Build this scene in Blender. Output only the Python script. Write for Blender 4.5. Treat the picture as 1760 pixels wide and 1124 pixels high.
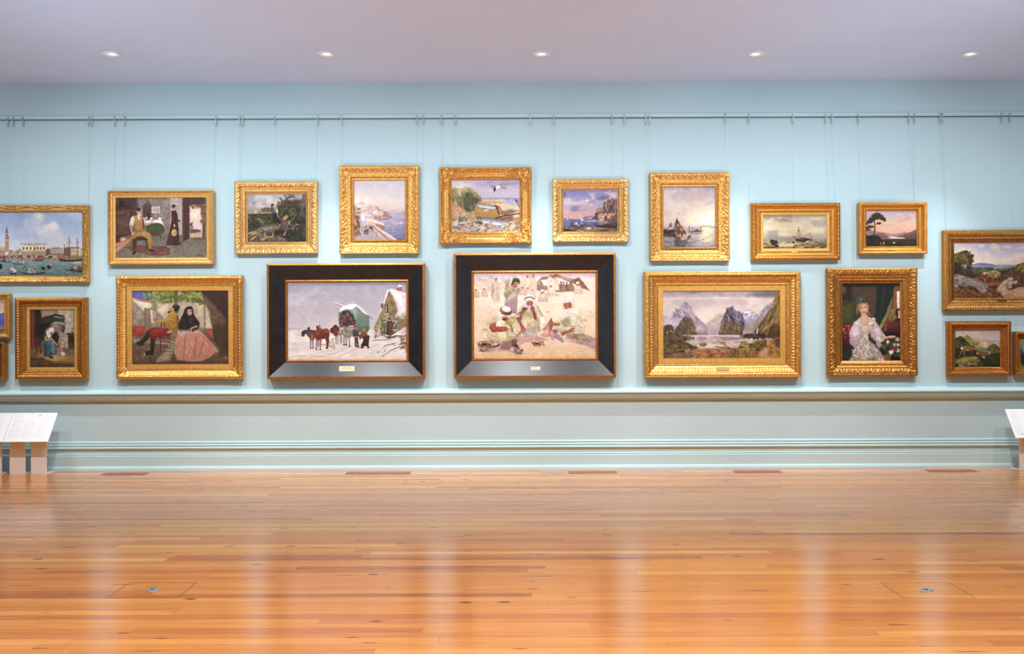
import bpy, math, random
import numpy as np

# ------------------------------------------------------------------ scene, camera, light
scene = bpy.context.scene
COL = scene.collection
for _o in list(bpy.data.objects):
    bpy.data.objects.remove(_o, do_unlink=True)

F = 1760.0                 # focal length in photo pixels (frame 1760 x 1124)
CAM_H = 1.58
CAM_Y = -11.42             # the long wall stands at y = 0
ROLL = math.radians(0.22)
cam_d = bpy.data.cameras.new('camera')
cam_d.sensor_fit = 'HORIZONTAL'
cam_d.sensor_width = 36.0
cam_d.lens = 36.0 * F / 1760.0
cam = bpy.data.objects.new('camera', cam_d)
COL.objects.link(cam)
cam.location = (0.0, CAM_Y, CAM_H)
cam.rotation_euler = (math.radians(90), ROLL, 0)
scene.camera = cam

vs = scene.view_settings
vs.view_transform = 'Standard'
vs.look = 'None'
vs.gamma = 1.0
vs.use_curve_mapping = False
vs.exposure = 0.0

world = bpy.data.worlds.new('world')
scene.world = world
world.use_nodes = True
world.node_tree.nodes['Background'].inputs[0].default_value = (0.75, 0.82, 1.0, 1)
world.node_tree.nodes['Background'].inputs[1].default_value = 0.15
scene.cycles.max_bounces = 6
scene.cycles.diffuse_bounces = 3
scene.cycles.glossy_bounces = 3
scene.cycles.use_adaptive_sampling = True
scene.cycles.adaptive_threshold = 0.05
scene.cycles.adaptive_min_samples = 16
scene.cycles.sample_clamp_indirect = 6.0
scene.cycles.blur_glossy = 0.5
scene.cycles.caustics_reflective = False
scene.cycles.caustics_refractive = False

CEIL = 4.309
_c, _s = math.cos(ROLL), math.sin(ROLL)
def ray(px, py):
    a, b = (px - 880.0) / F, (562.0 - py) / F
    return (a * _c + b * _s, 1.0, -a * _s + b * _c)
def on_wall(px, py, out=0.0):          # point at `out` metres in front of the long wall
    d = ray(px, py); t = -out - CAM_Y
    return (d[0] * t, -out, CAM_H + d[2] * t)
def on_level(px, py, z):               # point on a horizontal plane
    d = ray(px, py); t = (z - CAM_H) / d[2]
    return (d[0] * t, CAM_Y + t, z)

def spot(name, loc, target, energy, angle, blend, radius, color):
    l = bpy.data.lights.new(name, 'SPOT')
    l.energy = energy; l.spot_size = math.radians(angle); l.spot_blend = blend
    l.shadow_soft_size = radius; l.color = color
    o = bpy.data.objects.new(name, l); COL.objects.link(o)
    o.location = loc
    from mathutils import Vector
    o.rotation_euler = (Vector(target) - Vector(loc)).to_track_quat('-Z', 'Y').to_euler()
    return o
WARM = (0.97, 0.99, 1.0)
COOL = (0.50, 0.79, 1.0)
# ceiling spots out of the frame overhead, aimed at the picture wall
WALL_E, BEAM_E, FLOOR_FILL_E, CEIL_FILL_E = 248.0, 270.0, 485.0, 400.0
for i in range(7):
    x = (i - 3) * 2.0
    spot('wall_spot', (x, -3.05, CEIL - 0.10), (x * .97, 0, 1.15), WALL_E * (0.45 if abs(x) > 5 else 1.0), 104, 1.0, 0.03, WARM)
# unseen spots added overhead to brighten the floor
for yy in (-6.2, -10.2):
    for xx in (-4.2, 0.0, 4.2):
        spot('floor_fill_spot', (xx, yy, CEIL - 0.06), (xx, yy, 0), FLOOR_FILL_E * (0.78 if xx else 1.25), 130, 0.8, 0.10, (0.90, 0.97, 1.0))
# cool fill spots added out of view, without fixtures, to brighten the ceiling
for xx, tx in ((-7.4, -5.6), (-4.3, -1.7), (4.3, 1.7), (7.4, 5.6)):
    spot('ceiling_fill_spot', (xx, -5.2, 0.4), (tx, -2.1, CEIL), CEIL_FILL_E, 84, 1.0, 0.15, COOL)

# ------------------------------------------------------------------ helpers
def L(c):
    c = c / 255.0
    return c / 12.92 if c <= 0.04045 else ((c + 0.055) / 1.055) ** 2.4
def rgb(h):
    h = h.lstrip('#')
    return tuple(L(int(h[i:i + 2], 16)) for i in (0, 2, 4))
def tag(o, label=None, cat=None, group=None, kind=None):
    if label: o['label'] = label
    if cat: o['category'] = cat
    if group: o['group'] = group
    if kind: o['kind'] = kind
    return o
def link(name, me, mat=None, parent=None):
    o = bpy.data.objects.new(name, me)
    COL.objects.link(o)
    if mat is not None and len(me.materials) == 0: me.materials.append(mat)
    if parent is not None: o.parent = parent
    return o
def empty(name, loc, rz=0.0):
    o = bpy.data.objects.new(name, None)
    COL.objects.link(o); o.location = loc; o.rotation_euler = (0, 0, rz)
    o.empty_display_size = 0.1
    return o
class MB:
    """collects verts / faces for one mesh"""
    def __init__(self): self.v = []; self.f = []
    def box(self, x0, x1, y0, y1, z0, z1):
        b = len(self.v)
        self.v += [(x, y, z) for z in (z0, z1) for y in (y0, y1) for x in (x0, x1)]
        self.f += [tuple(b + i for i in q) for q in ((0, 2, 3, 1), (4, 5, 7, 6), (0, 1, 5, 4), (2, 6, 7, 3), (0, 4, 6, 2), (1, 3, 7, 5))]
        return self
    def bbox(self, x0, x1, y0, y1, z0, z1, bv):      # box with chamfered edges on top (z1) side
        b = len(self.v)
        self.v += [(x0, y0, z0), (x1, y0, z0), (x1, y1, z0), (x0, y1, z0),
                   (x0, y0, z1 - bv), (x1, y0, z1 - bv), (x1, y1, z1 - bv), (x0, y1, z1 - bv),
                   (x0 + bv, y0 + bv, z1), (x1 - bv, y0 + bv, z1), (x1 - bv, y1 - bv, z1), (x0 + bv, y1 - bv, z1)]
        for r in (0, 4):
            for i in range(4):
                j = (i + 1) % 4
                self.f.append((b + r + i, b + r + j, b + r + 4 + j, b + r + 4 + i))
        self.f += [(b + 3, b + 2, b + 1, b), (b + 8, b + 9, b + 10, b + 11)]
        return self
    def tube(self, pts, r, n=8, cap=True):
        from mathutils import Vector
        b0 = len(self.v)
        P = [Vector(p) for p in pts]
        rs = r if isinstance(r, (list, tuple)) else [r] * len(P)
        for i, p in enumerate(P):
            t = (P[min(i + 1, len(P) - 1)] - P[max(i - 1, 0)]).normalized()
            u = t.cross(Vector((0.123, 0.97, 0.21)));  u.normalize(); w = t.cross(u)
            for k in range(n):
                a = 2 * math.pi * k / n
                q = p + (u * math.cos(a) + w * math.sin(a)) * rs[i]
                self.v.append(tuple(q))
        for i in range(len(P) - 1):
            for k in range(n):
                j = (k + 1) % n
                self.f.append((b0 + i * n + k, b0 + i * n + j, b0 + (i + 1) * n + j, b0 + (i + 1) * n + k))
        if cap:
            self.f.append(tuple(b0 + k for k in range(n))[::-1])
            self.f.append(tuple(b0 + (len(P) - 1) * n + k for k in range(n)))
        return self
    def lathe(self, prof, n=32, c=(0, 0, 0)):        # (r, z) pairs around +Z
        b = len(self.v)
        for r, z in prof:
            for k in range(n):
                a = 2 * math.pi * k / n
                self.v.append((c[0] + r * math.cos(a), c[1] + r * math.sin(a), c[2] + z))
        for i in range(len(prof) - 1):
            for k in range(n):
                j = (k + 1) % n
                self.f.append((b + i * n + k, b + i * n + j, b + (i + 1) * n + j, b + (i + 1) * n + k))
        return self
    def mesh(self, name, smooth=False):
        me = bpy.data.meshes.new(name)
        me.from_pydata(self.v, [], self.f)
        if smooth: me.polygons.foreach_set('use_smooth', [True] * len(me.polygons))
        me.update()
        return me
    def build(self, name, mat, parent=None, smooth=False):
        return link(name, self.mesh(name, smooth), mat, parent)
def grid_mesh(name, X, Y, Z, smooth=True, flip=False):
    """mesh from 2-D coordinate arrays"""
    n, m = X.shape
    me = bpy.data.meshes.new(name)
    co = np.stack([X, Y, Z], -1).reshape(-1, 3).astype(np.float32)
    i = (np.arange(n - 1)[:, None] * m + np.arange(m - 1)[None, :]).ravel()
    q = np.stack([i, i + 1, i + m + 1, i + m], -1)
    if flip: q = q[:, ::-1]
    q = q.astype(np.int32).ravel()
    nf = len(i)
    me.vertices.add(n * m); me.vertices.foreach_set('co', co.ravel())
    me.loops.add(nf * 4); me.loops.foreach_set('vertex_index', q)
    me.polygons.add(nf); me.polygons.foreach_set('loop_start', np.arange(0, nf * 4, 4, dtype=np.int32))
    me.polygons.foreach_set('use_smooth', np.full(nf, smooth))
    me.update(calc_edges=True)
    return me

# ------------------------------------------------------------------ materials
def mat(name, color=(0.8, 0.8, 0.8), rough=0.5, metal=0.0, spec=0.5):
    m = bpy.data.materials.new(name); m.use_nodes = True
    b = m.node_tree.nodes['Principled BSDF']
    b.inputs['Base Color'].default_value = (*color, 1)
    b.inputs['Roughness'].default_value = rough
    b.inputs['Metallic'].default_value = metal
    b.inputs['Specular IOR Level'].default_value = spec
    return m, m.node_tree, b
def node(nt, kind, **kw):
    n = nt.nodes.new(kind)
    for k, v in kw.items(): setattr(n, k, v)
    return n
def noise_mix(nt, b, c0, c1, scale, detail=4, lo=0.35, hi=0.65, vec=None):
    pos = vec or node(nt, 'ShaderNodeNewGeometry').outputs['Position']
    n = node(nt, 'ShaderNodeTexNoise'); n.inputs['Scale'].default_value = scale; n.inputs['Detail'].default_value = detail
    nt.links.new(pos, n.inputs['Vector'])
    r = node(nt, 'ShaderNodeValToRGB')
    r.color_ramp.elements[0].position = lo; r.color_ramp.elements[0].color = (*c0, 1)
    r.color_ramp.elements[1].position = hi; r.color_ramp.elements[1].color = (*c1, 1)
    nt.links.new(n.outputs['Fac'], r.inputs['Fac'])
    if b is not None: nt.links.new(r.outputs['Color'], b.inputs['Base Color'])
    return n, r
def add_bump(nt, b, src, strength, dist):
    bp = node(nt, 'ShaderNodeBump'); bp.inputs['Strength'].default_value = strength; bp.inputs['Distance'].default_value = dist
    nt.links.new(src, bp.inputs['Height']); nt.links.new(bp.outputs['Normal'], b.inputs['Normal'])

def wall_paint(name, col, rough=0.55):
    m, nt, b = mat(name, col, rough, 0, 0.25)
    c2 = tuple(x * 0.955 for x in col)
    n, r = noise_mix(nt, b, c2, col, 1.3, 6, 0.3, 0.7)
    f = node(nt, 'ShaderNodeTexNoise'); f.inputs['Scale'].default_value = 45; f.inputs['Detail'].default_value = 4
    nt.links.new(node(nt, 'ShaderNodeNewGeometry').outputs['Position'], f.inputs['Vector'])
    add_bump(nt, b, f.outputs['Fac'], 0.12, 0.004)
    return m
M = {}
WALL_C = (0.525, 0.727, 0.785)
M['wall'] = wall_paint('blue_wall_paint', WALL_C)
M['trim'] = wall_paint('blue_gloss_paint', (0.555, 0.765, 0.80), 0.35)
M['ceiling'] = wall_paint('mauve_ceiling_paint', (0.69, 0.77, 0.96), 0.8)
M['brass_line'], _, _ = mat('rail_bronze', (0.13, 0.13, 0.10), 0.5, 0.3)
M['steel'], _, _ = mat('hook_steel', (0.62, 0.66, 0.66), 0.25, 0.9)
M['hook_paint'], _, _ = mat('hook_painted', (0.36, 0.48, 0.53), 0.4, 0.2)
M['wire'], _, _ = mat('wire_steel', (0.56, 0.66, 0.69), 0.5, 0.1)
M['white'], _nt, _b = mat('stand_white', (0.86, 0.85, 0.84), 0.45)
noise_mix(_nt, _b, (0.91, 0.905, 0.90), (0.94, 0.935, 0.93), 6)
M['panel'], _nt, _b = mat('panel_print_white', (0.9, 0.9, 0.89), 0.4)
noise_mix(_nt, _b, (0.94, 0.94, 0.94), (0.96, 0.96, 0.96), 6)
M['print'], _, _ = mat('printed_text_grey', (0.74, 0.76, 0.78), 0.6)
M['print_dark'], _, _ = mat('printed_mark_grey', (0.22, 0.25, 0.28), 0.6)
M['lamp_white'], _, _ = mat('lamp_enamel', (0.85, 0.85, 0.85), 0.4)
M['reflector'], _, _ = mat('lamp_reflector', (0.55, 0.55, 0.56), 0.3, 0.5)
m_, nt_, b_ = mat('lamp_glow', (1, 1, 1), 0.5)
b_.inputs['Emission Color'].default_value = (1, 0.97, 0.92, 1); b_.inputs['Emission Strength'].default_value = 1.6
M['glow'] = m_
M['seam'], _, _ = mat('hatch_seam_dark', (0.10, 0.045, 0.02), 0.6)
M['vent'], _nt, _b = mat('red_brown_grille_wood', rgb('#9a5238'), 0.35)
noise_mix(_nt, _b, rgb('#8a442c'), rgb('#a86044'), 14)
M['steel_disc'], _, _ = mat('brushed_disc', (0.45, 0.55, 0.58), 0.3, 0.8)
M['dark_hole'], _, _ = mat('slot_black', (0.03, 0.03, 0.03), 0.7)

# polished wooden floor
def wood_floor():
    m, nt, b = mat('polished_floor_boards', (0.6, 0.3, 0.12), 0.2, 0, 0.5)
    lk = nt.links.new
    geo = node(nt, 'ShaderNodeNewGeometry')
    at = node(nt, 'ShaderNodeAttribute', attribute_name='tint')
    sep = node(nt, 'ShaderNodeSeparateColor'); lk(at.outputs['Color'], sep.inputs[0])
    # per board offset so that the grain is not continuous
    off = node(nt, 'ShaderNodeCombineXYZ')
    mu = node(nt, 'ShaderNodeMath', operation='MULTIPLY'); mu.inputs[1].default_value = 97.0
    lk(sep.outputs[1], mu.inputs[0]); lk(mu.outputs[0], off.inputs[0]); lk(mu.outputs[0], off.inputs[2])
    add = node(nt, 'ShaderNodeVectorMath', operation='ADD'); lk(geo.outputs['Position'], add.inputs[0]); lk(off.outputs[0], add.inputs[1])
    mp = node(nt, 'ShaderNodeMapping'); mp.inputs['Scale'].default_value = (0.9, 26.0, 1.0); lk(add.outputs[0], mp.inputs['Vector'])
    g = node(nt, 'ShaderNodeTexNoise'); g.inputs['Scale'].default_value = 2.2; g.inputs['Detail'].default_value = 6; g.inputs['Roughness'].default_value = 0.65
    lk(mp.outputs[0], g.inputs['Vector'])
    base = node(nt, 'ShaderNodeValToRGB'); cr = base.color_ramp
    stops = [(0.0, '#9c4a20'), (0.22, '#bc672b'), (0.5, '#d28036'), (0.75, '#e29644'), (1.0, '#f0b05e')]
    cr.elements[0].position = 0.0; cr.elements[1].position = 1.0
    cr.elements[0].color = (*rgb(stops[0][1]), 1); cr.elements[1].color = (*rgb(stops[-1][1]), 1)
    for p_, c_ in stops[1:-1]:
        e_ = cr.elements.new(p_); e_.color = (*rgb(c_), 1)
    ma = node(nt, 'ShaderNodeMath', operation='MULTIPLY_ADD'); ma.inputs[1].default_value = 0.9
    lk(g.outputs['Fac'], ma.inputs[0])
    sb = node(nt, 'ShaderNodeMath', operation='SUBTRACT'); sb.inputs[1].default_value = 0.45; lk(sep.outputs[0], sb.inputs[0])
    lk(sb.outputs[0], ma.inputs[2]); lk(ma.outputs[0], base.inputs['Fac'])
    # knots and gum veins, long along the board
    mk = node(nt, 'ShaderNodeMapping'); mk.inputs['Scale'].default_value = (1.9, 17.0, 1.0); lk(add.outputs[0], mk.inputs['Vector'])
    nd = node(nt, 'ShaderNodeTexNoise'); nd.inputs['Scale'].default_value = 4.0; nd.inputs['Detail'].default_value = 3; lk(mk.outputs[0], nd.inputs['Vector'])
    vd = node(nt, 'ShaderNodeMixRGB'); vd.inputs[0].default_value = 0.10; lk(mk.outputs[0], vd.inputs[1]); lk(nd.outputs['Color'], vd.inputs[2])
    vo = node(nt, 'ShaderNodeTexVoronoi'); vo.inputs['Scale'].default_value = 0.95; lk(vd.outputs[0], vo.inputs['Vector'])
    k1 = node(nt, 'ShaderNodeMapRange'); k1.inputs['From Min'].default_value = 0.06; k1.inputs['From Max'].default_value = 0.20
    k1.inputs['To Min'].default_value = 1.0; k1.inputs['To Max'].default_value = 0.0; lk(vo.outputs['Distance'], k1.inputs['Value'])
    sc2 = node(nt, 'ShaderNodeSeparateColor'); lk(vo.outputs['Color'], sc2.inputs[0])
    gt = node(nt, 'ShaderNodeMath', operation='GREATER_THAN'); gt.inputs[1].default_value = 0.74; lk(sc2.outputs[0], gt.inputs[0])
    kk = node(nt, 'ShaderNodeMath', operation='MULTIPLY'); lk(k1.outputs[0], kk.inputs[0]); lk(gt.outputs[0], kk.inputs[1])
    ks = node(nt, 'ShaderNodeMath', operation='MULTIPLY'); ks.inputs[1].default_value = 0.85; lk(kk.outputs[0], ks.inputs[0])
    # round knots with a dark heart
    m2 = node(nt, 'ShaderNodeMapping'); m2.inputs['Scale'].default_value = (6.0, 12.5, 1.0); lk(add.outputs[0], m2.inputs['Vector'])
    n2 = node(nt, 'ShaderNodeTexNoise'); n2.inputs['Scale'].default_value = 3.0; lk(m2.outputs[0], n2.inputs['Vector'])
    d2 = node(nt, 'ShaderNodeMixRGB'); d2.inputs[0].default_value = 0.16; lk(m2.outputs[0], d2.inputs[1]); lk(n2.outputs['Color'], d2.inputs[2])
    v2 = node(nt, 'ShaderNodeTexVoronoi'); v2.inputs['Scale'].default_value = 1.0; lk(d2.outputs[0], v2.inputs['Vector'])
    q1 = node(nt, 'ShaderNodeMapRange'); q1.inputs['From Min'].default_value = 0.07; q1.inputs['From Max'].default_value = 0.26
    q1.inputs['To Min'].default_value = 1.0; q1.inputs['To Max'].default_value = 0.0; lk(v2.outputs['Distance'], q1.inputs['Value'])
    s2 = node(nt, 'ShaderNodeSeparateColor'); lk(v2.outputs['Color'], s2.inputs[0])
    g2 = node(nt, 'ShaderNodeMath', operation='GREATER_THAN'); g2.inputs[1].default_value = 0.905; lk(s2.outputs[1], g2.inputs[0])
    k2 = node(nt, 'ShaderNodeMath', operation='MULTIPLY'); lk(q1.outputs[0], k2.inputs[0]); lk(g2.outputs[0], k2.inputs[1])
    km = node(nt, 'ShaderNodeMath', operation='MAXIMUM'); lk(ks.outputs[0], km.inputs[0]); lk(k2.outputs[0], km.inputs[1])
    mx = node(nt, 'ShaderNodeMixRGB'); mx.inputs[2].default_value = (*rgb('#38221a'), 1)
    lk(km.outputs[0], mx.inputs[0]); lk(base.outputs['Color'], mx.inputs[1]); lk(mx.outputs[0], b.inputs['Base Color'])
    # varnish: smooth with faint waviness across the boards
    rn = node(nt, 'ShaderNodeTexNoise'); rn.inputs['Scale'].default_value = 3.0; lk(mp.outputs[0], rn.inputs['Vector'])
    rr = node(nt, 'ShaderNodeMapRange'); rr.inputs['To Min'].default_value = 0.16; rr.inputs['To Max'].default_value = 0.30
    lk(rn.outputs['Fac'], rr.inputs['Value']); lk(rr.outputs[0], b.inputs['Roughness'])
    add_bump(nt, b, g.outputs['Fac'], 0.06, 0.002)
    b.inputs['Coat Weight'].default_value = 0.40; b.inputs['Coat Roughness'].default_value = 0.15
    return m
M['floor'] = wood_floor()

def gold(name, c0, c1, rough=0.38, metal=0.72):
    m, nt, b = mat(name, c0, rough, metal, 0.5)
    n, r = noise_mix(nt, b, c0, c1, 38, 5, 0.3, 0.7)
    mr = node(nt, 'ShaderNodeMapRange'); mr.inputs['To Min'].default_value = rough - 0.08; mr.inputs['To Max'].default_value = rough + 0.12
    nt.links.new(n.outputs['Fac'], mr.inputs['Value']); nt.links.new(mr.outputs[0], b.inputs['Roughness'])
    add_bump(nt, b, n.outputs['Fac'], 0.15, 0.002)
    return m
M['gold'] = gold('gilding', rgb('#c88c40'), rgb('#e6b86c'))
M['gold_pale'] = gold('pale_gilding', rgb('#d8a456'), rgb('#efcd8c'))
M['gold_orange'] = gold('orange_gilding', rgb('#cc8a36'), rgb('#e2a854'))
M['gold_dark'] = gold('aged_brown_gilding', rgb('#a06c34'), rgb('#cc964e'))
M['gold_flat'] = gold('matt_gold_liner', rgb('#cc9848'), rgb('#daac5c'), 0.5, 0.45)
M['gold_red'] = gold('copper_gilding', rgb('#a8692c'), rgb('#c88846'))
M['ebony'], _nt, _b = mat('black_lacquer', (0.010, 0.010, 0.013), 0.30, 0, 0.55)
noise_mix(_nt, _b, (0.008, 0.008, 0.010), (0.016, 0.015, 0.018), 9)
M['ivory_plate'], _, _ = mat('ivory_name_plate', rgb('#faf2d4'), 0.4)
M['brass_plate'], _, _ = mat('brass_name_plate', rgb('#e8cf90'), 0.4, 0.3)
M['bronze_plate'], _, _ = mat('bronze_name_plate', rgb('#7a5626'), 0.4, 0.5)

def canvas_material():
    m, nt, b = mat('oil_paint', (0.5, 0.5, 0.5), 0.55, 0, 0.22)
    at = node(nt, 'ShaderNodeAttribute', attribute_name='paint')
    nt.links.new(at.outputs['Color'], b.inputs['Base Color'])
    n = node(nt, 'ShaderNodeTexNoise'); n.inputs['Scale'].default_value = 160; n.inputs['Detail'].default_value = 3
    nt.links.new(node(nt, 'ShaderNodeNewGeometry').outputs['Position'], n.inputs['Vector'])
    add_bump(nt, b, n.outputs['Fac'], 0.08, 0.002)
    return m
M['canvas'] = canvas_material()
# ------------------------------------------------------------------ the room
XL, XR, YB = -8.6, 8.6, -15.6
def plane(name, pts, m, **k):
    me = bpy.data.meshes.new(name); me.from_pydata(pts, [], [tuple(range(len(pts)))]); me.update()
    return tag(link(name, me, m), kind='structure', **k)
plane('wall_back', [(XL, 0, 0), (XR, 0, 0), (XR, 0, CEIL), (XL, 0, CEIL)], M['wall'])
plane('wall_left', [(XL, YB, 0), (XL, 0, 0), (XL, 0, CEIL), (XL, YB, CEIL)], M['wall'])
plane('wall_right', [(XR, 0, 0), (XR, YB, 0), (XR, YB, CEIL), (XR, 0, CEIL)], M['wall'])
plane('wall_front', [(XR, YB, 0), (XL, YB, 0), (XL, YB, CEIL), (XR, YB, CEIL)], M['wall'])

# ceiling with a square cut-out under each downlight flange
LAMPS = [on_level(px, 91.5, CEIL) for px in (192, 561, 930.5, 1299, 1668)]
cm = MB()
xs = [XL] + [(LAMPS[i][0] + LAMPS[i + 1][0]) / 2 for i in range(4)] + [XR]
for i, (lx, ly, _) in enumerate(LAMPS):
    a, b, h = xs[i], xs[i + 1], 0.058
    for (x0, x1, y0, y1) in ((a, b, YB, ly - h), (a, b, ly + h, 0.0), (a, lx - h, ly - h, ly + h), (lx + h, b, ly - h, ly + h)):
        k = len(cm.v)
        cm.v += [(x0, y0, CEIL), (x0, y1, CEIL), (x1, y1, CEIL), (x1, y0, CEIL)]
        cm.f.append((k, k + 1, k + 2, k + 3))
tag(cm.build('ceiling', M['ceiling']), kind='structure')

def extrude_profile(name, prof, x0, x1, m, smooth=False):
    b = MB()
    for x in (x0, x1):
        b.v += [(x, -o, z) for o, z in prof]
    n = len(prof)
    for i in range(n - 1):
        b.f.append((i, i + 1, n + i + 1, n + i))
    b.f.append(tuple(range(n))[::-1]); b.f.append(tuple(range(n, 2 * n)))
    return tag(b.build(name, m), kind='structure')
RAILZ = on_wall(880, 199, 0)[2]
extrude_profile('trim_1', [(0, RAILZ + .024), (.010, RAILZ + .022), (.014, RAILZ + .014), (.014, RAILZ - .018), (.011, RAILZ - .022), (0, RAILZ - .024)], XL, XR, M['trim'])
extrude_profile('trim_2', [(0, .899), (.030, .895), (.055, .888), (.074, .876), (.084, .862), (.086, .850), (.080, .843), (.068, .840),
                           (.068, .826), (.058, .822), (.058, .807), (.046, .803), (.046, .788), (.034, .784), (.030, .772), (.018, .766), (0, .764)], XL, XR, M['trim'])
extrude_profile('baseboard_back', [(0, .320), (.010, .316), (.014, .308), (.014, .300), (.007, .297), (.007, .292), (.020, .287), (.025, .277), (.020, .268),
                           (.015, .266), (.015, .262), (.030, .257), (.035, .246), (.030, .237), (.014, .230), (.009, .208), (.012, .188), (.020, .176), (.020, .170),
                           (.014, .168), (.014, .165), (.028, .162), (.031, .156), (.031, .046), (.037, .043), (.047, .036), (.054, .020), (.056, .0), (0, 0)], XL, XR, M['trim'])
rod = MB().tube([(XL, -.020, RAILZ - .032), (XR, -.020, RAILZ - .032)], .0042, 8)
tag(rod.build('picture_rail_rod', M['brass_line'], smooth=True), 'long thin bronze rod running along the blue wall under the picture rail', 'rod')

# floor boards --------------------------------------------------------------
floor = plane('floor', [(XL, YB, -.022), (XR, YB, -.022), (XR, 0, -.022), (XL, 0, -.022)], M['dark_hole'])
rnd = random.Random(11)
BW, GAP = 0.087, 0.0011
boards = []
row = 0
y = -0.03
while y > YB + 0.1:
    y1, y0 = y, y - BW
    x = XL - rnd.random() * 2.4
    prev = 0.5
    while x < XR:
        ln = rnd.choice((1.3, 1.8, 2.4, 3.0, 3.6)) + rnd.random() * 0.4
        r = rnd.random()
        t = rnd.gauss(0.52, 0.10) if r < 0.80 else (rnd.gauss(0.80, 0.07) if r < 0.92 else rnd.gauss(0.24, 0.08))
        boards.append((max(x, XL), min(x + ln, XR), y0, y1, min(max(t, 0.02), 0.98), rnd.random()))
        x += ln
    y -= BW
def board_geo(mb, cols, bd):
    n0 = len(mb.v)
    mb.box(bd[0] + GAP / 2, bd[1] - GAP / 2, bd[2] + GAP / 2, bd[3] - GAP / 2, -.02, 0.0)
    cols += [(bd[4], bd[5], 0, 1)] * (len(mb.v) - n0)
def tint(me, cols):
    a = me.color_attributes.new('tint', 'FLOAT_COLOR', 'POINT')
    a.data.foreach_set('color', np.array(cols, np.float32).ravel())
def in_view(bd):
    d = bd[3] - CAM_Y
    if d < 4.5: return False
    half = d * 0.5 * 1.0
    return bd[1] > -half and bd[0] < half and bd[2] - CAM_Y > 4.85
vis = sorted([b for b in boards if in_view(b)], key=lambda b: b[2])
single = set(id(b) for b in vis[:300])
rest, rest_c = MB(), []
for bd in boards:
    if id(bd) in single:
        mb, cc = MB(), []
        board_geo(mb, cc, bd)
        cx, cy = (bd[0] + bd[1]) / 2, (bd[2] + bd[3]) / 2
        mb.v = [(a - cx, b_ - cy, c) for a, b_, c in mb.v]
        me = mb.mesh('floor_board'); tint(me, cc)
        o = link('floor_board', me, M['floor'], floor); o.location = (cx, cy, 0)
    else:
        board_geo(rest, rest_c, bd)
me = rest.mesh('floor_boards_beyond'); tint(me, rest_c)
tag(link('floor_boards_beyond', me, M['floor'], floor), 'polished floor boards of the rest of the hall', kind='stuff')

# inlaid red-brown grilles along the wall
def floor_grille(px0, px1, label):
    a = on_level(px0, 812.5, 0); b = on_level(px1, 812.5, 0)
    x0, x1, yc = a[0], b[0], -0.30
    t = empty('floor_grille', ((x0 + x1) / 2, yc, 0))
    hw = (x1 - x0) / 2
    fr = MB()
    for q in ((-hw, hw, -.085, -.075), (-hw, hw, .075, .085), (-hw, -hw + .012, -.075, .075), (hw - .012, hw, -.075, .075)):
        fr.box(*q, 0.0, .003)
    fr.build('grille_frame', M['vent'], t)
    for k in range(5):
        yk = -.06 + k * .03
        MB().bbox(-hw + .012, hw - .012, yk - .0135, yk + .0135, 0, .0026, .0008).build('slat', M['vent'], t)
    tag(t, label, 'floor grille', 'floor grilles along the picture wall')
floor_grille(183, 258, 'red-brown wooden floor grille near the reading stand with two white legs')
floor_grille(596, 706, 'red-brown wooden floor grille below the black-framed snow picture')
floor_grille(977, 1061, 'red-brown wooden floor grille below the black-framed desert camp picture')
floor_grille(1264, 1346, 'red-brown wooden floor grille below the mountain lake picture')
floor_grille(1603, 1688, 'red-brown wooden floor grille nearest the right-hand white reading stand')

def floor_hatch(px, py, w, d, label, ring_r, seam=.0035):
    c = on_level(px, py, 0)
    t = empty('floor_hatch', (c[0], c[1], 0))
    for q in ((-w / 2, w / 2, -d / 2, -d / 2 + seam), (-w / 2, w / 2, d / 2 - seam, d / 2), (-w / 2, -w / 2 + seam, -d / 2, d / 2), (w / 2 - seam, w / 2, -d / 2, d / 2)):
        MB().box(*q, -.001, .0007).build('seam', M['seam'], t)
    rg = MB().lathe([(ring_r, 0), (ring_r, .002), (ring_r * .9, .004), (ring_r * .55, .004), (ring_r * .5, .002), (0.0005, .002)], 28).build('lift_ring', M['steel_disc'], t, True)
    MB().box(-ring_r * .42, ring_r * .1, -ring_r * .16, ring_r * .16, .002, .0045).build('slot', M['dark_hole'], rg)
    tag(t, label, 'floor hatch', 'access hatches in the floor')
floor_hatch(263, 1014, .42, .36, 'access hatch with grey steel lift ring in the boards at lower left', .036)
floor_hatch(1593, 1014, .42, .36, 'access hatch with grey steel lift ring in the boards at lower right', .036)
floor_hatch(726, 828, .36, .30, 'small access hatch near the wall below the black-framed snow picture', .024, .003)
floor_hatch(1247, 828, .36, .30, 'small access hatch near the wall below the mountain lake picture', .024, .003)

# downlights ---------------------------------------------------------------
names = ['round white recessed ceiling downlight at the far left', 'round white recessed downlight, second from the left in the ceiling row',
         'round white recessed downlight in the middle of the ceiling row', 'round white recessed downlight, second from the right in the ceiling row',
         'round white recessed ceiling downlight at the far right']
for i, (lx, ly, _) in enumerate(LAMPS):
    t = empty('downlight', (lx, ly, CEIL))
    MB().lathe([(.0585, .002), (.0585, -.010), (.066, -.016), (.080, -.014), (.087, -.006), (.088, -.0005)], 40).build('trim_ring', M['lamp_white'], t, True)
    MB().lathe([(.0575, -.004), (.054, .03), (.046, .075), (.02, .085), (.0005, .085)], 32).build('reflector', M['reflector'], t, True)
    MB().lathe([(.0005, -.011), (.016, -.0095), (.030, -.004), (.036, .006), (.034, .03), (.02, .05), (.0005, .055)], 28, (0, .012, 0)).build('lamp', M['glow'], t, True)
    tag(t, names[i], 'ceiling light', 'recessed ceiling downlights')
    sp = spot('downlight_beam', (lx, ly, CEIL - .03), (lx, 0.05, .25), BEAM_E * (.72 if i in (0, 4) else 1.0), 58, 1.0, .035, WARM)
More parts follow.
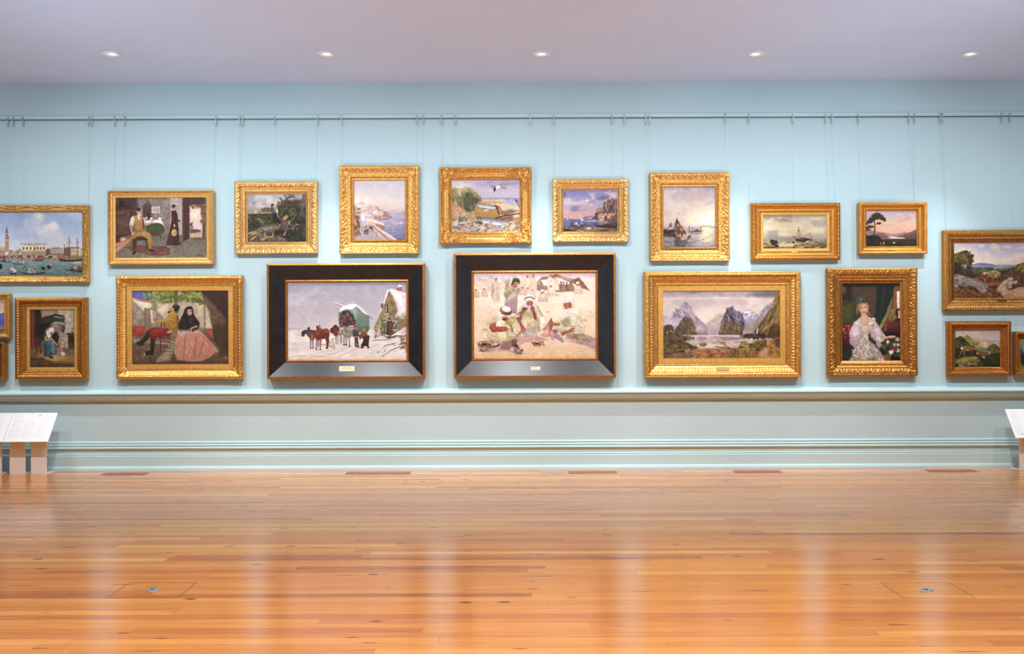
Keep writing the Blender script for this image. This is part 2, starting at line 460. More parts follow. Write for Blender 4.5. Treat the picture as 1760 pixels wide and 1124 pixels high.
# the same row goes on beyond both ends of the frame
for px in (-176, 2037):
    q = on_level(px, 91.5, CEIL)
    spot('downlight_beam', (q[0], q[1], CEIL - .03), (q[0], 0.05, .25), BEAM_E * .6, 58, 1.0, .035, WARM)

# reading stands -------------------------------------------------------------
def reading_stand(xc, w, leg_x, label, mark=None, seed=1):
    """sloping printed panel on flat folded legs; origin on the floor, +y towards the wall"""
    yb = CAM_Y + 11.13
    t = empty('reading_stand', (xc, yb, 0))
    z0, z1, ya, yb2 = .362, .652, -.125, .115        # panel: low front edge, high back edge
    th = .009
    dy, dz = yb2 - ya, z1 - z0
    ln = math.hypot(dy, dz); nx = (-dz / ln, dy / ln)       # outward normal (y, z)
    def pt(x, k, h): return (x, ya + dy * k + nx[0] * h, z0 + dz * k + nx[1] * h)
    pb = MB()
    pb.v = [pt(x, k, h) for h in (0, th) for k in (0, 1) for x in (-w / 2, w / 2)]
    pb.f = [(0, 2, 3, 1), (4, 5, 7, 6), (0, 1, 5, 4), (2, 6, 7, 3), (0, 4, 6, 2), (1, 3, 7, 5)]
    pan = pb.build('panel', M['panel'], t)
    rr = random.Random(seed)
    for c in range(3):                                       # printed columns of small text
        tb = MB()
        x0 = -w / 2 + .03 + c * (w - .05) / 3; cw = (w - .05) / 3 - .02
        k = .93
        while k > .12:
            if rr.random() < .8:
                xa = x0; xb = x0 + cw * rr.uniform(.45, 1.0)
                b = len(tb.v)
                tb.v += [pt(xa, k, th + .0004), pt(xb, k, th + .0004), pt(xb, k + .008, th + .0004), pt(xa, k + .008, th + .0004)]
                tb.f.append((b, b + 1, b + 2, b + 3))
            k -= .032
        tag(tb.build('printed_text', M['print'], pan), kind='stuff')
    if mark:
        tb = MB()
        for (ma, mb_) in ((0, .006), (.009, .015)):
            b = len(tb.v)
            kx, kk = mark
            tb.v += [pt(kx + ma, kk, th + .0006), pt(kx + mb_, kk, th + .0006), pt(kx + mb_ + .002, kk + .05, th + .0006), pt(kx + ma + .002, kk + .05, th + .0006)]
            tb.f.append((b, b + 1, b + 2, b + 3))
        tb.build('printed_mark', M['print_dark'], pan)
    for lx in leg_x:
        lw = .17
        lg = MB().box(lx - lw / 2, lx + lw / 2, -.006, .006, .006, z0 + dz * (.119 / dy) - .004).build('leg', M['white'], t)
        MB().bbox(lx - lw / 2, lx + lw / 2, -.006, .20, 0, .006, .001).build('foot_plate', M['white'], lg)
    tag(t, label, 'reading stand', 'white reading stands in front of the wall')
    return t
u = lambda px, d: (px - 880) / F * d
w1 = u(82, 11.0) - u(4, 11.0)
xc1 = (u(82, 11.0) + u(4, 11.0)) / 2
lx1 = [u(29.5, 11.13) - xc1, u(66, 11.13) - xc1]
reading_stand(xc1, w1 - .003, lx1, 'white sloping reading stand with two flat legs below the hearth picture', (.05, .88), 3)
reading_stand(xc1 - w1 - .001, w1 - .003, lx1, 'white sloping reading stand cut off by the left edge of the photo', None, 5)
xc2 = u(1745, 11.0) + w1 / 2
reading_stand(xc2, w1, [u(1763, 11.13) - xc2 + .01, u(1800, 11.13) - xc2 + .02], 'white sloping reading stand cut off by the right edge of the photo', (-.165, .10), 7)
# ------------------------------------------------------------------ picture frames
RES = 1.4                                  # relief samples per photo pixel
MPP = -CAM_Y / F                           # metres per pixel at the wall
def sstep(a, b, x):
    t = np.clip((x - a) / (b - a + 1e-12), 0, 1); return t * t * (3 - 2 * t)
def relief(pat, s, v, p, wd):
    """ornament height 0..1 for arrays s (metres along the rail) and v in -1..1 across the band"""
    if pat == 'leaf':                      # acanthus scrolls
        t = s / p; k = np.floor(t); f = (t - k) * 2 - 1; fl = np.where(k % 2 == 0, 1.0, -1.0)
        a = p / max(wd, 1e-4)
        X, Y = f * a, v - .22 * fl
        r = np.hypot(X, Y); an = np.arctan2(Y, X)
        pet = (.5 + .5 * np.cos(5 * an + 3.4 * r * fl)) * sstep(1.25, .2, r)
        bud = np.exp(-(r / .24) ** 2)
        stem = .75 * np.exp(-((v + .52 * fl * np.cos(np.pi * f)) / .2) ** 2)
        tip = .7 * np.exp(-((np.abs(f) - .82) / .13) ** 2 - ((v - .35 * fl) / .4) ** 2)
        h = np.maximum.reduce([pet, bud, stem, tip])
        h = h * (.75 + .25 * np.sin(s * 613.0 + v * 7) * np.sin(s * 377.0 - v * 9))
        return h * np.clip(1 - v ** 6, 0, 1)
    if pat == 'bead':
        f = (s / p - np.floor(s / p)) * 2 - 1
        return np.sqrt(np.clip(1 - f ** 2 - v ** 2, 0, 1))
    if pat == 'egg':
        f = (s / p - np.floor(s / p)) * 2 - 1
        egg = np.clip(1 - (f / .62) ** 2 - ((v - .1) / .95) ** 2, 0, 1) ** .5
        dart = .7 * np.exp(-((np.abs(f) - .95) / .12) ** 2)
        return np.maximum(egg, dart) * np.clip(1 - v ** 8, 0, 1)
    if pat == 'flute':
        return np.abs(np.sin(np.pi * s / p)) * np.clip(1 - v ** 6, 0, 1)
    if pat == 'rope':
        return (.5 + .5 * np.sin(2 * np.pi * s / p + 2.4 * v)) * np.clip(1 - v ** 2, 0, 1)
    if pat == 'ribbon':                    # small repeating leaves
        f = (s / p - np.floor(s / p)) * 2 - 1
        return np.clip(1 - np.abs(f * .8 + v * .9 * np.sign(f)) * 1.1, 0, 1) ** .7 * np.clip(1 - v ** 6, 0, 1)
    if pat == 'rocaille':                  # sparse swept scrolls on a plain rail
        w = .5 + .5 * np.cos(2 * np.pi * s / p)
        r = relief('leaf', s, v, p * .22, wd)
        return r * sstep(.45, .9, w) + .35 * np.exp(-((v - .6 * np.cos(2 * np.pi * s / p)) / .3) ** 2)
    return np.zeros_like(s)
def shape_h(sh, h0, h1, q):
    if sh == 'c': return h0 + (h1 - h0) * (np.sin(q * np.pi / 2) if h1 < h0 else 1 - np.cos(q * np.pi / 2))
    if sh == 'o': return h0 + (h1 - h0) * (1 - np.cos(q * np.pi / 2) if h1 < h0 else np.sin(q * np.pi / 2))
    if sh == 'b': return h0 + (h1 - h0) * np.sin(q * np.pi)
    return h0 + (h1 - h0) * q
def profile(segs, wpx):
    tot = sum(s[0] for s in segs)
    un, hh, info = [0.0], [0.004], [(None, 0, 0, 1, 0)]
    u0 = 0.0
    for (w, h0, h1, sh, pat, amp, per) in segs:
        u1 = u0 + w / tot
        px = wpx * w / tot
        n = 1 if (sh == 'l' and not pat) else max(3, int(math.ceil(px * RES)))
        if sh in 'cob': n = max(n, 4)
        for k in range(n + 1):
            q = k / n
            un.append(u0 + (u1 - u0) * q); hh.append(float(shape_h(sh, h0, h1, q)))
            info.append((pat, amp, 2 * q - 1, per, w / tot))
        u0 = u1
    return np.array(un), np.array(hh), info
def rail_mesh(side, W, H, wx, wy, segs, plain):
    wpx = (wx + wy) / 2 / MPP
    un, hh, info = profile(segs, wpx)
    horiz = side in ('top', 'bottom')
    length = W if horiz else H
    n = 2 if plain else max(8, int(length / MPP * RES))
    t = np.linspace(-1, 1, n)
    T, U = np.meshgrid(t, un, indexing='ij')
    wa, wc = (wx, wy) if horiz else (wy, wx)
    Sx = T * (length / 2 - U * wa)          # mitred
    C = (H if horiz else W) / 2 - U * wc
    Hh = np.tile(hh, (n, 1))
    if not plain:
        for j, (pat, amp, v, per, wr) in enumerate(info):
            if pat:
                Hh[:, j] += amp * relief(pat, Sx[:, j] + per * .5, np.full(n, v), per, wr * wc / 2)
    Y = -Hh
    if side == 'top': return grid_mesh('frame_rail', Sx, Y, C, not plain, True)
    if side == 'bottom': return grid_mesh('frame_rail', Sx, Y, -C, not plain)
    if side == 'right': return grid_mesh('frame_rail', C, Y, Sx, not plain)
    return grid_mesh('frame_rail', -C, Y, Sx, not plain, True)
def corner_mesh(W, H, wx, wy, segs, Lx, Lz, sx, sz, amp, seed, lobes):
    """carved cartouche over one mitre; a thick relief hugging the rail"""
    un, hh, _ = profile(segs, 30)
    nx, nz = int(Lx / MPP * 1.6), int(Lz / MPP * 1.6)
    A, B = np.meshgrid(np.linspace(0, Lx, nx), np.linspace(0, Lz, nz), indexing='ij')
    u_ = np.minimum(A / wx, B / wy)
    base = np.interp(np.clip(u_, 0, 1), un[1:], hh[1:])
    cx, cz = wx * .5, wy * .5
    r = np.hypot(A - cx, B - cz); an = np.arctan2(B - cz, A - cx)
    arm = np.maximum(sstep(wy * .52, wy * .30, np.abs(B - cz)) * sstep(Lx, Lx * .45, A), sstep(wx * .52, wx * .30, np.abs(A - cx)) * sstep(Lz, Lz * .45, B))
    core = sstep(min(wx, wy) * .95, min(wx, wy) * .45, r)
    mask = np.maximum(arm, core)
    R = r / min(wx, wy)
    scroll = .5 + .5 * np.cos(lobes * an + 9 * R + seed)
    curl = .5 + .5 * np.cos(14 * R - 2 * an)
    arml = .5 + .5 * np.cos(2 * np.pi * (A - B) / .042 + 2.5 * np.sin((A + B) / .03))
    h = np.where(core > .5, np.maximum(scroll * .8, curl * .7), arml * .9)
    h = np.maximum(h, 1.0 * np.exp(-(R / .17) ** 2))
    Z = base + mask * (amp * (.30 + .9 * h)) - .004 * (1 - mask)
    Z = np.where(u_ > .97, .004, Z)
    return grid_mesh('corner_ornament', sx * (W / 2 - A), -Z, sz * (H / 2 - B), True, flip=(sx * sz > 0))

def ring_mesh(W, H, w, d0, d1):
    """flat mitred liner, outer size W x H, width w, front height d0 outside to d1 inside"""
    b = MB()
    for (k, d) in ((0, d0), (1, d1), (1, d1 - .006)):
        x, z = W / 2 - k * w, H / 2 - k * w
        b.v += [(-x, -d, -z), (x, -d, -z), (x, -d, z), (-x, -d, z)]
    for r in (0, 4):
        for i in range(4):
            j = (i + 1) % 4
            b.f.append((r + i, r + j, r + 4 + j, r + 4 + i))
    return b.mesh('liner')

def hook_mesh():
    b = MB()
    b.box(-.0055, .0055, -.026, -.022, -.058, .036)
    b.box(-.0055, .0055, -.026, -.006, .034, .038)
    return b.mesh('hook')
HOOK = hook_mesh(); HOOK.materials.append(M['hook_paint'])
BEAD = MB().lathe([(.0005, -.010), (.005, -.008), (.0075, 0), (.005, .008), (.0005, .010)], 10, (0, -.026, -.066)).mesh('hook_bead', True); BEAD.materials.append(M['steel'])
RODZ = RAILZ - .032

def picture(name, label, crop, zoomw, outer, canv, segs, gm, paint, hooks=(), liner=0.0, liner_m='gold_flat', plain=False,
            corners=None, plate=None, depth=None, bolts=False, seg_mats=None, cat='painting'):
    """crop: photo box of the zoomed view; outer / canv: boxes in zoomed pixels"""
    sc = zoomw / (crop[2] - crop[0])
    O = [crop[0] + outer[0] / sc, crop[1] + outer[1] / sc, crop[0] + outer[2] / sc, crop[1] + outer[3] / sc]
    Cn = [crop[0] + canv[0] / sc, crop[1] + canv[1] / sc, crop[0] + canv[2] / sc, crop[1] + canv[3] / sc]
    top_h = max(max(s[1], s[2]) for s in segs)
    yc = (O[1] + O[3]) / 2; xc = (O[0] + O[2]) / 2
    a = on_wall(O[0], yc, top_h * .6); b = on_wall(O[2], yc, top_h * .6)
    c = on_wall(xc, O[1], top_h * .6); d = on_wall(xc, O[3], top_h * .6)
    W, H = b[0] - a[0], c[2] - d[2]
    X, Zc = (a[0] + b[0]) / 2, (c[2] + d[2]) / 2
    ch = depth if depth is not None else segs[-1][2] - .008
    k = (-CAM_Y - ch) / F
    CW, CH = (Cn[2] - Cn[0]) * k, (Cn[3] - Cn[1]) * k
    lw = liner * MPP
    wx, wy = (W - CW) / 2 - lw, (H - CH) / 2 - lw
    t = empty(name, (X, 0, Zc - H / 2))
    oz = H / 2
    rails = []
    for side in ('top', 'bottom', 'left', 'right'):
        me = rail_mesh(side, W, H, wx, wy, segs, plain)
        me.materials.append(M[gm])
        if seg_mats:
            for mm in seg_mats[0]: me.materials.append(M[mm])
            un, hh, info = profile(segs, (wx + wy) / 2 / MPP)
            ids = [0] * (len(un) - 1)
            pos = 1
            tot = sum(s_[0] for s_ in segs)
            for si, s_ in enumerate(segs):
                px = (wx + wy) / 2 / MPP * s_[0] / tot
                n_ = 1 if (s_[3] == 'l' and not s_[4]) else max(3, int(math.ceil(px * RES)))
                if s_[3] in 'cob': n_ = max(n_, 4)
                for q in range(n_): ids[pos + q] = seg_mats[1][si]
                pos += n_ + 1
            me.polygons.foreach_set('material_index', np.tile(np.array(ids, np.int32), len(me.polygons) // len(ids)))
        o = link('frame_rail', me, None, t); o.location = (0, 0, oz)
    if corners:
        Lx, Lz, amp, lobes = corners
        for sx in (-1, 1):
            for sz in (-1, 1):
                me = corner_mesh(W, H, wx, wy, segs, Lx * MPP, Lz * MPP, sx, sz, amp, 1.3, lobes)
                o = link('corner_ornament', me, M[gm], t); o.location = (0, 0, oz)
    if liner:
        o = link('liner', ring_mesh(W - 2 * wx + .004, H - 2 * wy + .004, lw + .002, ch + .012, ch + .008), M[liner_m], t); o.location = (0, 0, oz)
    # painted canvas
    cv = Cv(crop, zoomw, canv)
    paint(cv)
    px = cv.result()
    n, m = px.shape[:2]
    gx, gz = np.linspace(-CW / 2 - .002, CW / 2 + .002, m), np.linspace(CH / 2 + .002, -CH / 2 - .002, n)
    GX, GZ = np.meshgrid(gx, gz)
    me = grid_mesh('canvas', GX, np.full_like(GX, -ch), GZ, False, flip=True)
    at = me.color_attributes.new('paint', 'FLOAT_COLOR', 'POINT')
    at.data.foreach_set('color', np.concatenate([px, np.ones((n, m, 1))], -1).astype(np.float32).ravel())
    o = link('canvas', me, M['canvas'], t); o.location = (0, 0, oz)
    if plate:
        x0, y0, x1, y1, pm, out = plate
        P0, P1 = on_wall(crop[0] + x0 / sc, crop[1] + y0 / sc, out), on_wall(crop[0] + x1 / sc, crop[1] + y1 / sc, out)
        pl = MB().box(P0[0] - X, P1[0] - X, -out - .004, -out + .02, P1[2] - Zc, P0[2] - Zc).build('name_plate', M[pm], t)
        pl.location = (0, 0, oz)
        wpl, hpl = P1[0] - P0[0], P0[2] - P1[2]
        tx = MB()
        for j in range(3 if wpl > .12 else 2):
            xa = P0[0] - X + wpl * (.25 + .17 * j); zz = P1[2] - Zc + hpl * .62
            tx.box(xa, xa + wpl * .12, -out - .0046, -out - .0038, zz, zz + hpl * .10)
        if pm == 'ivory_plate': tx.build('engraved_line', M['print_dark'], pl)
    if bolts:
        for sx in (-1, 1):
            bo = MB().lathe([(.008, 0), (.008, -.012), (.004, -.015), (.0005, -.015)], 10, (sx * (W / 2 - .12), -.03, -H / 2 + .002)).build('foot_bolt', M['dark_hole'], t)
            bo.location = (0, 0, oz)
    for n_h, (hx, tx_) in enumerate(sorted(hooks)):
        q = on_wall(hx, 206, .02)
        ex = on_wall(tx_, O[1], .012)
        wt = empty('hanging_wire', (q[0], 0, RODZ))
        MB().tube([(0, -.026, -.07), (ex[0] - q[0], -.006, Zc + H / 2 - .004 - RODZ)], .00075, 5).build('cable', M['wire'], wt)
        link('hook_bead', BEAD, None, link('hook', HOOK, None, wt))
        tag(wt, ('left', 'right')[n_h] + ' thin steel wire and hook holding up the ' + name.replace('_', ' '), 'hanging wire', 'steel wires hanging from the picture rail')
    tag(t, label, cat, 'framed pictures hung on the blue wall')
    return t
# ------------------------------------------------------------------ a small brush engine for the canvases
CRES = 1.5
def hexs(h):
    h = h.lstrip('#'); return np.array([int(h[i:i + 2], 16) for i in (0, 2, 4)], float)
class Cv:
    def __init__(self, crop, zoomw, canv):
        sc = zoomw / (crop[2] - crop[0])
        self.x0_, self.y0_, self.x1_, self.y1_ = canv
        self.m = int((self.x1_ - self.x0_) / sc * CRES); self.n = int((self.y1_ - self.y0_) / sc * CRES)
        self.x = np.linspace(self.x0_, self.x1_, self.m); self.y = np.linspace(self.y0_, self.y1_, self.n)
        self.px = sc / CRES                      # zoom pixels per sample
        self.im = np.zeros((self.n, self.m, 3))
        self.rg = np.random.RandomState(int(self.x0_ * 7 + self.y0_ * 13 + zoomw) % 9973)
        self.w1, self.w2 = self.fbm(26, 3), self.fbm(26, 3)
        self.V = (0.0, 0.0, 1.0)
        self.w3 = self.fbm(14, 3); self.w4 = self.fbm(60, 2)
    def fbm(self, size, octv=4, stretch=1.0, seed=None):
        """value noise 0..1, feature size in zoom px"""
        rg = self.rg if seed is None else np.random.RandomState(seed)
        out = np.zeros((self.n, self.m)); amp, tot = 1.0, 0.0
        for o in range(octv):
            gx = (self.x - self.x0_) / (size * stretch) * 2 ** o; gy = (self.y - self.y0_) / size * 2 ** o
            G = rg.rand(int(gy[-1]) + 3, int(gx[-1]) + 3)
            ix, iy = gx.astype(int), gy.astype(int)
            fx, fy = gx - ix, gy - iy
            fx, fy = fx * fx * (3 - 2 * fx), fy * fy * (3 - 2 * fy)
            fx, fy = fx[None, :], fy[:, None]
            a, b_ = G[np.ix_(iy, ix)], G[np.ix_(iy, ix + 1)]
            c, d_ = G[np.ix_(iy + 1, ix)], G[np.ix_(iy + 1, ix + 1)]
            out += amp * ((a * (1 - fx) + b_ * fx) * (1 - fy) + (c * (1 - fx) + d_ * fx) * fy)
            tot += amp; amp *= .5
        return out / tot
    def view(self, ox, oy, k): self.V = (ox, oy, k)      # coordinates read off another zoomed view
    def tr(self, pts):
        return np.array(pts, float).reshape(-1, 2) * self.V[2] + np.array(self.V[:2])
    def win(self, x0, y0, x1, y1):
        i0, i1 = np.searchsorted(self.y, y0), np.searchsorted(self.y, y1)
        j0, j1 = np.searchsorted(self.x, x0), np.searchsorted(self.x, x1)
        return slice(max(i0, 0), i1), slice(max(j0, 0), j1)
    def put(self, sl, al, col):
        if al.size == 0: return
        v = self.im[sl]
        self.im[sl] = v + (col - v) * al[..., None]
    def g(self, stops, sl=None):
        ys = [s_[0] for s_ in stops]; cs = np.array([hexs(s_[1]) for s_ in stops])
        for k in range(3): self.im[:, :, k] = np.interp(self.y, ys, cs[:, k])[:, None]
    def col(self, c, Y, y0, y1):
        if isinstance(c, str): return hexs(c)
        f = np.clip((Y - y0) / (y1 - y0 + 1e-6), 0, 1)[..., None]
        return hexs(c[0]) * (1 - f) + hexs(c[1]) * f
    def p(self, c, pts, soft=3.0, wob=2.5, a=1.0, tex=0.09):
        """soft polygon; c is a hex or (top, bottom) pair"""
        pts = self.tr(pts); soft *= self.V[2]; wob *= self.V[2]
        e = soft + wob
        sl = self.win(pts[:, 0].min() - e, pts[:, 1].min() - e, pts[:, 0].max() + e, pts[:, 1].max() + e)
        X, Y = np.meshgrid(self.x[sl[1]], self.y[sl[0]])
        if X.size == 0: return
        Yo = Y
        if wob:
            X = X + (self.w1[sl] - .5) * 2 * wob; Y = Y + (self.w2[sl] - .5) * 2 * wob
        d = np.full(X.shape, 1e9); ins = np.zeros(X.shape, bool)
        n = len(pts)
        for i in range(n):
            (ax, ay), (bx, by) = pts[i], pts[(i + 1) % n]
            ex, ey = bx - ax, by - ay
            q = np.clip(((X - ax) * ex + (Y - ay) * ey) / (ex * ex + ey * ey + 1e-9), 0, 1)
            d = np.minimum(d, (X - ax - q * ex) ** 2 + (Y - ay - q * ey) ** 2)
            cr = ((ay > Y) != (by > Y)) & (X < (bx - ax) * (Y - ay) / (by - ay + 1e-12) + ax)
            ins ^= cr
        d = np.sqrt(d); d = np.where(ins, d, -d)
        s_ = max(soft, self.px * .6)
        al = np.clip(d / (2 * s_) + .5, 0, 1) * a
        cc = self.col(c, Yo, pts[:, 1].min(), pts[:, 1].max())
        R = max(d.max(), 1e-3)
        form = (np.clip(d / (R * .75), 0, 1) ** .7 - .62) * (.13 if R < 60 else .06)      # brushwork models the form
        cc = cc * (1 + form + (self.w1[sl] - .5) * 2 * tex + (self.w3[sl] - .5) * 2 * tex)[..., None]
        self.put(sl, al, cc)
    def r(self, c, x0, y0, x1, y1, **k): self.p(c, [(x0, y0), (x1, y0), (x1, y1), (x0, y1)], **k)
    def e(self, c, cx, cy, rx, ry, rot=0.0, soft=3.0, a=1.0, wob=0.0):
        (cx, cy), k_ = self.tr([cx, cy])[0], self.V[2]
        rx, ry, soft, wob = rx * k_, ry * k_, soft * k_, wob * k_
        R = max(rx, ry) + soft + wob
        sl = self.win(cx - R, cy - R, cx + R, cy + R)
        X, Y = np.meshgrid(self.x[sl[1]] - cx, self.y[sl[0]] - cy)
        if X.size == 0: return
        Yo = Y + cy
        if wob:
            X = X + (self.w1[sl] - .5) * 2 * wob; Y = Y + (self.w2[sl] - .5) * 2 * wob
        if rot:
            ca, sa = math.cos(math.radians(rot)), math.sin(math.radians(rot))
            X, Y = X * ca + Y * sa, -X * sa + Y * ca
        d = (1 - np.sqrt((X / rx) ** 2 + (Y / ry) ** 2)) * min(rx, ry)
        s_ = max(soft, self.px * .6)
        R = min(rx, ry)
        form = (np.clip(d / (R * .75), 0, 1) ** .7 - .62) * (.12 if R < 40 and soft < 8 else 0) - .06 * np.clip(X / rx, -1, 1) * (R < 40)
        cc = self.col(c, Yo, cy - ry, cy + ry) * (1 + form + (self.w3[sl] - .5) * .16)[..., None]
        self.put(sl, np.clip(d / (2 * s_) + .5, 0, 1) * a, cc)
    def s(self, c, pts, w, soft=1.5, a=1.0, w2=None):
        """polyline stroke, width tapering from w to w2"""
        pts = self.tr(pts)
        w2 = w if w2 is None else w2
        w, w2, soft = w * self.V[2], w2 * self.V[2], soft * self.V[2]
        e = max(w, w2) + soft
        sl = self.win(pts[:, 0].min() - e, pts[:, 1].min() - e, pts[:, 0].max() + e, pts[:, 1].max() + e)
        X, Y = np.meshgrid(self.x[sl[1]], self.y[sl[0]])
        if X.size == 0: return
        best = np.full(X.shape, -1e9); n = len(pts) - 1
        for i in range(n):
            (ax, ay), (bx, by) = pts[i], pts[i + 1]
            ex, ey = bx - ax, by - ay
            q = np.clip(((X - ax) * ex + (Y - ay) * ey) / (ex * ex + ey * ey + 1e-9), 0, 1)
            d = np.hypot(X - ax - q * ex, Y - ay - q * ey)
            ww = (w + (w2 - w) * (i + q) / n) / 2
            best = np.maximum(best, ww - d)
        s_ = max(soft, self.px * .5)
        self.put(sl, np.clip(best / (2 * s_) + .5, 0, 1) * a, self.col(c, Y, pts[:, 1].min(), pts[:, 1].max()))
    def d(self, cols, pts, n, size, asp=2.0, ang=0.0, spread=40.0, a=.8, soft=2.0):
        """n short brush dabs scattered inside a polygon"""
        pts = self.tr(pts); size *= self.V[2]
        cols = [hexs(c) for c in cols]
        lo, hi = pts.min(0), pts.max(0)
        k = 0; tries = 0
        while k < n and tries < n * 12:
            tries += 1
            q = lo + self.rg.rand(2) * (hi - lo)
            ins = False
            for i in range(len(pts)):
                (ax, ay), (bx, by) = pts[i], pts[(i + 1) % len(pts)]
                if (ay > q[1]) != (by > q[1]) and q[0] < (bx - ax) * (q[1] - ay) / (by - ay + 1e-12) + ax: ins = not ins
            if not ins: continue
            k += 1
            r_ = size * (.6 + .8 * self.rg.rand())
            th = math.radians(ang + (self.rg.rand() - .5) * 2 * spread)
            sl = self.win(q[0] - r_ - 2, q[1] - r_ - 2, q[0] + r_ + 2, q[1] + r_ + 2)
            X = (self.x[sl[1]] - q[0])[None, :]; Y = (self.y[sl[0]] - q[1])[:, None]
            if X.size == 0 or Y.size == 0: continue
            ca, sa = math.cos(th), math.sin(th)
            U, V = (X * ca + Y * sa) / r_, (-X * sa + Y * ca) / r_ * asp
            al = np.clip((1 - np.sqrt(U * U + V * V)) * r_ / asp / (2 * max(soft, self.px * .5)) + .5, 0, 1) * a
            c = cols[self.rg.randint(len(cols))] * (1 + (self.rg.rand() - .5) * .14)
            self.put(sl, al, c)
    def cl(self, c, box, size, lo, hi, a=1.0, stretch=2.0, seed=1, feather=40):
        """cloud layer inside a feathered box"""
        nz = self.fbm(size, 5, stretch, seed)
        X, Y = self.x[None, :], self.y[:, None]
        fe = lambda v, p0, p1: np.clip((v - p0) / feather + .5, 0, 1) * np.clip((p1 - v) / feather + .5, 0, 1)
        al = sstep(lo, hi, nz) * fe(X, box[0], box[2]) * fe(Y, box[1], box[3]) * a
        self.put((slice(None), slice(None)), al, hexs(c))
    def result(self):
        st = self.fbm(8, 2, 2.6); hu = self.fbm(34, 3)
        v = self.im * (1 + (st - .5) * .09 + (self.w4 - .5) * .08)[..., None]
        v = v * (1 + (hu - .5)[..., None] * np.array([.07, 0, -.07]))
        v = v + (v @ np.array([.3, .59, .11])[:, None] - v) * .15
        v = v + (sstep(10, 245, v) * 255 - v) * .26                     # a touch of contrast
        v = np.clip(v, 0, 250) / 255.0
        lin = np.where(v <= .04045, v / 12.92, ((v + .055) / 1.055) ** 2.4)
        return np.clip(lin * PAINT_GAIN, 0, .92)
PAINT_GAIN = np.array([0.84, 0.85, 0.88])
def folds(c, pts, dark, light, n=40, size=22, ang=70, spread=40, a=.5):
    c.d([dark, dark, light], pts, n, size, 6, ang, spread, a)
def man(c, x, y, h, robe, head='#8a5a44', hat=None, lean=0):
    """small distant standing figure, feet at (x, y)"""
    w = h * .19
    c.p(robe, [(x - w * .7 + lean, y - h * .80), (x + w * .7 + lean, y - h * .80), (x + w, y - h * .45), (x + w * .95, y), (x - w * .95, y), (x - w, y - h * .45)], soft=1.5)
    c.e(head, x + lean, y - h * .89, h * .075, h * .095, soft=1.2)
    if hat: c.e(hat, x + lean, y - h * .95, h * .085, h * .06, soft=1.2)

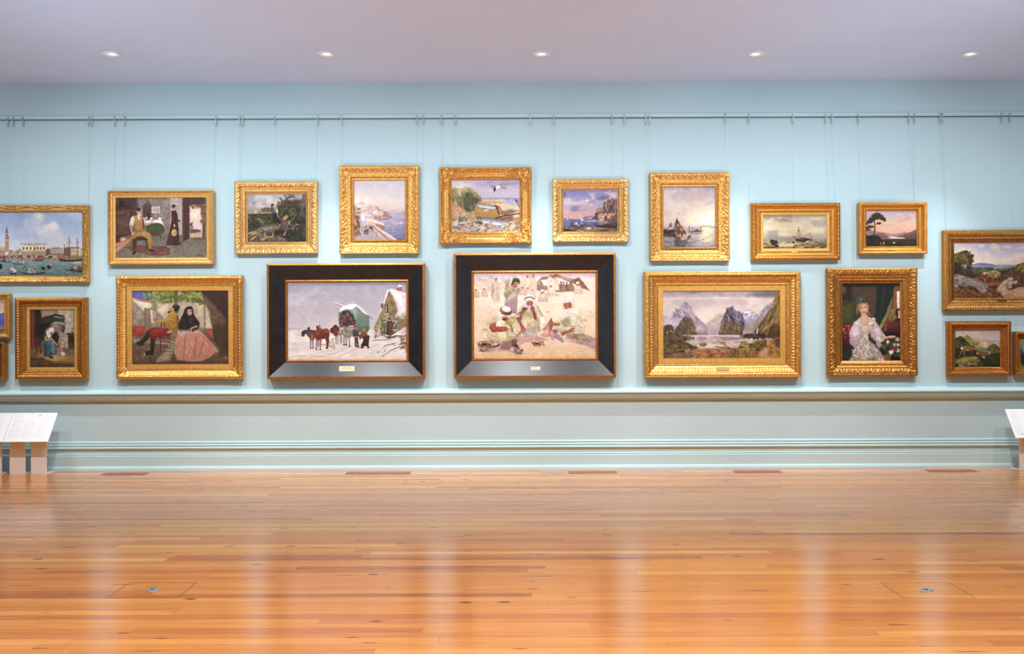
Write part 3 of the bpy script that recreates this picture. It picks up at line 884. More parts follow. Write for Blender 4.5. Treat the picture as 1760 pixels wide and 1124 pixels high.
def paint_venice(c):
    c.g([(180, '#9db3da'), (330, '#a8bcdd'), (480, '#b9c8e0'), (600, '#d2d6dc'), (945, '#d2d6dc')])
    c.cl('#c9d2e2', (-290, 180, 990, 560), 170, .45, .75, .6, 1.8, 3)
    for (x, y, rx, ry, k, a) in ((430, 255, 100, 60, '#ccd3e0', .8), (465, 235, 45, 40, '#e6e4e2', .8), (400, 340, 130, 90, '#c6cfe0', .7), (560, 400, 120, 70, '#d6dbe4', .9), (610, 365, 75, 55, '#e6e6e6', .9),
                              (640, 345, 42, 40, '#f6f3ec', .9), (520, 430, 60, 30, '#dfe1e6', .8), (690, 470, 60, 40, '#e6e5e4', .8), (640, 500, 150, 50, '#cfd6e2', .7), (740, 550, 150, 40, '#d4d9e2', .8)):
        c.e(k, x, y, rx, ry, soft=26, a=a, wob=26)
    c.p(('#8b9f9c', '#5a7476'), [(-290, 728), (990, 728), (990, 945), (-290, 945)])
    c.d(['#96a8a4', '#708a8a', '#a8b6b0', '#5c787a'], [(-290, 735), (990, 735), (990, 940), (-290, 940)], 260, 26, 7, 0, 5, .35)
    c.r(('#c8a987', '#a98b6c'), -290, 600, 58, 712); c.r('#c9a57a', -290, 592, 50, 612)
    for i in range(12): c.e('#6e5646', -270 + i * 27, 655, 6, 16)
    c.d(['#b79a84', '#a58a78', '#c8ae96', '#8d7468'], [(98, 640), (250, 632), (250, 710), (98, 710)], 60, 14, 1.4, 90, 20, .9)
    c.r(('#bd957c', '#a98570'), 57, 470, 101, 652); c.r('#c8a58e', 60, 424, 97, 470); c.r('#7d6054', 54, 478, 104, 494)
    c.r('#7a5d52', 68, 440, 90, 466); c.p('#6c6f7c', [(60, 426), (78, 350), (98, 426)], 1); c.s('#6c6f7c', [(78, 355), (78, 338)], 3)
    c.r(('#ecdab8', '#e2cda6'), 248, 566, 543, 652); c.r('#a89490', 246, 556, 544, 573); c.r('#8f7c66', 248, 650, 543, 702)
    for i in range(20): c.s('#d8c49e', [(254 + i * 15, 654), (254 + i * 15, 700)], 4)
    c.r('#b8a27e', 248, 646, 543, 656)
    for x in (277, 320, 363, 447, 485, 522): c.e('#6f6050', x, 613, 11, 18, soft=2)
    c.r('#cdb594', 396, 580, 424, 652); c.e('#75644f', 410, 620, 10, 22); c.s('#e8dcc4', [(410, 575), (410, 550)], 6)
    for x in (250, 305, 541): c.s('#8c7a70', [(x, 566), (x, 535)], 3)
    c.r('#6d5b52', 545, 628, 604, 700); c.p('#7d6a64', [(545, 632), (575, 612), (604, 628)])
    c.r(('#d2c8b4', '#b9ab94'), 600, 622, 756, 672); c.p('#8e7d7a', [(598, 624), (625, 606), (730, 606), (760, 624)]); c.r('#7c6c5c', 600, 672, 760, 702)
    for i in range(7): c.r('#7a7068', 615 + i * 20, 634, 623 + i * 20, 654); c.s('#c4b8a0', [(612 + i * 21, 674), (612 + i * 21, 702)], 5)
    c.r('#7a5e50', 765, 615, 850, 705); c.r(('#dcc7a0', '#c8b08a'), 845, 622, 950, 702); c.p('#946e60', [(765, 616), (800, 598), (940, 600), (952, 620)])
    for i in range(4): c.r('#8b755e', 856 + i * 24, 640, 864 + i * 24, 662)
    c.r('#cdb798', 958, 628, 990, 702); c.p('#9c8472', [(955, 630), (975, 612), (990, 618), (990, 630)])
    c.r(('#a88468', '#8a6a54'), -290, 702, 990, 735)
    c.d(['#5c3c34', '#3c3030', '#c8aa8c', '#a04c40', '#e0d0b8', '#6a5044'], [(-290, 700), (690, 700), (690, 740), (-290, 740)], 260, 9, 1.5, 90, 30, .9)
    c.p('#c6b494', [(525, 715), (590, 690), (665, 705), (680, 725), (530, 728)], 4); c.e('#5c4c40', 600, 716, 30, 14)
    c.p(('#7a5840', '#4a3024'), [(690, 708), (705, 722), (790, 742), (880, 745), (988, 728), (988, 770), (860, 782), (730, 772), (700, 750)])
    c.s('#c8b490', [(705, 730), (800, 748), (985, 738)], 4); c.p('#c9ced0', [(770, 780), (985, 770), (970, 795), (860, 795)], 5, a=.6)
    for (x, t) in ((828, 465), (925, 485), (768, 570)): c.s('#6f5a4e', [(x, t), (x, 735)], 8, w2=10)
    for (x, y, w) in ((828, 545, 36), (828, 610, 44), (925, 545, 30), (925, 605, 40)): c.s('#6a564c', [(x - w, y + 8), (x + w, y - 4)], 4)
    for q in ((828, 480, 760, 735), (828, 480, 900, 735), (925, 495, 870, 735), (925, 495, 985, 735)): c.s('#8d8076', [q[:2], q[2:]], 2, a=.6)
    c.p('#d0484c', [(690, 672), (706, 680), (706, 725), (692, 730)], 3)
    c.p('#2e2628', [(370, 742), (400, 752), (500, 752), (524, 742), (500, 764), (390, 764)]); c.r('#c23c3c', 445, 732, 475, 752); c.d(['#dcd0c0', '#a8322e', '#443c3c'], [(390, 732), (510, 732), (510, 752), (390, 752)], 16, 8)
    c.p('#3a3436', [(-40, 765), (60, 772), (140, 765), (110, 778), (-30, 778)]); c.r('#4a3838', 20, 748, 60, 768)
    c.p('#3a3232', [(125, 785), (180, 798), (270, 798), (318, 790), (280, 806), (170, 806)]); c.d(['#e8dcc8', '#c05848', '#d8a878'], [(215, 765), (300, 765), (300, 795), (215, 795)], 12, 9)
    c.p('#2c2628', [(218, 872), (250, 900), (340, 912), (450, 908), (556, 895), (520, 916), (400, 925), (290, 920), (240, 905)])
    c.d(['#e8d8c4', '#c05040', '#d0a070', '#b8c0c8', '#403838'], [(318, 865), (412, 865), (412, 905), (318, 905)], 26, 13); c.s('#6a4c34', [(262, 865), (285, 838), (305, 832)], 10); c.s('#c8a060', [(240, 920), (262, 868)], 3)
    c.p('#30282a', [(105, 900), (150, 912), (198, 900), (185, 925), (125, 925)]); c.d(['#e0c8b8', '#c87868', '#e8dcd0', '#7a5a50'], [(130, 850), (190, 850), (195, 900), (120, 900)], 22, 13)
    c.p('#2a2830', [(484, 812), (500, 835), (540, 850), (542, 865), (515, 875), (492, 860)]); c.e('#302a30', 583, 838, 26, 24); c.d(['#e0d0c0', '#b04038', '#c8b0a0'], [(568, 800), (608, 800), (608, 840), (568, 840)], 10, 9)
    c.s('#c8a058', [(488, 800), (486, 830)], 5)
    c.p('#333034', [(735, 866), (840, 868), (880, 850), (988, 850), (988, 905), (880, 902), (840, 882)]); c.d(['#8c8478', '#c0b8a8', '#585048', '#a8603c', '#3c4440'], [(850, 830), (988, 825), (988, 900), (870, 895)], 55, 15)
    c.e('#26262c', -2, 830, 26, 34); c.d(['#3c3634', '#a89080', '#b05848'], [(-280, 790), (-120, 790), (-120, 900), (-280, 900)], 22, 18, 3)

def paint_lilac_coast(c):
    c.g([(125, '#c99a8e'), (200, '#d8ab92'), (282, '#e0b898'), (288, '#6f74c8'), (380, '#5a62c0'), (440, '#6a6cb0'), (512, '#8a7c8c')])
    c.p('#9c8478', [(-400, 440), (-150, 400), (-30, 420), (20, 430), (52, 470), (52, 512), (-400, 512)], 5, 6)
    c.d(['#5c4c3c', '#7a6c4c', '#a89070'], [(-400, 440), (52, 470), (52, 512), (-400, 512)], 60, 16)
    c.p('#b08890', [(-400, 270), (-200, 225), (-80, 280), (-400, 290)], 5); c.p('#f0ead8', [(10, 262), (24, 290), (6, 290)], 2)
def paint_brown_study(c):
    c.g([(640, '#6a4c2c'), (1020, '#4a3018')])
    c.cl('#94703c', (-420, 640, 10, 1020), 80, .45, .75, .7, 1, 5)
    c.e('#a87c58', -190, 760, 60, 75, wob=8); c.p('#2c2018', [(-320, 1020), (-260, 870), (-130, 870), (-60, 1020)], 8)

def paint_hearth(c):
    c.g([(248, '#4c3c34'), (500, '#5c4a3e'), (700, '#6a5038'), (903, '#6c5034')])
    c.r(('#6a3c34', '#74403a'), 338, 250, 420, 680, soft=8); c.r(('#2c221e', '#3c2e26'), 395, 250, 470, 560, soft=16)
    c.p(('#b8aa98', '#a89884'), [(640, 250), (836, 250), (846, 700), (700, 690), (640, 560), (600, 420)], 14, 10, tex=.2)
    c.p(('#8a7c6c', '#9c8e7a'), [(500, 420), (740, 400), (730, 600), (660, 640), (560, 560), (500, 500)], 12, 8, tex=.2)
    c.p('#9c8a74', [(460, 250), (640, 250), (620, 310), (470, 340)], 10)
    c.p(('#4c342c', '#3a2824'), [(400, 375), (630, 295), (735, 325), (735, 345), (630, 325), (420, 395)], 3)
    c.p(('#3c4a3c', '#2c352c'), [(430, 395), (628, 335), (732, 350), (730, 400), (628, 385), (560, 400), (450, 420)], 4, 3)
    for i in range(9): c.s('#56664e', [(640 + i * 10, 345), (642 + i * 10, 388)], 3, a=.6)
    c.p(('#241a16', '#2a201a'), [(440, 420), (560, 400), (580, 440), (520, 470), (500, 560), (430, 560)], 10, a=.85)
    c.e('#3c3028', 713, 468, 20, 42); c.e('#6c5a48', 713, 462, 10, 24)
    c.p(('#5a4a3a', '#4c3a2c'), [(750, 520), (840, 522), (846, 700), (770, 700), (765, 540)], 3); c.r('#2c201a', 750, 518, 842, 532); c.r('#3a2c22', 780, 545, 842, 620)
    c.e('#6a7a60', 822, 480, 18, 20); c.e('#8c5a3c', 815, 505, 16, 14); c.e('#b4a890', 830, 490, 8, 10)
    c.p(('#7c6444', '#6a5238'), [(345, 690), (470, 660), (848, 700), (848, 903), (350, 903)], 8, 4, tex=.15)
    c.e('#b08a4c', 640, 800, 210, 48, 4, soft=26, a=.8); c.e('#c8a060', 600, 790, 110, 26, 4, soft=16, a=.8)
    c.p('#4a3a2a', [(350, 790), (480, 790), (600, 850), (840, 870), (848, 903), (350, 903)], 16, 8, a=.7)
    c.d(['#4a3828', '#7a6040', '#94764c'], [(350, 820), (848, 800), (848, 900), (350, 900)], 50, 24, 8, 10, 8, .35)
    for x in (392, 432): c.s('#3a201c', [(x - 8, 470), (x + 14, 660)], 10)
    for y in (500, 545, 590, 630): c.s('#44281f', [(386, y), (440, y - 6)], 8)
    c.p('#5a3a2a', [(396, 640), (490, 640), (490, 656), (400, 660)]); c.s('#3a2418', [(408, 660), (412, 760)], 10); c.s('#3a2418', [(455, 655), (458, 745)], 9)
    for y in (690, 725): c.s('#48301f', [(410, y), (480, y - 4)], 6)
    c.e('#302622', 625, 570, 40, 70, soft=8); c.e('#3c302a', 480, 570, 44, 60, 20, soft=6)
    c.p(('#4a6472', '#3a4c54'), [(455, 600), (520, 590), (600, 600), (628, 640), (634, 745), (600, 770), (520, 790), (490, 770), (500, 700), (470, 650)], 4, 5, tex=.2)
    c.p('#66848e', [(560, 605), (615, 615), (628, 740), (590, 765), (570, 690)], 6, a=.8); c.s('#2c3c44', [(520, 640), (510, 780)], 10, 5, .6); c.s('#7c98a0', [(545, 620), (545, 770)], 6, 4, .5)
    c.p(('#5c5c3c', '#4a4a34'), [(505, 510), (545, 490), (585, 520), (585, 600), (510, 605), (500, 560)], 4)
    c.p('#ece0d0', [(522, 500), (548, 488), (580, 540), (572, 570), (545, 575), (530, 540)], 3); c.e('#ded2c4', 552, 545, 22, 28, soft=5)
    c.s('#c89870', [(512, 560), (515, 592), (560, 592), (585, 580)], 18, w2=14); c.s('#d4a47c', [(585, 585), (620, 620), (648, 655)], 15, w2=9)
    c.e('#c08c68', 597, 503, 17, 22); c.e('#c89a78', 605, 505, 10, 12); c.e('#e6e4de', 578, 480, 28, 24, -20); c.p('#d8d6d2', [(555, 490), (600, 455), (614, 480), (580, 500)], 3)
    c.p('#d8d4d0', [(536, 490), (560, 500), (550, 530)], 3)
    c.e('#c86c50', 692, 660, 18, 16); c.e('#e0b090', 695, 668, 14, 14); c.e('#c87c48', 690, 652, 17, 10)
    c.p(('#a87c84', '#8c6470'), [(660, 685), (700, 680), (718, 725), (705, 765), (640, 775), (625, 755), (650, 725)], 4, 4); c.d(['#c09aa0', '#74505c', '#b88890'], [(655, 690), (710, 690), (700, 765), (635, 765)], 24, 12)
    c.e('#b8b4a8', 713, 752, 29, 24, 25); c.e('#d4d0c4', 713, 750, 19, 15, 25); c.s('#5a6a70', [(648, 655), (658, 670)], 8)
    c.e('#241c18', 578, 790, 28, 12, 10); c.e('#3a2a20', 480, 805, 14, 6)
    c.d(['#8a6c48'], [(360, 840), (420, 840), (420, 870), (360, 870)], 6, 9, 4)

def paint_farewell(c):
    c.g([(185, '#5c4c46'), (600, '#6c5a50'), (640, '#6e6254'), (935, '#6a6258')])
    c.p(('#8c7c74', '#7c6c64'), [(430, 185), (870, 185), (870, 640), (430, 640)], 20, 8, tex=.2)
    c.p(('#b8a69c', '#a8968c'), [(862, 185), (1025, 185), (1020, 650), (862, 640)], 10, 8, tex=.12)
    c.r('#94847a', 765, 210, 860, 318, soft=4); c.r('#4e403c', 330, 185, 460, 420, soft=24)
    c.p(('#5c3c34', '#54382e'), [(190, 185), (330, 185), (340, 290), (400, 300), (400, 640), (320, 660), (190, 690)], 8, 8, tex=.25)
    c.p('#44302c', [(190, 290), (390, 285), (390, 330), (190, 325)], 4, 4); c.e('#3a2a26', 265, 265, 40, 40, soft=6); c.e('#6c4438', 215, 240, 22, 30, soft=5)
    c.p(('#6c4c3c', '#5a4034'), [(195, 350), (360, 345), (365, 640), (195, 650)], 6, 5, tex=.2); c.r('#4a342c', 200, 400, 330, 418, soft=5)
    c.p('#3a2e2a', [(190, 660), (240, 640), (245, 730), (190, 740)], 6); c.e('#d07848', 285, 710, 42, 30, soft=12); c.e('#f0a060', 290, 705, 22, 20, soft=8); c.e('#e8885c', 225, 770, 38, 26, soft=10, a=.7)
    c.p('#a87c6c', [(240, 740), (370, 690), (370, 740), (190, 890), (190, 830)], 5, 4); c.p('#7a5c50', [(190, 880), (380, 720), (390, 760), (200, 920)], 5)
    c.p(('#5c4440', '#4c3a36'), [(530, 285), (570, 245), (630, 280), (640, 460), (530, 460)], 6, 5); c.e('#6c5248', 590, 268, 34, 26)
    c.r('#d8c8ba', 638, 298, 740, 378, soft=2); c.r('#b4a898', 652, 312, 726, 364, soft=3); c.d(['#8c8478', '#a89a88'], [(655, 330), (725, 330), (725, 362), (655, 362)], 12, 12)
    c.p(('#6e665a', '#7a7062'), [(190, 920), (400, 740), (640, 690), (1110, 680), (1325, 690), (1325, 935), (190, 935)], 6, tex=.12)
    for (x0, y0, x1, y1) in ((1150, 700, 1310, 800), (1080, 740, 1250, 920), (1000, 780, 1080, 930), (920, 800, 950, 930), (860, 700, 860, 780), (760, 700, 750, 790), (1200, 690, 1325, 750), (400, 860, 370, 930)):
        c.s('#554c44', [(x0, y0), (x1, y1)], 3, a=.7)
    c.d(['#84786a', '#5e564c', '#8e8474'], [(400, 760), (1325, 700), (1325, 930), (300, 930)], 120, 40, 9, 35, 20, .3)
    c.p(('#6c4440', '#744c46'), [(330, 800), (480, 780), (820, 790), (870, 830), (850, 850), (880, 880), (820, 905), (600, 905), (560, 880), (420, 860)], 5, 7); c.d(['#8c5c54', '#4a302e', '#7a5450'], [(480, 790), (850, 800), (840, 900), (600, 900)], 50, 22, 5, 0, 20, .5)
    # table
    c.p(('#3c4a28', '#445428'), [(560, 520), (780, 500), (800, 600), (770, 640), (740, 600), (570, 610)], 4, 4, tex=.2); c.p('#46542a', [(690, 510), (770, 505), (785, 600), (720, 590)], 8, a=.5)
    c.p(('#e4dcd8', '#c4b8b4'), [(535, 470), (760, 462), (795, 550), (770, 520), (720, 498), (600, 500), (545, 510)], 3); c.p('#d0c4c0', [(760, 470), (800, 555), (775, 520)], 3)
    c.s('#3c2a24', [(745, 600), (745, 715)], 9); c.p('#3a2e2a', [(570, 610), (740, 600), (735, 660), (600, 670)], 8, a=.7)
    c.e('#c89468', 572, 440, 20, 18); c.p('#2c2826', [(592, 460), (590, 380), (602, 360), (612, 380), (614, 458)], 3); c.e('#e8e2dc', 740, 448, 18, 14); c.s('#7a5c4c', [(640, 450), (645, 395)], 8); c.e('#8c5048', 640, 400, 12, 20); c.e('#e8e0d8', 632, 448, 16, 16)
    # seated man
    c.p('#3c302c', [(430, 660), (580, 670), (590, 830), (570, 830), (565, 720), (450, 715), (445, 800), (430, 800)], 3)
    c.p(('#a87c44', '#94682f'), [(400, 610), (560, 595), (630, 640), (640, 720), (645, 820), (590, 830), (580, 690), (500, 660), (430, 680)], 4, 4, tex=.15)
    c.p(('#9c7038', '#6e4c28'), [(365, 680), (385, 640), (440, 660), (430, 740), (435, 850), (380, 850), (372, 760)], 4, 4); c.p('#4a3626', [(395, 700), (430, 690), (435, 850), (400, 850)], 5)
    c.e('#3c2e28', 420, 872, 30, 18, -40); c.e('#332824', 632, 842, 48, 14, 10)
    c.p(('#b88c48', '#9a7038'), [(415, 415), (450, 405), (520, 425), (545, 440), (555, 560), (530, 590), (480, 600), (430, 580), (420, 480)], 4, 3, tex=.12); c.p('#6a4c30', [(520, 430), (550, 450), (556, 560), (530, 590), (515, 520)], 5)
    c.p('#d4c4c0', [(455, 405), (490, 430), (498, 470), (478, 460)], 3); c.s('#5c3c28', [(490, 460), (490, 590)], 4)
    c.p(('#ddd2ce', '#b8aaa8'), [(385, 430), (415, 412), (425, 470), (410, 540), (362, 540), (360, 500)], 4); c.p(('#cfc2be', '#a89a96'), [(530, 430), (550, 440), (570, 500), (560, 540), (545, 500)], 3)
    c.s('#b8846c', [(380, 540), (385, 590), (402, 625)], 30, w2=20); c.e('#c4907a', 405, 632, 20, 15); c.s('#c08c74', [(570, 520), (615, 508), (645, 488)], 26, w2=16); c.e('#c89880', 642, 484, 16, 13)
    c.p(('#b88c74', '#a87c68'), [(450, 345), (500, 325), (510, 370), (505, 400), (470, 400), (452, 370)], 4); c.e('#2e2624', 470, 335, 30, 20, -20); c.e('#c09078', 449, 350, 7, 11); c.s('#4c3a34', [(485, 352), (505, 350)], 5)
    c.p(('#b4a89e', '#c8bcb2'), [(462, 378), (508, 372), (510, 405), (488, 430), (462, 405)], 4, 3); c.e('#8c5c50', 492, 385, 9, 4)
    # door, woman
    c.p(('#5c3834', '#4a2c2c'), [(1020, 188), (1108, 190), (1110, 690), (1025, 735), (1018, 500)], 3, tex=.12); c.s('#3c2424', [(1060, 195), (1060, 700)], 4); c.p('#6c4844', [(1022, 190), (1040, 190), (1040, 720), (1026, 730)], 4, a=.6)
    c.p(('#ecd0b4', '#e4b8b4'), [(1110, 300), (1262, 300), (1270, 640), (1110, 690)], 3); c.e('#f0b8c0', 1190, 520, 70, 70, soft=30, a=.7); c.e('#f4e0c0', 1180, 400, 60, 60, soft=30, a=.7)
    c.p('#b89c74', [(1110, 630), (1265, 610), (1270, 680), (1110, 690)], 6); c.p('#5a4a44', [(1110, 590), (1160, 575), (1250, 590), (1240, 615), (1120, 630)], 6, 6)
    c.p(('#54463c', '#4c4038'), [(1108, 190), (1310, 190), (1310, 300), (1110, 300)], 4, tex=.2); c.d(['#7a3c30', '#8a9068', '#c47c58', '#4c5038', '#e0c8a8'], [(1110, 280), (1290, 270), (1290, 330), (1250, 320), (1110, 320)], 70, 12, 1.5)
    c.p(('#6c5444', '#5c4838'), [(1265, 300), (1300, 300), (1290, 680), (1268, 680)], 3); c.d(['#9c4c34', '#b8704c', '#6c6c44', '#5c4434'], [(1250, 330), (1310, 310), (1310, 560), (1255, 560)], 55, 14, 1.5); c.s('#8c7868', [(1308, 190), (1312, 690)], 14)
    c.d(['#3c4834', '#6c5c4c'], [(1110, 480), (1140, 490), (1150, 600), (1110, 600)], 22, 12); c.p('#6e5448', [(1125, 690), (1310, 685), (1320, 712), (1140, 715)], 3)
    c.p(('#4a2826', '#44222a'), [(880, 350), (940, 345), (958, 400), (960, 460), (970, 540), (975, 640), (985, 780), (815, 778), (850, 640), (870, 540), (885, 460)], 4, 3, tex=.15); c.p('#5e3838', [(850, 640), (900, 560), (900, 770), (825, 775)], 10, a=.5)
    c.s('#3a1e1e', [(930, 380), (945, 450), (990, 490)], 26, w2=14); c.s('#4c2a28', [(895, 380), (910, 460), (918, 530)], 28, w2=18); c.e('#c89c84', 1000, 494, 15, 7); c.e('#c89c84', 920, 535, 10, 20)
    c.e('#b48870', 925, 315, 22, 28); c.e('#5c3c34', 912, 296, 26, 26); c.e('#c0947c', 934, 320, 13, 18); c.e('#54342e', 905, 285, 16, 16)
    c.e('#b8944c', 917, 622, 34, 46); c.e('#c8a860', 918, 618, 22, 30); c.e('#a87c3c', 920, 622, 12, 16); c.p('#443434', [(960, 740), (1030, 735), (1000, 775), (970, 785)], 6, a=.7)
    for i in range(6): c.s('#3c3430', [(1175 + i * 15, 895 + (i % 2) * 10), (1187 + i * 15, 912)], 3)

def paint_courtship(c):
    c.g([(200, '#9c907c'), (540, '#94846c'), (640, '#7c6850'), (910, '#6c5440')])
    c.p(('#5a66a0', '#6c76ac'), [(207, 200), (420, 200), (400, 290), (300, 290), (207, 262)], 4)
    c.p(('#e8d8c0', '#d0bca0'), [(212, 265), (300, 300), (400, 320), (410, 440), (418, 520), (385, 500), (320, 400), (212, 290)], 4); c.p('#a87860', [(212, 262), (400, 300), (400, 318), (300, 305), (212, 275)], 3)
    c.p(('#b8a890', '#a8947c'), [(390, 320), (870, 310), (900, 560), (430, 560)], 8, 5, tex=.12); c.p(('#9c9080', '#8c7c6c'), [(207, 290), (320, 400), (330, 650), (207, 660)], 8, tex=.15)
    c.p('#d8c4a4', [(455, 335), (560, 330), (540, 400), (490, 440), (460, 400)], 10, 6, a=.8); c.p('#7c7464', [(440, 390), (500, 450), (520, 560), (430, 560)], 10, a=.7)
    c.p(('#8a7a64', '#7a684f'), [(322, 368), (382, 368), (392, 560), (325, 620)], 3); c.p(('#c8b898', '#b09c80'), [(812, 310), (905, 330), (910, 560), (850, 550)], 6); c.s('#6a5c48', [(902, 330), (908, 580)], 9); c.p('#b8ac98', [(908, 340), (985, 420), (985, 580), (912, 570)], 6)
    c.p(('#a84c3c', '#8a4436'), [(210, 540), (330, 540), (330, 640), (212, 650)], 5, tex=.15); c.p('#a85444', [(910, 565), (985, 570), (985, 680), (930, 640)], 5)
    c.p(('#7a6a54', '#5c4634'), [(212, 640), (480, 630), (1137, 680), (1137, 910), (212, 910)], 6, tex=.15); c.d(['#8a745a', '#544030', '#9c8468'], [(215, 680), (640, 680), (900, 880), (215, 900)], 110, 34, 8, 5, 12, .35)
    c.p('#a89880', [(215, 660), (600, 700), (590, 730), (215, 690)], 10, a=.6)
    c.d(['#5c6c34', '#7c8c40', '#48542c', '#94a050', '#6a7840', '#a8a45c'], [(340, 215), (420, 205), (860, 205), (880, 280), (800, 300), (640, 300), (560, 320), (440, 300), (330, 260)], 260, 20, 2, 15, 60, .75)
    c.d(['#4c5c30', '#6c7c38', '#8c9448'], [(780, 280), (905, 280), (905, 330), (860, 335)], 45, 16, 2); c.d(['#5c6c3c', '#7c8848', '#94a058'], [(395, 300), (440, 310), (445, 400), (390, 390)], 30, 15, 2); c.d(['#4c5830', '#8090a0'], [(320, 210), (370, 210), (360, 290), (330, 280)], 16, 14)
    c.p(('#6a5444', '#7a6048'), [(612, 200), (645, 200), (650, 420), (615, 420)], 4)
    c.p(('#4a3830', '#382a26'), [(865, 200), (1137, 200), (1137, 830), (1000, 690), (985, 600), (960, 420)], 6, tex=.12); c.p(('#74604a', '#64503c'), [(870, 215), (920, 260), (1080, 430), (1130, 520), (1020, 560), (985, 600), (950, 400)], 10, 8, tex=.2)
    c.p('#54402f', [(985, 540), (1130, 500), (1137, 800), (1060, 830), (1000, 690)], 14, a=.8); c.s('#8c7454', [(880, 240), (985, 560)], 5, 3); c.s('#44322a', [(1050, 210), (1050, 420)], 8, 5, .6)
    # chair
    for q in ((475, 640, 480, 790), (490, 510, 480, 640), (520, 500, 515, 560)): c.s('#5c2c28', [q[:2], q[2:]], 10)
    c.s('#64342c', [(475, 655), (590, 655)], 12); c.s('#54302a', [(480, 690), (560, 700)], 6); c.s('#54302a', [(480, 722), (540, 725)], 6)
    # man
    c.s('#3c342c', [(370, 610), (330, 670), (290, 700)], 52, w2=40); c.p('#34302a', [(250, 690), (320, 690), (320, 725), (270, 730), (245, 712)], 4); c.s('#38302a', [(408, 660), (400, 770)], 48, w2=38); c.p('#332c26', [(335, 790), (412, 765), (414, 818), (325, 822)], 4); c.e('#d8c09c', 325, 812, 8, 8); c.e('#b89c7c', 238, 690, 8, 10)
    c.p(('#94342c', '#782a26'), [(362, 580), (400, 555), (540, 560), (590, 590), (580, 640), (470, 645), (420, 670), (385, 665), (375, 610)], 5, 5, tex=.15); c.p('#a84438', [(400, 565), (520, 570), (500, 600), (410, 600)], 10, a=.5)
    c.p(('#b08c34', '#8c6c2c'), [(560, 430), (620, 410), (655, 450), (665, 520), (640, 590), (600, 590), (590, 560), (520, 560), (530, 500)], 4, 4, tex=.15); c.s('#b89038', [(570, 470), (520, 490), (455, 492)], 34, w2=20); c.s('#8c6a28', [(640, 450), (650, 540), (590, 590)], 30, w2=22); c.p('#6a4c24', [(640, 440), (668, 480), (668, 560), (645, 570)], 6, a=.6)
    c.e('#a8745c', 425, 476, 20, 14); c.s('#d8ccb8', [(380, 466), (408, 474)], 3); c.e('#c09074', 568, 596, 30, 14, -15)
    c.p('#b07c5c', [(565, 370), (600, 348), (615, 390), (600, 410), (572, 410)], 4); c.p('#302c34', [(595, 345), (640, 335), (670, 350), (655, 400), (620, 400), (605, 375)], 4); c.e('#2c241f', 563, 408, 12, 9, -20); c.p('#44485a', [(600, 340), (650, 338), (665, 352), (620, 356)], 3); c.e('#b8846a', 606, 376, 8, 10)
    # shawl blanket
    c.p(('#8c7c60', '#948468'), [(580, 620), (640, 600), (620, 760), (600, 800), (560, 880), (430, 890), (450, 840), (520, 790), (570, 720)], 5, 5)
    for i in range(9): c.s('#4c4030', [(580 - i * 14, 640 + i * 28), (630 - i * 8, 650 + i * 28)], 5, a=.7)
    for i in range(5): c.s('#c4b490', [(575 - i * 25, 690 + i * 38), (618 - i * 14, 700 + i * 36)], 5, a=.6)
    # woman
    c.p(('#c0a084', '#b08c74'), [(650, 600), (760, 590), (860, 585), (930, 620), (960, 690), (1030, 770), (960, 840), (880, 880), (760, 882), (640, 870), (615, 800), (620, 700)], 5, 5, tex=.12)
    for i in range(13):
        x = 640 + i * 24
        c.s('#c0504c', [(660 + i * 15, 610), (640 + i * 22, 720), (x + i * 4, 865 - abs(i - 5) * 5)], 8, 2, .75)
    for i in range(5): c.s('#c8584e', [(850 + i * 10, 610 + i * 8), (930 + i * 14, 700 + i * 10), (900 + i * 32, 850 - i * 14)], 7, 2, .7)
    for q in ((720, 640, 700, 860), (830, 640, 800, 850), (900, 690, 850, 840)): c.s('#7c5c4c', [q[:2], q[2:]], 20, 8, .45)
    c.p('#5c4438', [(860, 580), (940, 610), (1000, 690), (960, 700), (920, 650)], 8, a=.7); c.s('#d86058', [(640, 850), (780, 872), (900, 855), (1010, 770)], 8, 2, .6); c.e('#6c9490', 1022, 785, 22, 14, -30)
    c.p(('#2a2422', '#332a28'), [(735, 358), (775, 350), (795, 375), (800, 430), (855, 510), (850, 560), (790, 590), (660, 590), (650, 540), (690, 440), (715, 380)], 5, 5); c.d(['#3c3430', '#1c1818', '#4c423c'], [(690, 470), (800, 460), (850, 530), (800, 585), (660, 580)], 45, 20, 3, 60, 40, .5)
    c.e('#c89c88', 760, 408, 26, 34); c.p('#8c5c50', [(735, 400), (752, 400), (748, 440), (738, 430)], 4, a=.7); c.e('#2a2220', 750, 402, 7, 3); c.e('#2a2220', 774, 402, 7, 3); c.e('#a85c54', 762, 430, 9, 3); c.p('#2c2424', [(730, 372), (760, 355), (790, 372), (786, 385), (760, 376), (735, 392)], 3)
    c.s('#b88470', [(830, 545), (790, 558), (765, 570)], 20, w2=13); c.d(['#c8c0b4', '#8c8478', '#a89c94', '#b8a8b0'], [(650, 585), (780, 575), (790, 610), (700, 640), (655, 620)], 45, 16, 5, 70, 40, .6); c.s('#6c645c', [(765, 450), (775, 480), (760, 520)], 5, a=.6)
    c.d(['#b87858', '#a86c50'], [(1080, 850), (1130, 840), (1125, 870), (1085, 875)], 10, 8)
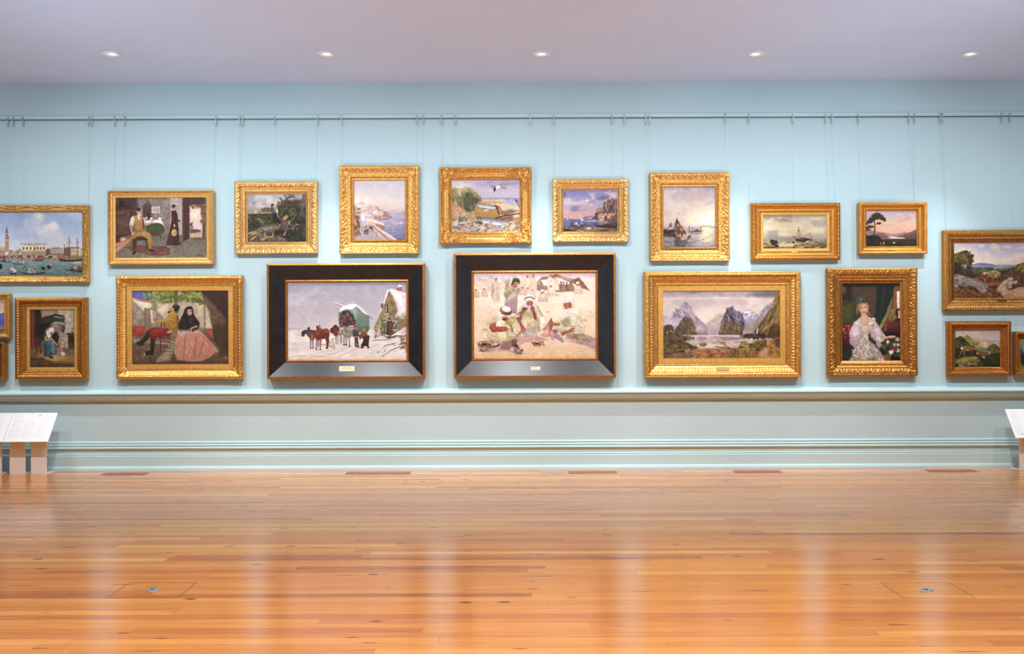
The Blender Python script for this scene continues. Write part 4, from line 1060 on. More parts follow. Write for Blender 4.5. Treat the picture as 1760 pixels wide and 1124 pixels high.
def paint_children(c):
    c.g([(248, '#a8a0a0'), (380, '#bcb4b0'), (480, '#98907c'), (500, '#5c5444'), (865, '#443c2c')])
    c.cl('#5c5c6c', (225, 330, 460, 480), 90, .35, .6, .9, 1.6, 4); c.cl('#dcd4d0', (300, 260, 760, 420), 110, .42, .62, .9, 1.7, 7); c.cl('#84808c', (225, 250, 560, 350), 80, .5, .7, .7, 1.6, 9); c.e('#ece4e0', 500, 345, 140, 40, soft=40, a=.7)
    c.p('#b0a88c', [(225, 478), (400, 478), (530, 480), (530, 500), (225, 506)], 4); c.p('#6c6044', [(400, 440), (440, 420), (520, 425), (540, 480), (400, 478)], 6, 6); c.e('#a84c3c', 380, 478, 18, 6); c.e('#e0d8d0', 330, 468, 20, 8)
    c.p(('#54483c', '#3c342c'), [(225, 500), (530, 495), (640, 480), (640, 660), (225, 680)], 8, 6, tex=.2); c.p(('#4c4434', '#2c2820'), [(600, 380), (700, 330), (973, 320), (973, 865), (760, 865), (640, 700)], 16, 14, tex=.3)
    c.cl('#6c5c4c', (640, 300, 973, 640), 50, .45, .65, .7, 1, 12); c.cl('#1e1c16', (660, 420, 973, 865), 70, .45, .65, .7, 1, 14)
    c.d(['#3c4a2c', '#5c6c3c', '#4c4c30', '#74804c', '#2c3420'], [(640, 420), (840, 430), (860, 600), (760, 620), (650, 520)], 140, 14, 1.8, 30, 60, .7); c.d(['#4c5c34', '#34402a', '#6c7844', '#2a3020'], [(225, 520), (540, 520), (540, 640), (225, 660)], 130, 16, 3, 70, 40, .6)
    c.d(['#4c5434', '#2c3020', '#5c6040', '#384228'], [(740, 620), (973, 640), (973, 860), (740, 860)], 130, 16, 3, 70, 50, .6)
    c.p(('#7c6c5c', '#5c4c44'), [(930, 250), (973, 250), (970, 340), (940, 440), (960, 540), (880, 540), (900, 420), (915, 330)], 5, 6, tex=.2)
    for q in (((640, 300), (690, 360), (770, 400), (850, 490), (960, 540)), ((690, 360), (730, 300), (760, 255)), ((730, 310), (690, 260)), ((760, 290), (830, 285)), ((700, 375), (650, 400), (640, 440)), ((870, 500), (900, 450), (950, 460))): c.s('#4a4038', list(q), 16, 2, w2=7)
    c.s('#84786c', [(690, 355), (770, 392), (860, 485)], 5, 2, .7); c.d(['#6c6454', '#54503c', '#8c806c'], [(610, 350), (680, 340), (700, 400), (620, 400)], 30, 12); c.d(['#5c5444', '#7c7058'], [(700, 250), (840, 260), (820, 310), (720, 300)], 30, 11, 2)
    c.p(('#7c7264', '#5c5244'), [(225, 760), (330, 700), (460, 640), (620, 640), (660, 620), (680, 700), (600, 720), (560, 770), (600, 865), (225, 865)], 6, 8, tex=.25); c.p('#9c9284', [(400, 690), (560, 650), (640, 650), (560, 690), (440, 720)], 8, 6, a=.7)
    c.p(('#94846c', '#5c4c38'), [(330, 555), (380, 565), (430, 600), (440, 650), (400, 665), (380, 610)], 4, 6); c.s('#2c2620', [(345, 570), (420, 655)], 8, 3, .6)
    c.d(['#8c8474', '#4c4436', '#a89c88', '#38342a', '#6c7048'], [(225, 740), (560, 680), (600, 860), (225, 860)], 140, 18, 3, 20, 60, .6)
    for (x, y, w, r) in ((280, 740, 60, -15), (310, 755, 50, -20), (300, 810, 50, -35), (440, 815, 55, -30)): c.e('#b8935c', x, y, w, 12, r)
    c.e('#a88444', 495, 765, 58, 40, 10); c.e('#34393c', 495, 758, 46, 30, 10); c.e('#4c5c64', 490, 750, 28, 14, 10); c.s('#c09a58', [(445, 740), (460, 790), (530, 800), (545, 750)], 8)
    c.p('#6c6454', [(580, 780), (660, 800), (740, 850), (600, 865)], 6, 6); c.p('#8c8070', [(600, 785), (700, 820), (730, 850), (640, 820)], 5, a=.7); c.p('#2c281f', [(560, 720), (640, 700), (620, 780), (580, 770)], 8)
    # girl
    c.p(('#2c2828', '#38302c'), [(545, 490), (605, 485), (615, 560), (622, 620), (560, 635), (545, 580)], 3, 3); c.p(('#5c6874', '#4c5864'), [(528, 420), (560, 425), (585, 480), (575, 505), (540, 500), (530, 460)], 3); c.p('#ece4dc', [(575, 440), (600, 430), (614, 470), (608, 490), (585, 480)], 3); c.e('#3c302c', 545, 395, 22, 24); c.p('#3c302c', [(525, 390), (545, 400), (540, 460), (528, 460)], 3)
    c.e('#d09c80', 560, 408, 15, 18); c.e('#b87c48', 582, 450, 16, 22); c.s('#d8a488', [(606, 488), (608, 525)], 11); c.s('#c89478', [(563, 630), (562, 650)], 9); c.s('#8c7c70', [(602, 625), (604, 640)], 9); c.e('#2c2624', 562, 655, 12, 9); c.e('#282222', 606, 648, 13, 9)
    # boy
    c.p(('#6c5c58', '#54443e'), [(660, 590), (710, 580), (745, 610), (740, 700), (720, 745), (690, 750), (670, 730), (640, 660)], 4, 4, tex=.15); c.s('#6c5450', [(690, 595), (650, 570), (622, 548)], 26, w2=18); c.e('#7c94a0', 617, 540, 9, 10); c.s('#7c5450', [(730, 620), (732, 690), (705, 745)], 30, w2=18); c.e('#d09478', 692, 768, 13, 16); c.e('#8898a0', 705, 742, 12, 8)
    c.e('#c8906c', 700, 560, 20, 22); c.e('#b08448', 722, 542, 25, 22, 10); c.e('#d8a480', 690, 566, 9, 12); c.p('#c8963c', [(740, 590), (765, 600), (765, 640), (748, 640)], 3); c.p('#3c2c28', [(640, 690), (690, 720), (680, 770), (620, 765), (610, 740)], 5, 4); c.s('#6c5c4c', [(590, 772), (740, 768)], 6)
    c.d(['#d8d0b8', '#c8b8a0'], [(760, 620), (880, 620), (880, 690), (760, 700)], 8, 8, 1.5); c.s('#8c7c64', [(700, 800), (760, 830), (780, 860)], 4)

def paint_snow_wagon(c):
    c.g([(228, '#9c98a4'), (400, '#aca6ae'), (560, '#bdb4b8'), (620, '#c6bcbc'), (640, '#d8cecb'), (878, '#e4d8ce')])
    c.cl('#968f9f', (228, 228, 900, 420), 150, .45, .75, .35, 1.5, 3); c.cl('#d2c8d0', (228, 300, 1000, 600), 130, .5, .75, .5, 2, 5)
    c.p('#a69fae', [(228, 612), (340, 612), (340, 622), (228, 624)], 3, a=.7); c.cl('#f6ece6', (228, 640, 1222, 878), 60, .45, .7, .7, 4, 8); c.cl('#d2bfb2', (228, 690, 1222, 878), 40, .55, .75, .6, 6, 9)
    for q in (((228, 860), (420, 830), (640, 790), (760, 770)), ((300, 878), (520, 850), (700, 800)), ((560, 878), (680, 840), (800, 790))): c.s('#bca694', list(q), 7, 3, .6)
    c.d(['#d8c8bc', '#f8f0ea', '#c8b8ac', '#e8dcd2'], [(228, 700), (1000, 700), (1222, 760), (1222, 878), (228, 878)], 180, 26, 7, -8, 12, .5); c.d(['#c8bcc0', '#f4ece8'], [(235, 640), (340, 640), (340, 690), (235, 690)], 25, 14, 2, a=.5)
    # inn
    c.p(('#9c8a68', '#8c7a5a'), [(1075, 300), (1110, 330), (1150, 470), (1120, 520), (1130, 700), (1060, 700), (960, 660), (945, 610), (1030, 420)], 3, 5, tex=.2); c.p('#847250', [(1040, 400), (1080, 320), (1130, 440), (1140, 490), (1060, 510)], 6, 6, tex=.2)
    c.p(('#8c7c60', '#7c6a52'), [(1120, 510), (1222, 500), (1222, 660), (1100, 700)], 4, tex=.2); c.p(('#e8dede', '#d8ccce'), [(1060, 295), (1095, 283), (1222, 325), (1222, 505), (1120, 525), (1150, 460), (1110, 350), (1075, 300)], 4, 4); c.p('#f0e8e4', [(1060, 300), (1075, 290), (1040, 400), (945, 612), (1020, 430)], 4)
    c.r('#9c6c5c', 1138, 268, 1186, 302); c.p('#f0e6e4', [(1130, 285), (1165, 250), (1190, 268), (1140, 275)], 3); c.d(['#b8a688', '#d8ccc0', '#7c6a4c'], [(1130, 500), (1222, 495), (1222, 530), (1130, 530)], 26, 12, 4, 80)
    c.r('#3c3430', 1042, 422, 1066, 492); c.r('#d8d0c8', 1048, 430, 1054, 486); c.s('#e8e0dc', [(1038, 496), (1070, 494)], 5); c.p('#4a3c34', [(1055, 560), (1105, 555), (1105, 690), (1055, 700)], 3); c.r('#744438', 1078, 570, 1100, 680); c.r('#58614a', 1105, 560, 1140, 625); c.r('#5c6450', 1000, 548, 1045, 625); c.r('#8a8c68', 995, 550, 1012, 612)
    c.e('#8c8c88', 1077, 540, 22, 16); c.e('#3c3838', 1077, 536, 10, 8); c.e('#54483c', 1018, 428, 10, 18); c.s('#3c342c', [(1012, 408), (1045, 410)], 4); c.s('#e8e0e0', [(1010, 404), (1045, 406)], 4)
    for q in ((1105, 558, 1140, 556), (1028, 565, 1050, 563), (1108, 632, 1142, 628), (1115, 600, 1135, 565)): c.s('#ece6e2', [q[:2], q[2:]], 5)
    c.d(['#4c4034', '#e8e0dc', '#6c5c4c', '#f0eae6', '#5c4a3a'], [(950, 640), (1050, 620), (1065, 690), (960, 690)], 60, 15, 6, 45, 70, .85); c.s('#5a4838', [(940, 715), (1060, 710), (1090, 700)], 6); c.s('#f0e8e4', [(935, 708), (1060, 702)], 5)
    for i in range(7): c.s('#7c5c40', [(1090 + i * 6, 690 - i * 2), (1222, 610 + i * 12)], 7); c.s('#f0e8e4', [(1092 + i * 6, 682 - i * 2), (1222, 602 + i * 12)], 5)
    c.d(['#6c5238', '#f4ece6', '#8c6c4c', '#4c3a2a'], [(1160, 690), (1222, 660), (1222, 800), (1180, 790)], 50, 18, 5, -40, 40, .85)
    for (a, b, d) in (((1130, 740), (1040, 760), (978, 820)), ((1160, 770), (1090, 800), (1018, 850))): c.s('#5c4836', [a, b, d], 7); c.s('#f4ece8', [(a[0], a[1] - 7), (b[0], b[1] - 7), (d[0] + 14, d[1] - 14)], 6)
    c.s('#5c4836', [(1100, 742), (1125, 762)], 5); c.s('#4c3a2c', [(1040, 790), (1038, 810)], 4)
    wagon_team(c)
    for i in range(8): c.s('#94867c', [(1128 + i * 10, 850 - (i % 3) * 8), (1138 + i * 10, 862 - (i % 2) * 14)], 2, a=.7)

def paint_coastal_town(c):
    c.g([(235, '#d4c8d4'), (330, '#ddd2d8'), (440, '#e8dccf'), (530, '#eacfc4'), (570, '#e0c4c4'), (600, '#c9b9c4'), (720, '#a8a2b8'), (910, '#777a9a')])
    c.cl('#ecd4cc', (258, 235, 700, 420), 110, .45, .7, .7, 1.6, 4); c.cl('#c8bccc', (258, 235, 836, 400), 130, .5, .75, .5, 1.6, 6); c.e('#f6ead4', 290, 460, 120, 60, soft=50, a=.9)
    c.p(('#c4b0b8', '#dcc0b4'), [(640, 590), (760, 566), (836, 580), (836, 600), (660, 606)], 5, 5, a=.7); c.p(('#b8aec0', '#6c7094'), [(600, 600), (836, 600), (836, 910), (740, 910), (600, 800)], 14, tex=.08)
    c.cl('#c8b8c0', (600, 600, 836, 760), 40, .5, .7, .5, 3, 8); c.d(['#8c8cac', '#6c7098', '#a8a2b8'], [(610, 760), (836, 740), (836, 905), (720, 900)], 80, 22, 7, 0, 8, .35)
    c.p(('#d8bcb4', '#c4a49c'), [(258, 500), (330, 480), (420, 500), (500, 540), (545, 560), (460, 640), (380, 680), (258, 640)], 12, 14); c.d(['#c8a8a0', '#e4ccc0', '#b4948c', '#d8b8a8', '#ecdccc'], [(270, 500), (400, 495), (540, 550), (460, 640), (300, 620)], 90, 16, 1.5, 0, 20, .6)
    c.r('#b89a9a', 490, 530, 540, 562); c.p(('#dcc0a8', '#b8948a'), [(460, 575), (600, 570), (630, 585), (640, 635), (600, 650), (520, 660), (470, 630)], 4, 4); c.p('#a4827e', [(590, 585), (632, 590), (640, 640), (590, 640)], 5); c.s('#7c7c6c', [(530, 568), (585, 570)], 8); c.p('#f0dcc4', [(465, 580), (520, 575), (520, 620), (470, 615)], 5, a=.8)
    c.p(('#a88480', '#947478'), [(480, 640), (560, 640), (660, 632), (692, 655), (640, 680), (560, 690), (490, 670)], 5, 6, tex=.15); c.p('#c49c8c', [(545, 650), (620, 640), (640, 660), (570, 670)], 5, a=.7)
    c.p(('#dcc0b0', '#b49c98'), [(390, 660), (440, 655), (520, 690), (595, 730), (605, 810), (720, 890), (740, 910), (262, 910), (262, 830), (340, 760), (400, 710)], 6, 4); c.p(('#bca69e', '#a08c8c'), [(330, 770), (420, 720), (480, 760), (520, 840), (560, 910), (262, 910), (262, 840)], 10, 5, tex=.12)
    c.p(('#a07c6c', '#8a6860'), [(500, 730), (560, 720), (598, 735), (606, 815), (560, 800), (520, 780)], 4); c.s('#f0d8c0', [(400, 668), (470, 690), (590, 735)], 16, 4); c.s('#8c6c64', [(490, 770), (560, 830), (650, 910)], 14, 4); c.s('#dcc4b8', [(520, 770), (610, 830), (730, 908)], 18, 4); c.p('#c49c80', [(430, 690), (500, 720), (490, 760), (450, 740)], 6, a=.7)
    c.p(('#b8a08c', '#a48878'), [(262, 590), (330, 600), (335, 740), (325, 800), (262, 850)], 4, 3, tex=.15); c.p('#8c6450', [(262, 588), (330, 590), (332, 605), (262, 600)], 2); c.d(['#6c4434', '#8c5c48', '#5c4438'], [(265, 620), (310, 625), (320, 780), (265, 800)], 40, 14, 1.4, 90, 20, .7); c.p('#d4c8cc', [(335, 620), (385, 625), (380, 690), (335, 690)], 4); c.r('#ece4e0', 340, 640, 380, 660)
    c.d(['#5c6848', '#6c7450'], [(290, 548), (335, 545), (335, 572), (290, 570)], 14, 9); c.r('#8c6048', 258, 525, 270, 580); c.d(['#7c4c3c', '#94543c', '#5c4438', '#7c8468'], [(265, 790), (320, 800), (330, 850), (270, 860)], 36, 13)
    c.d(['#4c4444', '#a8584c', '#e8dcd4', '#54604c', '#6c6878', '#3c3838'], [(345, 750), (480, 755), (480, 810), (350, 830)], 46, 10, 1.5, 90, 30, .85); c.e('#7c6868', 395, 830, 26, 16); c.s('#c4b0a8', [(280, 890), (540, 895)], 6, 3, .6)
    for (x, y) in ((630, 712), (660, 712), (645, 762), (620, 765), (655, 832)): c.e('#8c7478', x, y, 16, 3, -5); c.s('#b09ca0', [(x, y), (x + 5, y - 12)], 2)
    c.e('#f4e4d0', 793, 716, 8, 14, soft=5, a=.7); c.s('#c47c5c', [(555, 808), (562, 790)], 9); c.p('#6c6468', [(735, 890), (800, 900), (836, 910), (740, 910)], 4)

def paint_tern(c):
    c.g([(248, '#b4a4c4'), (330, '#c6b6cc'), (420, '#cfc0d0'), (470, '#c9bfce'), (474, '#9292c0'), (560, '#b0a6bc'), (620, '#d4b8a0'), (895, '#d0b8a0')])
    c.cl('#e6d8d0', (228, 248, 800, 440), 110, .4, .65, .8, 3, 3); c.cl('#a898c4', (228, 248, 1075, 420), 130, .5, .75, .5, 3, 8); c.e('#ecdcc8', 330, 320, 160, 50, soft=40, a=.6)
    c.p(('#9a9cc8', '#c0b4c4'), [(590, 474), (1075, 472), (1075, 560), (880, 560), (640, 500)], 3); c.p(('#e4cbb0', '#dcbc9c'), [(600, 490), (760, 492), (900, 485), (850, 520), (1000, 560), (1075, 575), (1075, 720), (700, 640)], 5, 4)
    c.p(('#d0b080', '#a8885c'), [(228, 360), (300, 355), (400, 340), (480, 360), (560, 440), (620, 500), (560, 560), (500, 620), (400, 650), (228, 640)], 8, 10, tex=.2); c.p(('#6c6448', '#4c4634'), [(380, 440), (450, 400), (520, 420), (600, 500), (540, 540), (510, 630), (430, 640), (380, 600)], 12, 12); c.p('#e8c898', [(300, 400), (360, 390), (370, 440), (310, 450)], 14, a=.8)
    c.d(['#7c7c50', '#5c6044', '#a89864', '#8c8858'], [(228, 350), (300, 350), (300, 460), (228, 520)], 80, 24, 6, 80, 25, .6); c.d(['#6c7048', '#4c5438', '#8c8c5c', '#54604c', '#3c4430'], [(290, 440), (480, 380), (560, 460), (500, 640), (400, 640), (300, 540)], 240, 30, 8, 80, 25, .65); c.d(['#a09868', '#c8b47c', '#6c6c48'], [(390, 340), (480, 350), (600, 470), (480, 440)], 90, 20, 6, 70, 30, .6)
    c.p(('#cc9c74', '#b88c6c'), [(228, 560), (330, 580), (430, 650), (520, 660), (520, 740), (228, 740)], 10, 8, tex=.15); c.p(('#d8c0a0', '#c8b09c'), [(228, 740), (600, 760), (1075, 760), (1075, 895), (228, 895)], 10, tex=.15)
    c.p('#6c5448', [(840, 640), (960, 615), (1060, 630), (1000, 660), (900, 690), (830, 680)], 14, a=.8); c.p('#4a3a30', [(520, 690), (820, 720), (980, 690), (1000, 740), (800, 760), (540, 740)], 14, a=.7)
    # basket
    c.p(('#c89c54', '#a87c3c'), [(545, 560), (800, 575), (830, 700), (770, 722), (600, 712), (505, 680), (510, 640)], 4, 2)
    for i in range(22): c.s('#8c6430', [(555 + i * 11.5, 590 + (i % 2)), (515 + i * 14.5, 695 + min(i, 21 - i) * 1.5)], 3, 1.5, .7); c.s('#e0ba74', [(561 + i * 11.5, 590), (522 + i * 14.5, 695 + min(i, 21 - i) * 1.5)], 4, 1.5, .6)
    c.p(('#dcb878', '#c8a058'), [(580, 515), (700, 505), (860, 515), (875, 535), (830, 545), (600, 540)], 4, 3); c.s('#a8803c', [(585, 530), (720, 522), (870, 532)], 5, 2, .6); c.p('#4c3c2c', [(548, 560), (780, 560), (800, 590), (770, 615), (560, 600)], 5)
    c.p(('#9c98a0', '#d8d2d2'), [(540, 532), (620, 545), (720, 555), (780, 580), (770, 612), (660, 608), (570, 600), (548, 560)], 4, 3); c.s('#5c5c68', [(545, 535), (640, 552), (760, 575)], 9, 4, .7); c.s('#f0ecec', [(570, 575), (680, 590), (765, 600)], 10, 4, .8); c.s('#5c5c64', [(560, 590), (640, 600)], 4); c.e('#e8e4e2', 660, 625, 34, 8, -12); c.p('#6c4838', [(770, 560), (800, 565), (830, 660), (810, 690), (790, 620)], 3)
    c.s('#a8603c', [(815, 580), (850, 640), (890, 680), (950, 705)], 18, 2, w2=12); c.s('#94542f', [(830, 700), (850, 740), (900, 770), (970, 745)], 18, 2); c.s('#4c2c28', [(780, 720), (900, 690), (1075, 665)], 14, 3)
    # big fish
    c.p(('#8c8890', '#e4dedc'), [(558, 722), (620, 715), (720, 728), (840, 750), (940, 775), (985, 760), (990, 800), (940, 805), (860, 812), (740, 812), (650, 795), (590, 760)], 4, 3); c.s('#6c6870', [(565, 722), (700, 735), (860, 765), (945, 785)], 12, 5, .6); c.s('#f4f0ee', [(620, 770), (740, 795), (860, 800)], 14, 6, .8); c.e('#38343a', 590, 732, 6, 5); c.p('#5c4c48', [(940, 775), (990, 750), (988, 805), (950, 800)], 4); c.d(['#6c6870', '#a8a4a8'], [(640, 740), (860, 765), (860, 785), (640, 765)], 26, 7, 2)
    # bottle, flowers, stones
    c.p(('#d0a868', '#b8904c'), [(460, 690), (475, 672), (505, 672), (522, 690), (522, 735), (458, 735)], 3); c.r('#8c9c9c', 478, 652, 500, 676); c.r('#8c9490', 460, 735, 518, 762); c.s('#5c3028', [(320, 805), (420, 790), (525, 770)], 12, w2=9); c.e('#7c5c34', 570, 782, 44, 26, 10); c.e('#5c4428', 590, 790, 24, 16)
    c.d(['#5c7040', '#7c8c50', '#94a05c', '#48582f'], [(300, 700), (450, 700), (440, 760), (320, 765)], 60, 14, 3, 20, 70, .8); c.d(['#d8c8d8', '#c0a8c8'], [(290, 670), (450, 670), (450, 715), (290, 720)], 12, 9, 1.2); c.d(['#5c6c3c', '#788850'], [(230, 730), (275, 730), (275, 755), (230, 755)], 12, 12, 3)
    c.d(['#a89080', '#e4d4c0', '#8c7868', '#c8a890', '#b88c74', '#dcc8b8', '#9c9ca0', '#7c6458'], [(228, 780), (520, 790), (1075, 800), (1075, 893), (228, 893)], 150, 22, 1.8, 0, 40, .8); c.d(['#c8a078', '#b8845c', '#e0c49c', '#946c50'], [(990, 720), (1075, 710), (1075, 890), (900, 860)], 40, 24, 1.7, -30, 40, .8); c.e('#8c9cac', 800, 842, 30, 12, -20); c.e('#a8b0b8', 510, 858, 40, 14, -10); c.e('#7c9088', 1035, 830, 22, 16, -40); c.s('#d8a868', [(870, 885), (950, 845)], 14); c.e('#c89060', 1005, 870, 30, 12, -20)
    # anchor stake, bird
    c.s('#7c4438', [(1035, 500), (1065, 585)], 10); c.p('#7c4438', [(1018, 488), (1040, 492), (1055, 515), (1020, 528)], 3)
    c.p(('#a49c98', '#8c8480'), [(820, 310), (860, 290), (960, 290), (1060, 300), (960, 300), (905, 312), (900, 350), (910, 362), (980, 372), (880, 360), (820, 345)], 3, 2); c.p('#ece6e6', [(765, 335), (800, 315), (830, 318), (850, 340), (800, 365), (775, 380)], 4); c.p('#8c8480', [(710, 330), (745, 322), (785, 325), (770, 345), (735, 350)], 3); c.p('#2c282c', [(752, 350), (775, 340), (778, 370), (760, 398), (750, 385)], 3); c.s('#c89050', [(752, 390), (750, 418)], 6, w2=2); c.s('#c0b8b8', [(860, 330), (920, 345)], 14, 5, .7)

def paint_desert_camp(c):
    c.g([(213, '#d9cad3'), (250, '#e2cfcb'), (330, '#ebd2c0'), (420, '#f0d4b8'), (620, '#edcfac'), (895, '#e3bb92')])
    c.cl('#f8e2c6', (208, 380, 1187, 895), 90, .45, .7, .6, 3, 4); c.cl('#d8ae8c', (208, 480, 1187, 895), 60, .55, .78, .5, 4, 6); c.p('#cfb8c4', [(208, 225), (400, 232), (700, 236), (1000, 240), (1187, 238), (1187, 250), (208, 255)], 5, 4, a=.6)
    for i in range(40):                                     # hazy crowd
        x = 212 + (i * 53.7) % 500; k = ['#dabaa8', '#d0ae9c', '#e2c6b4', '#cba698', '#e6cfc0'][i % 5]
        h = 66 + (i * 13) % 40; y = 318 + (i * 29) % 55
        c.p((k, '#e0c4b0'), [(x - h * .15, y - h * .8), (x + h * .15, y - h * .8), (x + h * .2, y), (x - h * .2, y)], 4, 3, .75); c.e('#b48c7c', x, y - h * .86, h * .07, h * .08, a=.6)
    c.view(206.05, 210.7, .6251)
    for (x, t, b, w, k) in ((25, 80, 190, 40, '#d6b4a2'), (140, 75, 200, 55, '#cfa99c'), (205, 65, 200, 50, '#d8bcb0'), (630, 60, 190, 50, '#dcb8a4'), (690, 45, 190, 60, '#e2c09c'), (760, 45, 240, 70, '#d4a890'), (345, 190, 260, 40, '#d0b4a8')):
        c.p((k, '#e4c8b0'), [(x - w * .4, t + 15), (x, t), (x + w * .4, t + 15), (x + w * .5, b), (x - w * .5, b)], 6, 5)
    for (x, y, k) in ((40, 320, '#e6c49c'), (140, 310, '#d6b4a4'), (700, 300, '#d8b49c'), (630, 290, '#d4ac9c'), (760, 320, '#e0c0a4')):
        c.p((k, '#d4b09c'), [(x - 45, y), (x - 38, y - 70), (x, y - 110), (x + 36, y - 70), (x + 50, y)], 6, 6); c.e('#b07864', x - 4, y - 104, 14, 18); c.e('#e4d2c4', x - 4, y - 122, 20, 12)
    c.p('#e0a868', [(8, 220), (60, 250), (70, 315), (8, 315)], 8, a=.6)
    c.p(('#c6b4a0', '#d0b898'), [(235, 160), (260, 110), (300, 95), (335, 130), (330, 200), (338, 360), (255, 365), (222, 300)], 5, 4); c.p('#a89480', [(240, 140), (262, 190), (250, 310), (225, 300)], 6, a=.7); c.e('#a87464', 290, 80, 20, 24); c.e('#c8a898', 290, 58, 22, 14); c.s('#a08c78', [(300, 170), (310, 350)], 8, 5, .5); c.e('#b48474', 258, 225, 12, 18); c.s('#b08c84', [(240, 378), (350, 386)], 8, 5, .6)
    c.p(('#e2cbb4', '#ccae98'), [(830, 365), (840, 290), (870, 240), (920, 235), (955, 290), (955, 355)], 5, 4); c.e('#b07c6c', 880, 232, 20, 16); c.e('#e8dccf', 880, 208, 26, 18); c.p('#b0948c', [(820, 365), (960, 358), (950, 374), (830, 376)], 4, a=.6)
    # tent (second view)
    c.view(608.8, 210.7, .6251)
    c.p(('#a07458', '#94684c'), [(165, 130), (230, 55), (330, 48), (420, 15), (540, 60), (640, 85), (715, 60), (850, 235), (760, 190), (640, 140), (560, 110), (470, 70), (330, 80), (220, 95), (175, 140)], 4, 3); c.p('#c8987c', [(420, 18), (540, 60), (640, 90), (590, 110), (490, 70)], 5, a=.8); c.p('#8a5f45', [(640, 110), (712, 70), (845, 232), (700, 190)], 6, a=.8)
    c.p(('#a4826c', '#8e7060'), [(170, 150), (230, 120), (310, 170), (310, 225), (175, 230)], 8, 6); c.p(('#947460', '#a0806c'), [(400, 240), (450, 150), (620, 140), (650, 180), (650, 245), (420, 252)], 8, 6); c.p('#f0e0d4', [(500, 110), (560, 112), (590, 150), (520, 150)], 5); c.p('#ecd8cc', [(235, 110), (300, 95), (305, 165), (260, 165)], 5)
    for (x, y, k) in ((480, 190, '#84685a'), (515, 190, '#947864'), (555, 195, '#7c6050'), (605, 200, '#8c7058'), (220, 180, '#90786a')): c.p(k, [(x - 26, y + 40), (x - 18, y - 20), (x, y - 55), (x + 18, y - 20), (x + 28, y + 40)], 6, 5); c.e('#744c40', x, y - 62, 11, 13)
    for (x, t, b, w, k) in ((340, 40, 205, 64, '#dcc2ae'), (420, 45, 225, 80, '#d2b49e'), (45, 50, 175, 70, '#dcbc9c'), (120, 40, 220, 80, '#cfa890')): c.p((k, '#e0c6b0'), [(x - w * .35, t + 22), (x, t + 6), (x + w * .38, t + 22), (x + w * .48, b), (x - w * .5, b)], 5, 4); c.e('#a4705c', x + 4, t, 13, 17); c.s('#b4927c', [(x + 6, t + 60), (x + 2, b - 10)], 6, 5, .5)
    for (x, y) in ((245, 365), (355, 285), (700, 268)): c.p(('#e6d0b8', '#cfb096'), [(x - 60, y), (x - 45, y - 70), (x - 10, y - 112), (x + 30, y - 95), (x + 56, y - 30), (x + 55, y)], 5, 4); c.e('#a8705c', x - 6, y - 112, 18, 18); c.e('#ece0d4', x - 4, y - 136, 23, 15); c.p('#b8988c', [(x - 60, y), (x + 70, y - 2), (x + 50, y + 9), (x - 40, y + 9)], 4, a=.6)
    c.d(['#c8b4a4', '#dcc8b4', '#b09c8c'], [(320, 290), (470, 265), (470, 300), (340, 315)], 26, 14)
    c.p('#ac8490', [(790, 790), (920, 850), (920, 985), (800, 940), (640, 900), (540, 880), (760, 880), (850, 845)], 8, 5, a=.9)
    c.view(206.05, 210.7, .6251)
    c.p('#b48a8c', [(560, 830), (700, 800), (900, 830), (960, 860), (880, 880), (760, 870), (640, 900), (560, 960), (330, 960), (330, 880)], 12, 8, a=.8); c.p('#a88084', [(50, 940), (150, 975), (340, 960), (480, 990), (640, 1030), (560, 1050), (420, 1000), (200, 1010), (70, 1000)], 12, 8, a=.7)
    # boy in a grey wrap, green head cloth
    c.p(('#a88c90', '#9a7c84'), [(400, 380), (565, 368), (560, 450), (552, 522), (500, 526), (430, 470), (402, 420)], 4, 3)
    for x in (430, 460, 490, 520, 548): c.s('#86707a', [(x, 390), (x - 3, 510)], 7, 3, .6); c.s('#c0a8a4', [(x + 12, 390), (x + 8, 510)], 6, 3, .5)
    c.p(('#a2977c', '#b49c92'), [(392, 240), (430, 205), (490, 165), (545, 205), (595, 185), (598, 235), (570, 290), (562, 340), (572, 378), (404, 386), (410, 330), (392, 290)], 5, 4); c.p('#7c745c', [(396, 250), (440, 220), (490, 260), (440, 300), (420, 330), (400, 300)], 8, a=.6); c.p('#b8a098', [(440, 320), (520, 230), (560, 280), (560, 340), (430, 370)], 8, a=.7); c.s('#d2c8ac', [(400, 250), (470, 200), (500, 175)], 14, 6, .7); c.s('#6c6252', [(430, 310), (500, 240), (520, 210)], 9, 5, .7); c.s('#d8c8b8', [(450, 330), (540, 290)], 8, 5, .5); c.s('#8c7a70', [(420, 365), (560, 345)], 8, 5, .5)
    c.p(('#3e5c3c', '#2e442e'), [(478, 160), (500, 110), (515, 70), (560, 60), (595, 85), (596, 120), (585, 150), (560, 120), (520, 125), (505, 165)], 5, 5); c.s('#5c7c50', [(515, 85), (575, 75)], 10, 5, .6); c.e('#b8684a', 536, 160, 34, 33); c.e('#d48a60', 548, 158, 16, 16, a=.7); c.s('#3c2018', [(512, 148), (530, 150)], 6); c.s('#3c2018', [(546, 150), (562, 148)], 6); c.s('#7c3428', [(528, 176), (548, 176)], 6)
    c.e('#98a486', 430, 126, 34, 24); c.e('#c87c4c', 432, 166, 24, 22); c.p('#a4a048', [(402, 180), (450, 185), (420, 215), (400, 220)], 4)
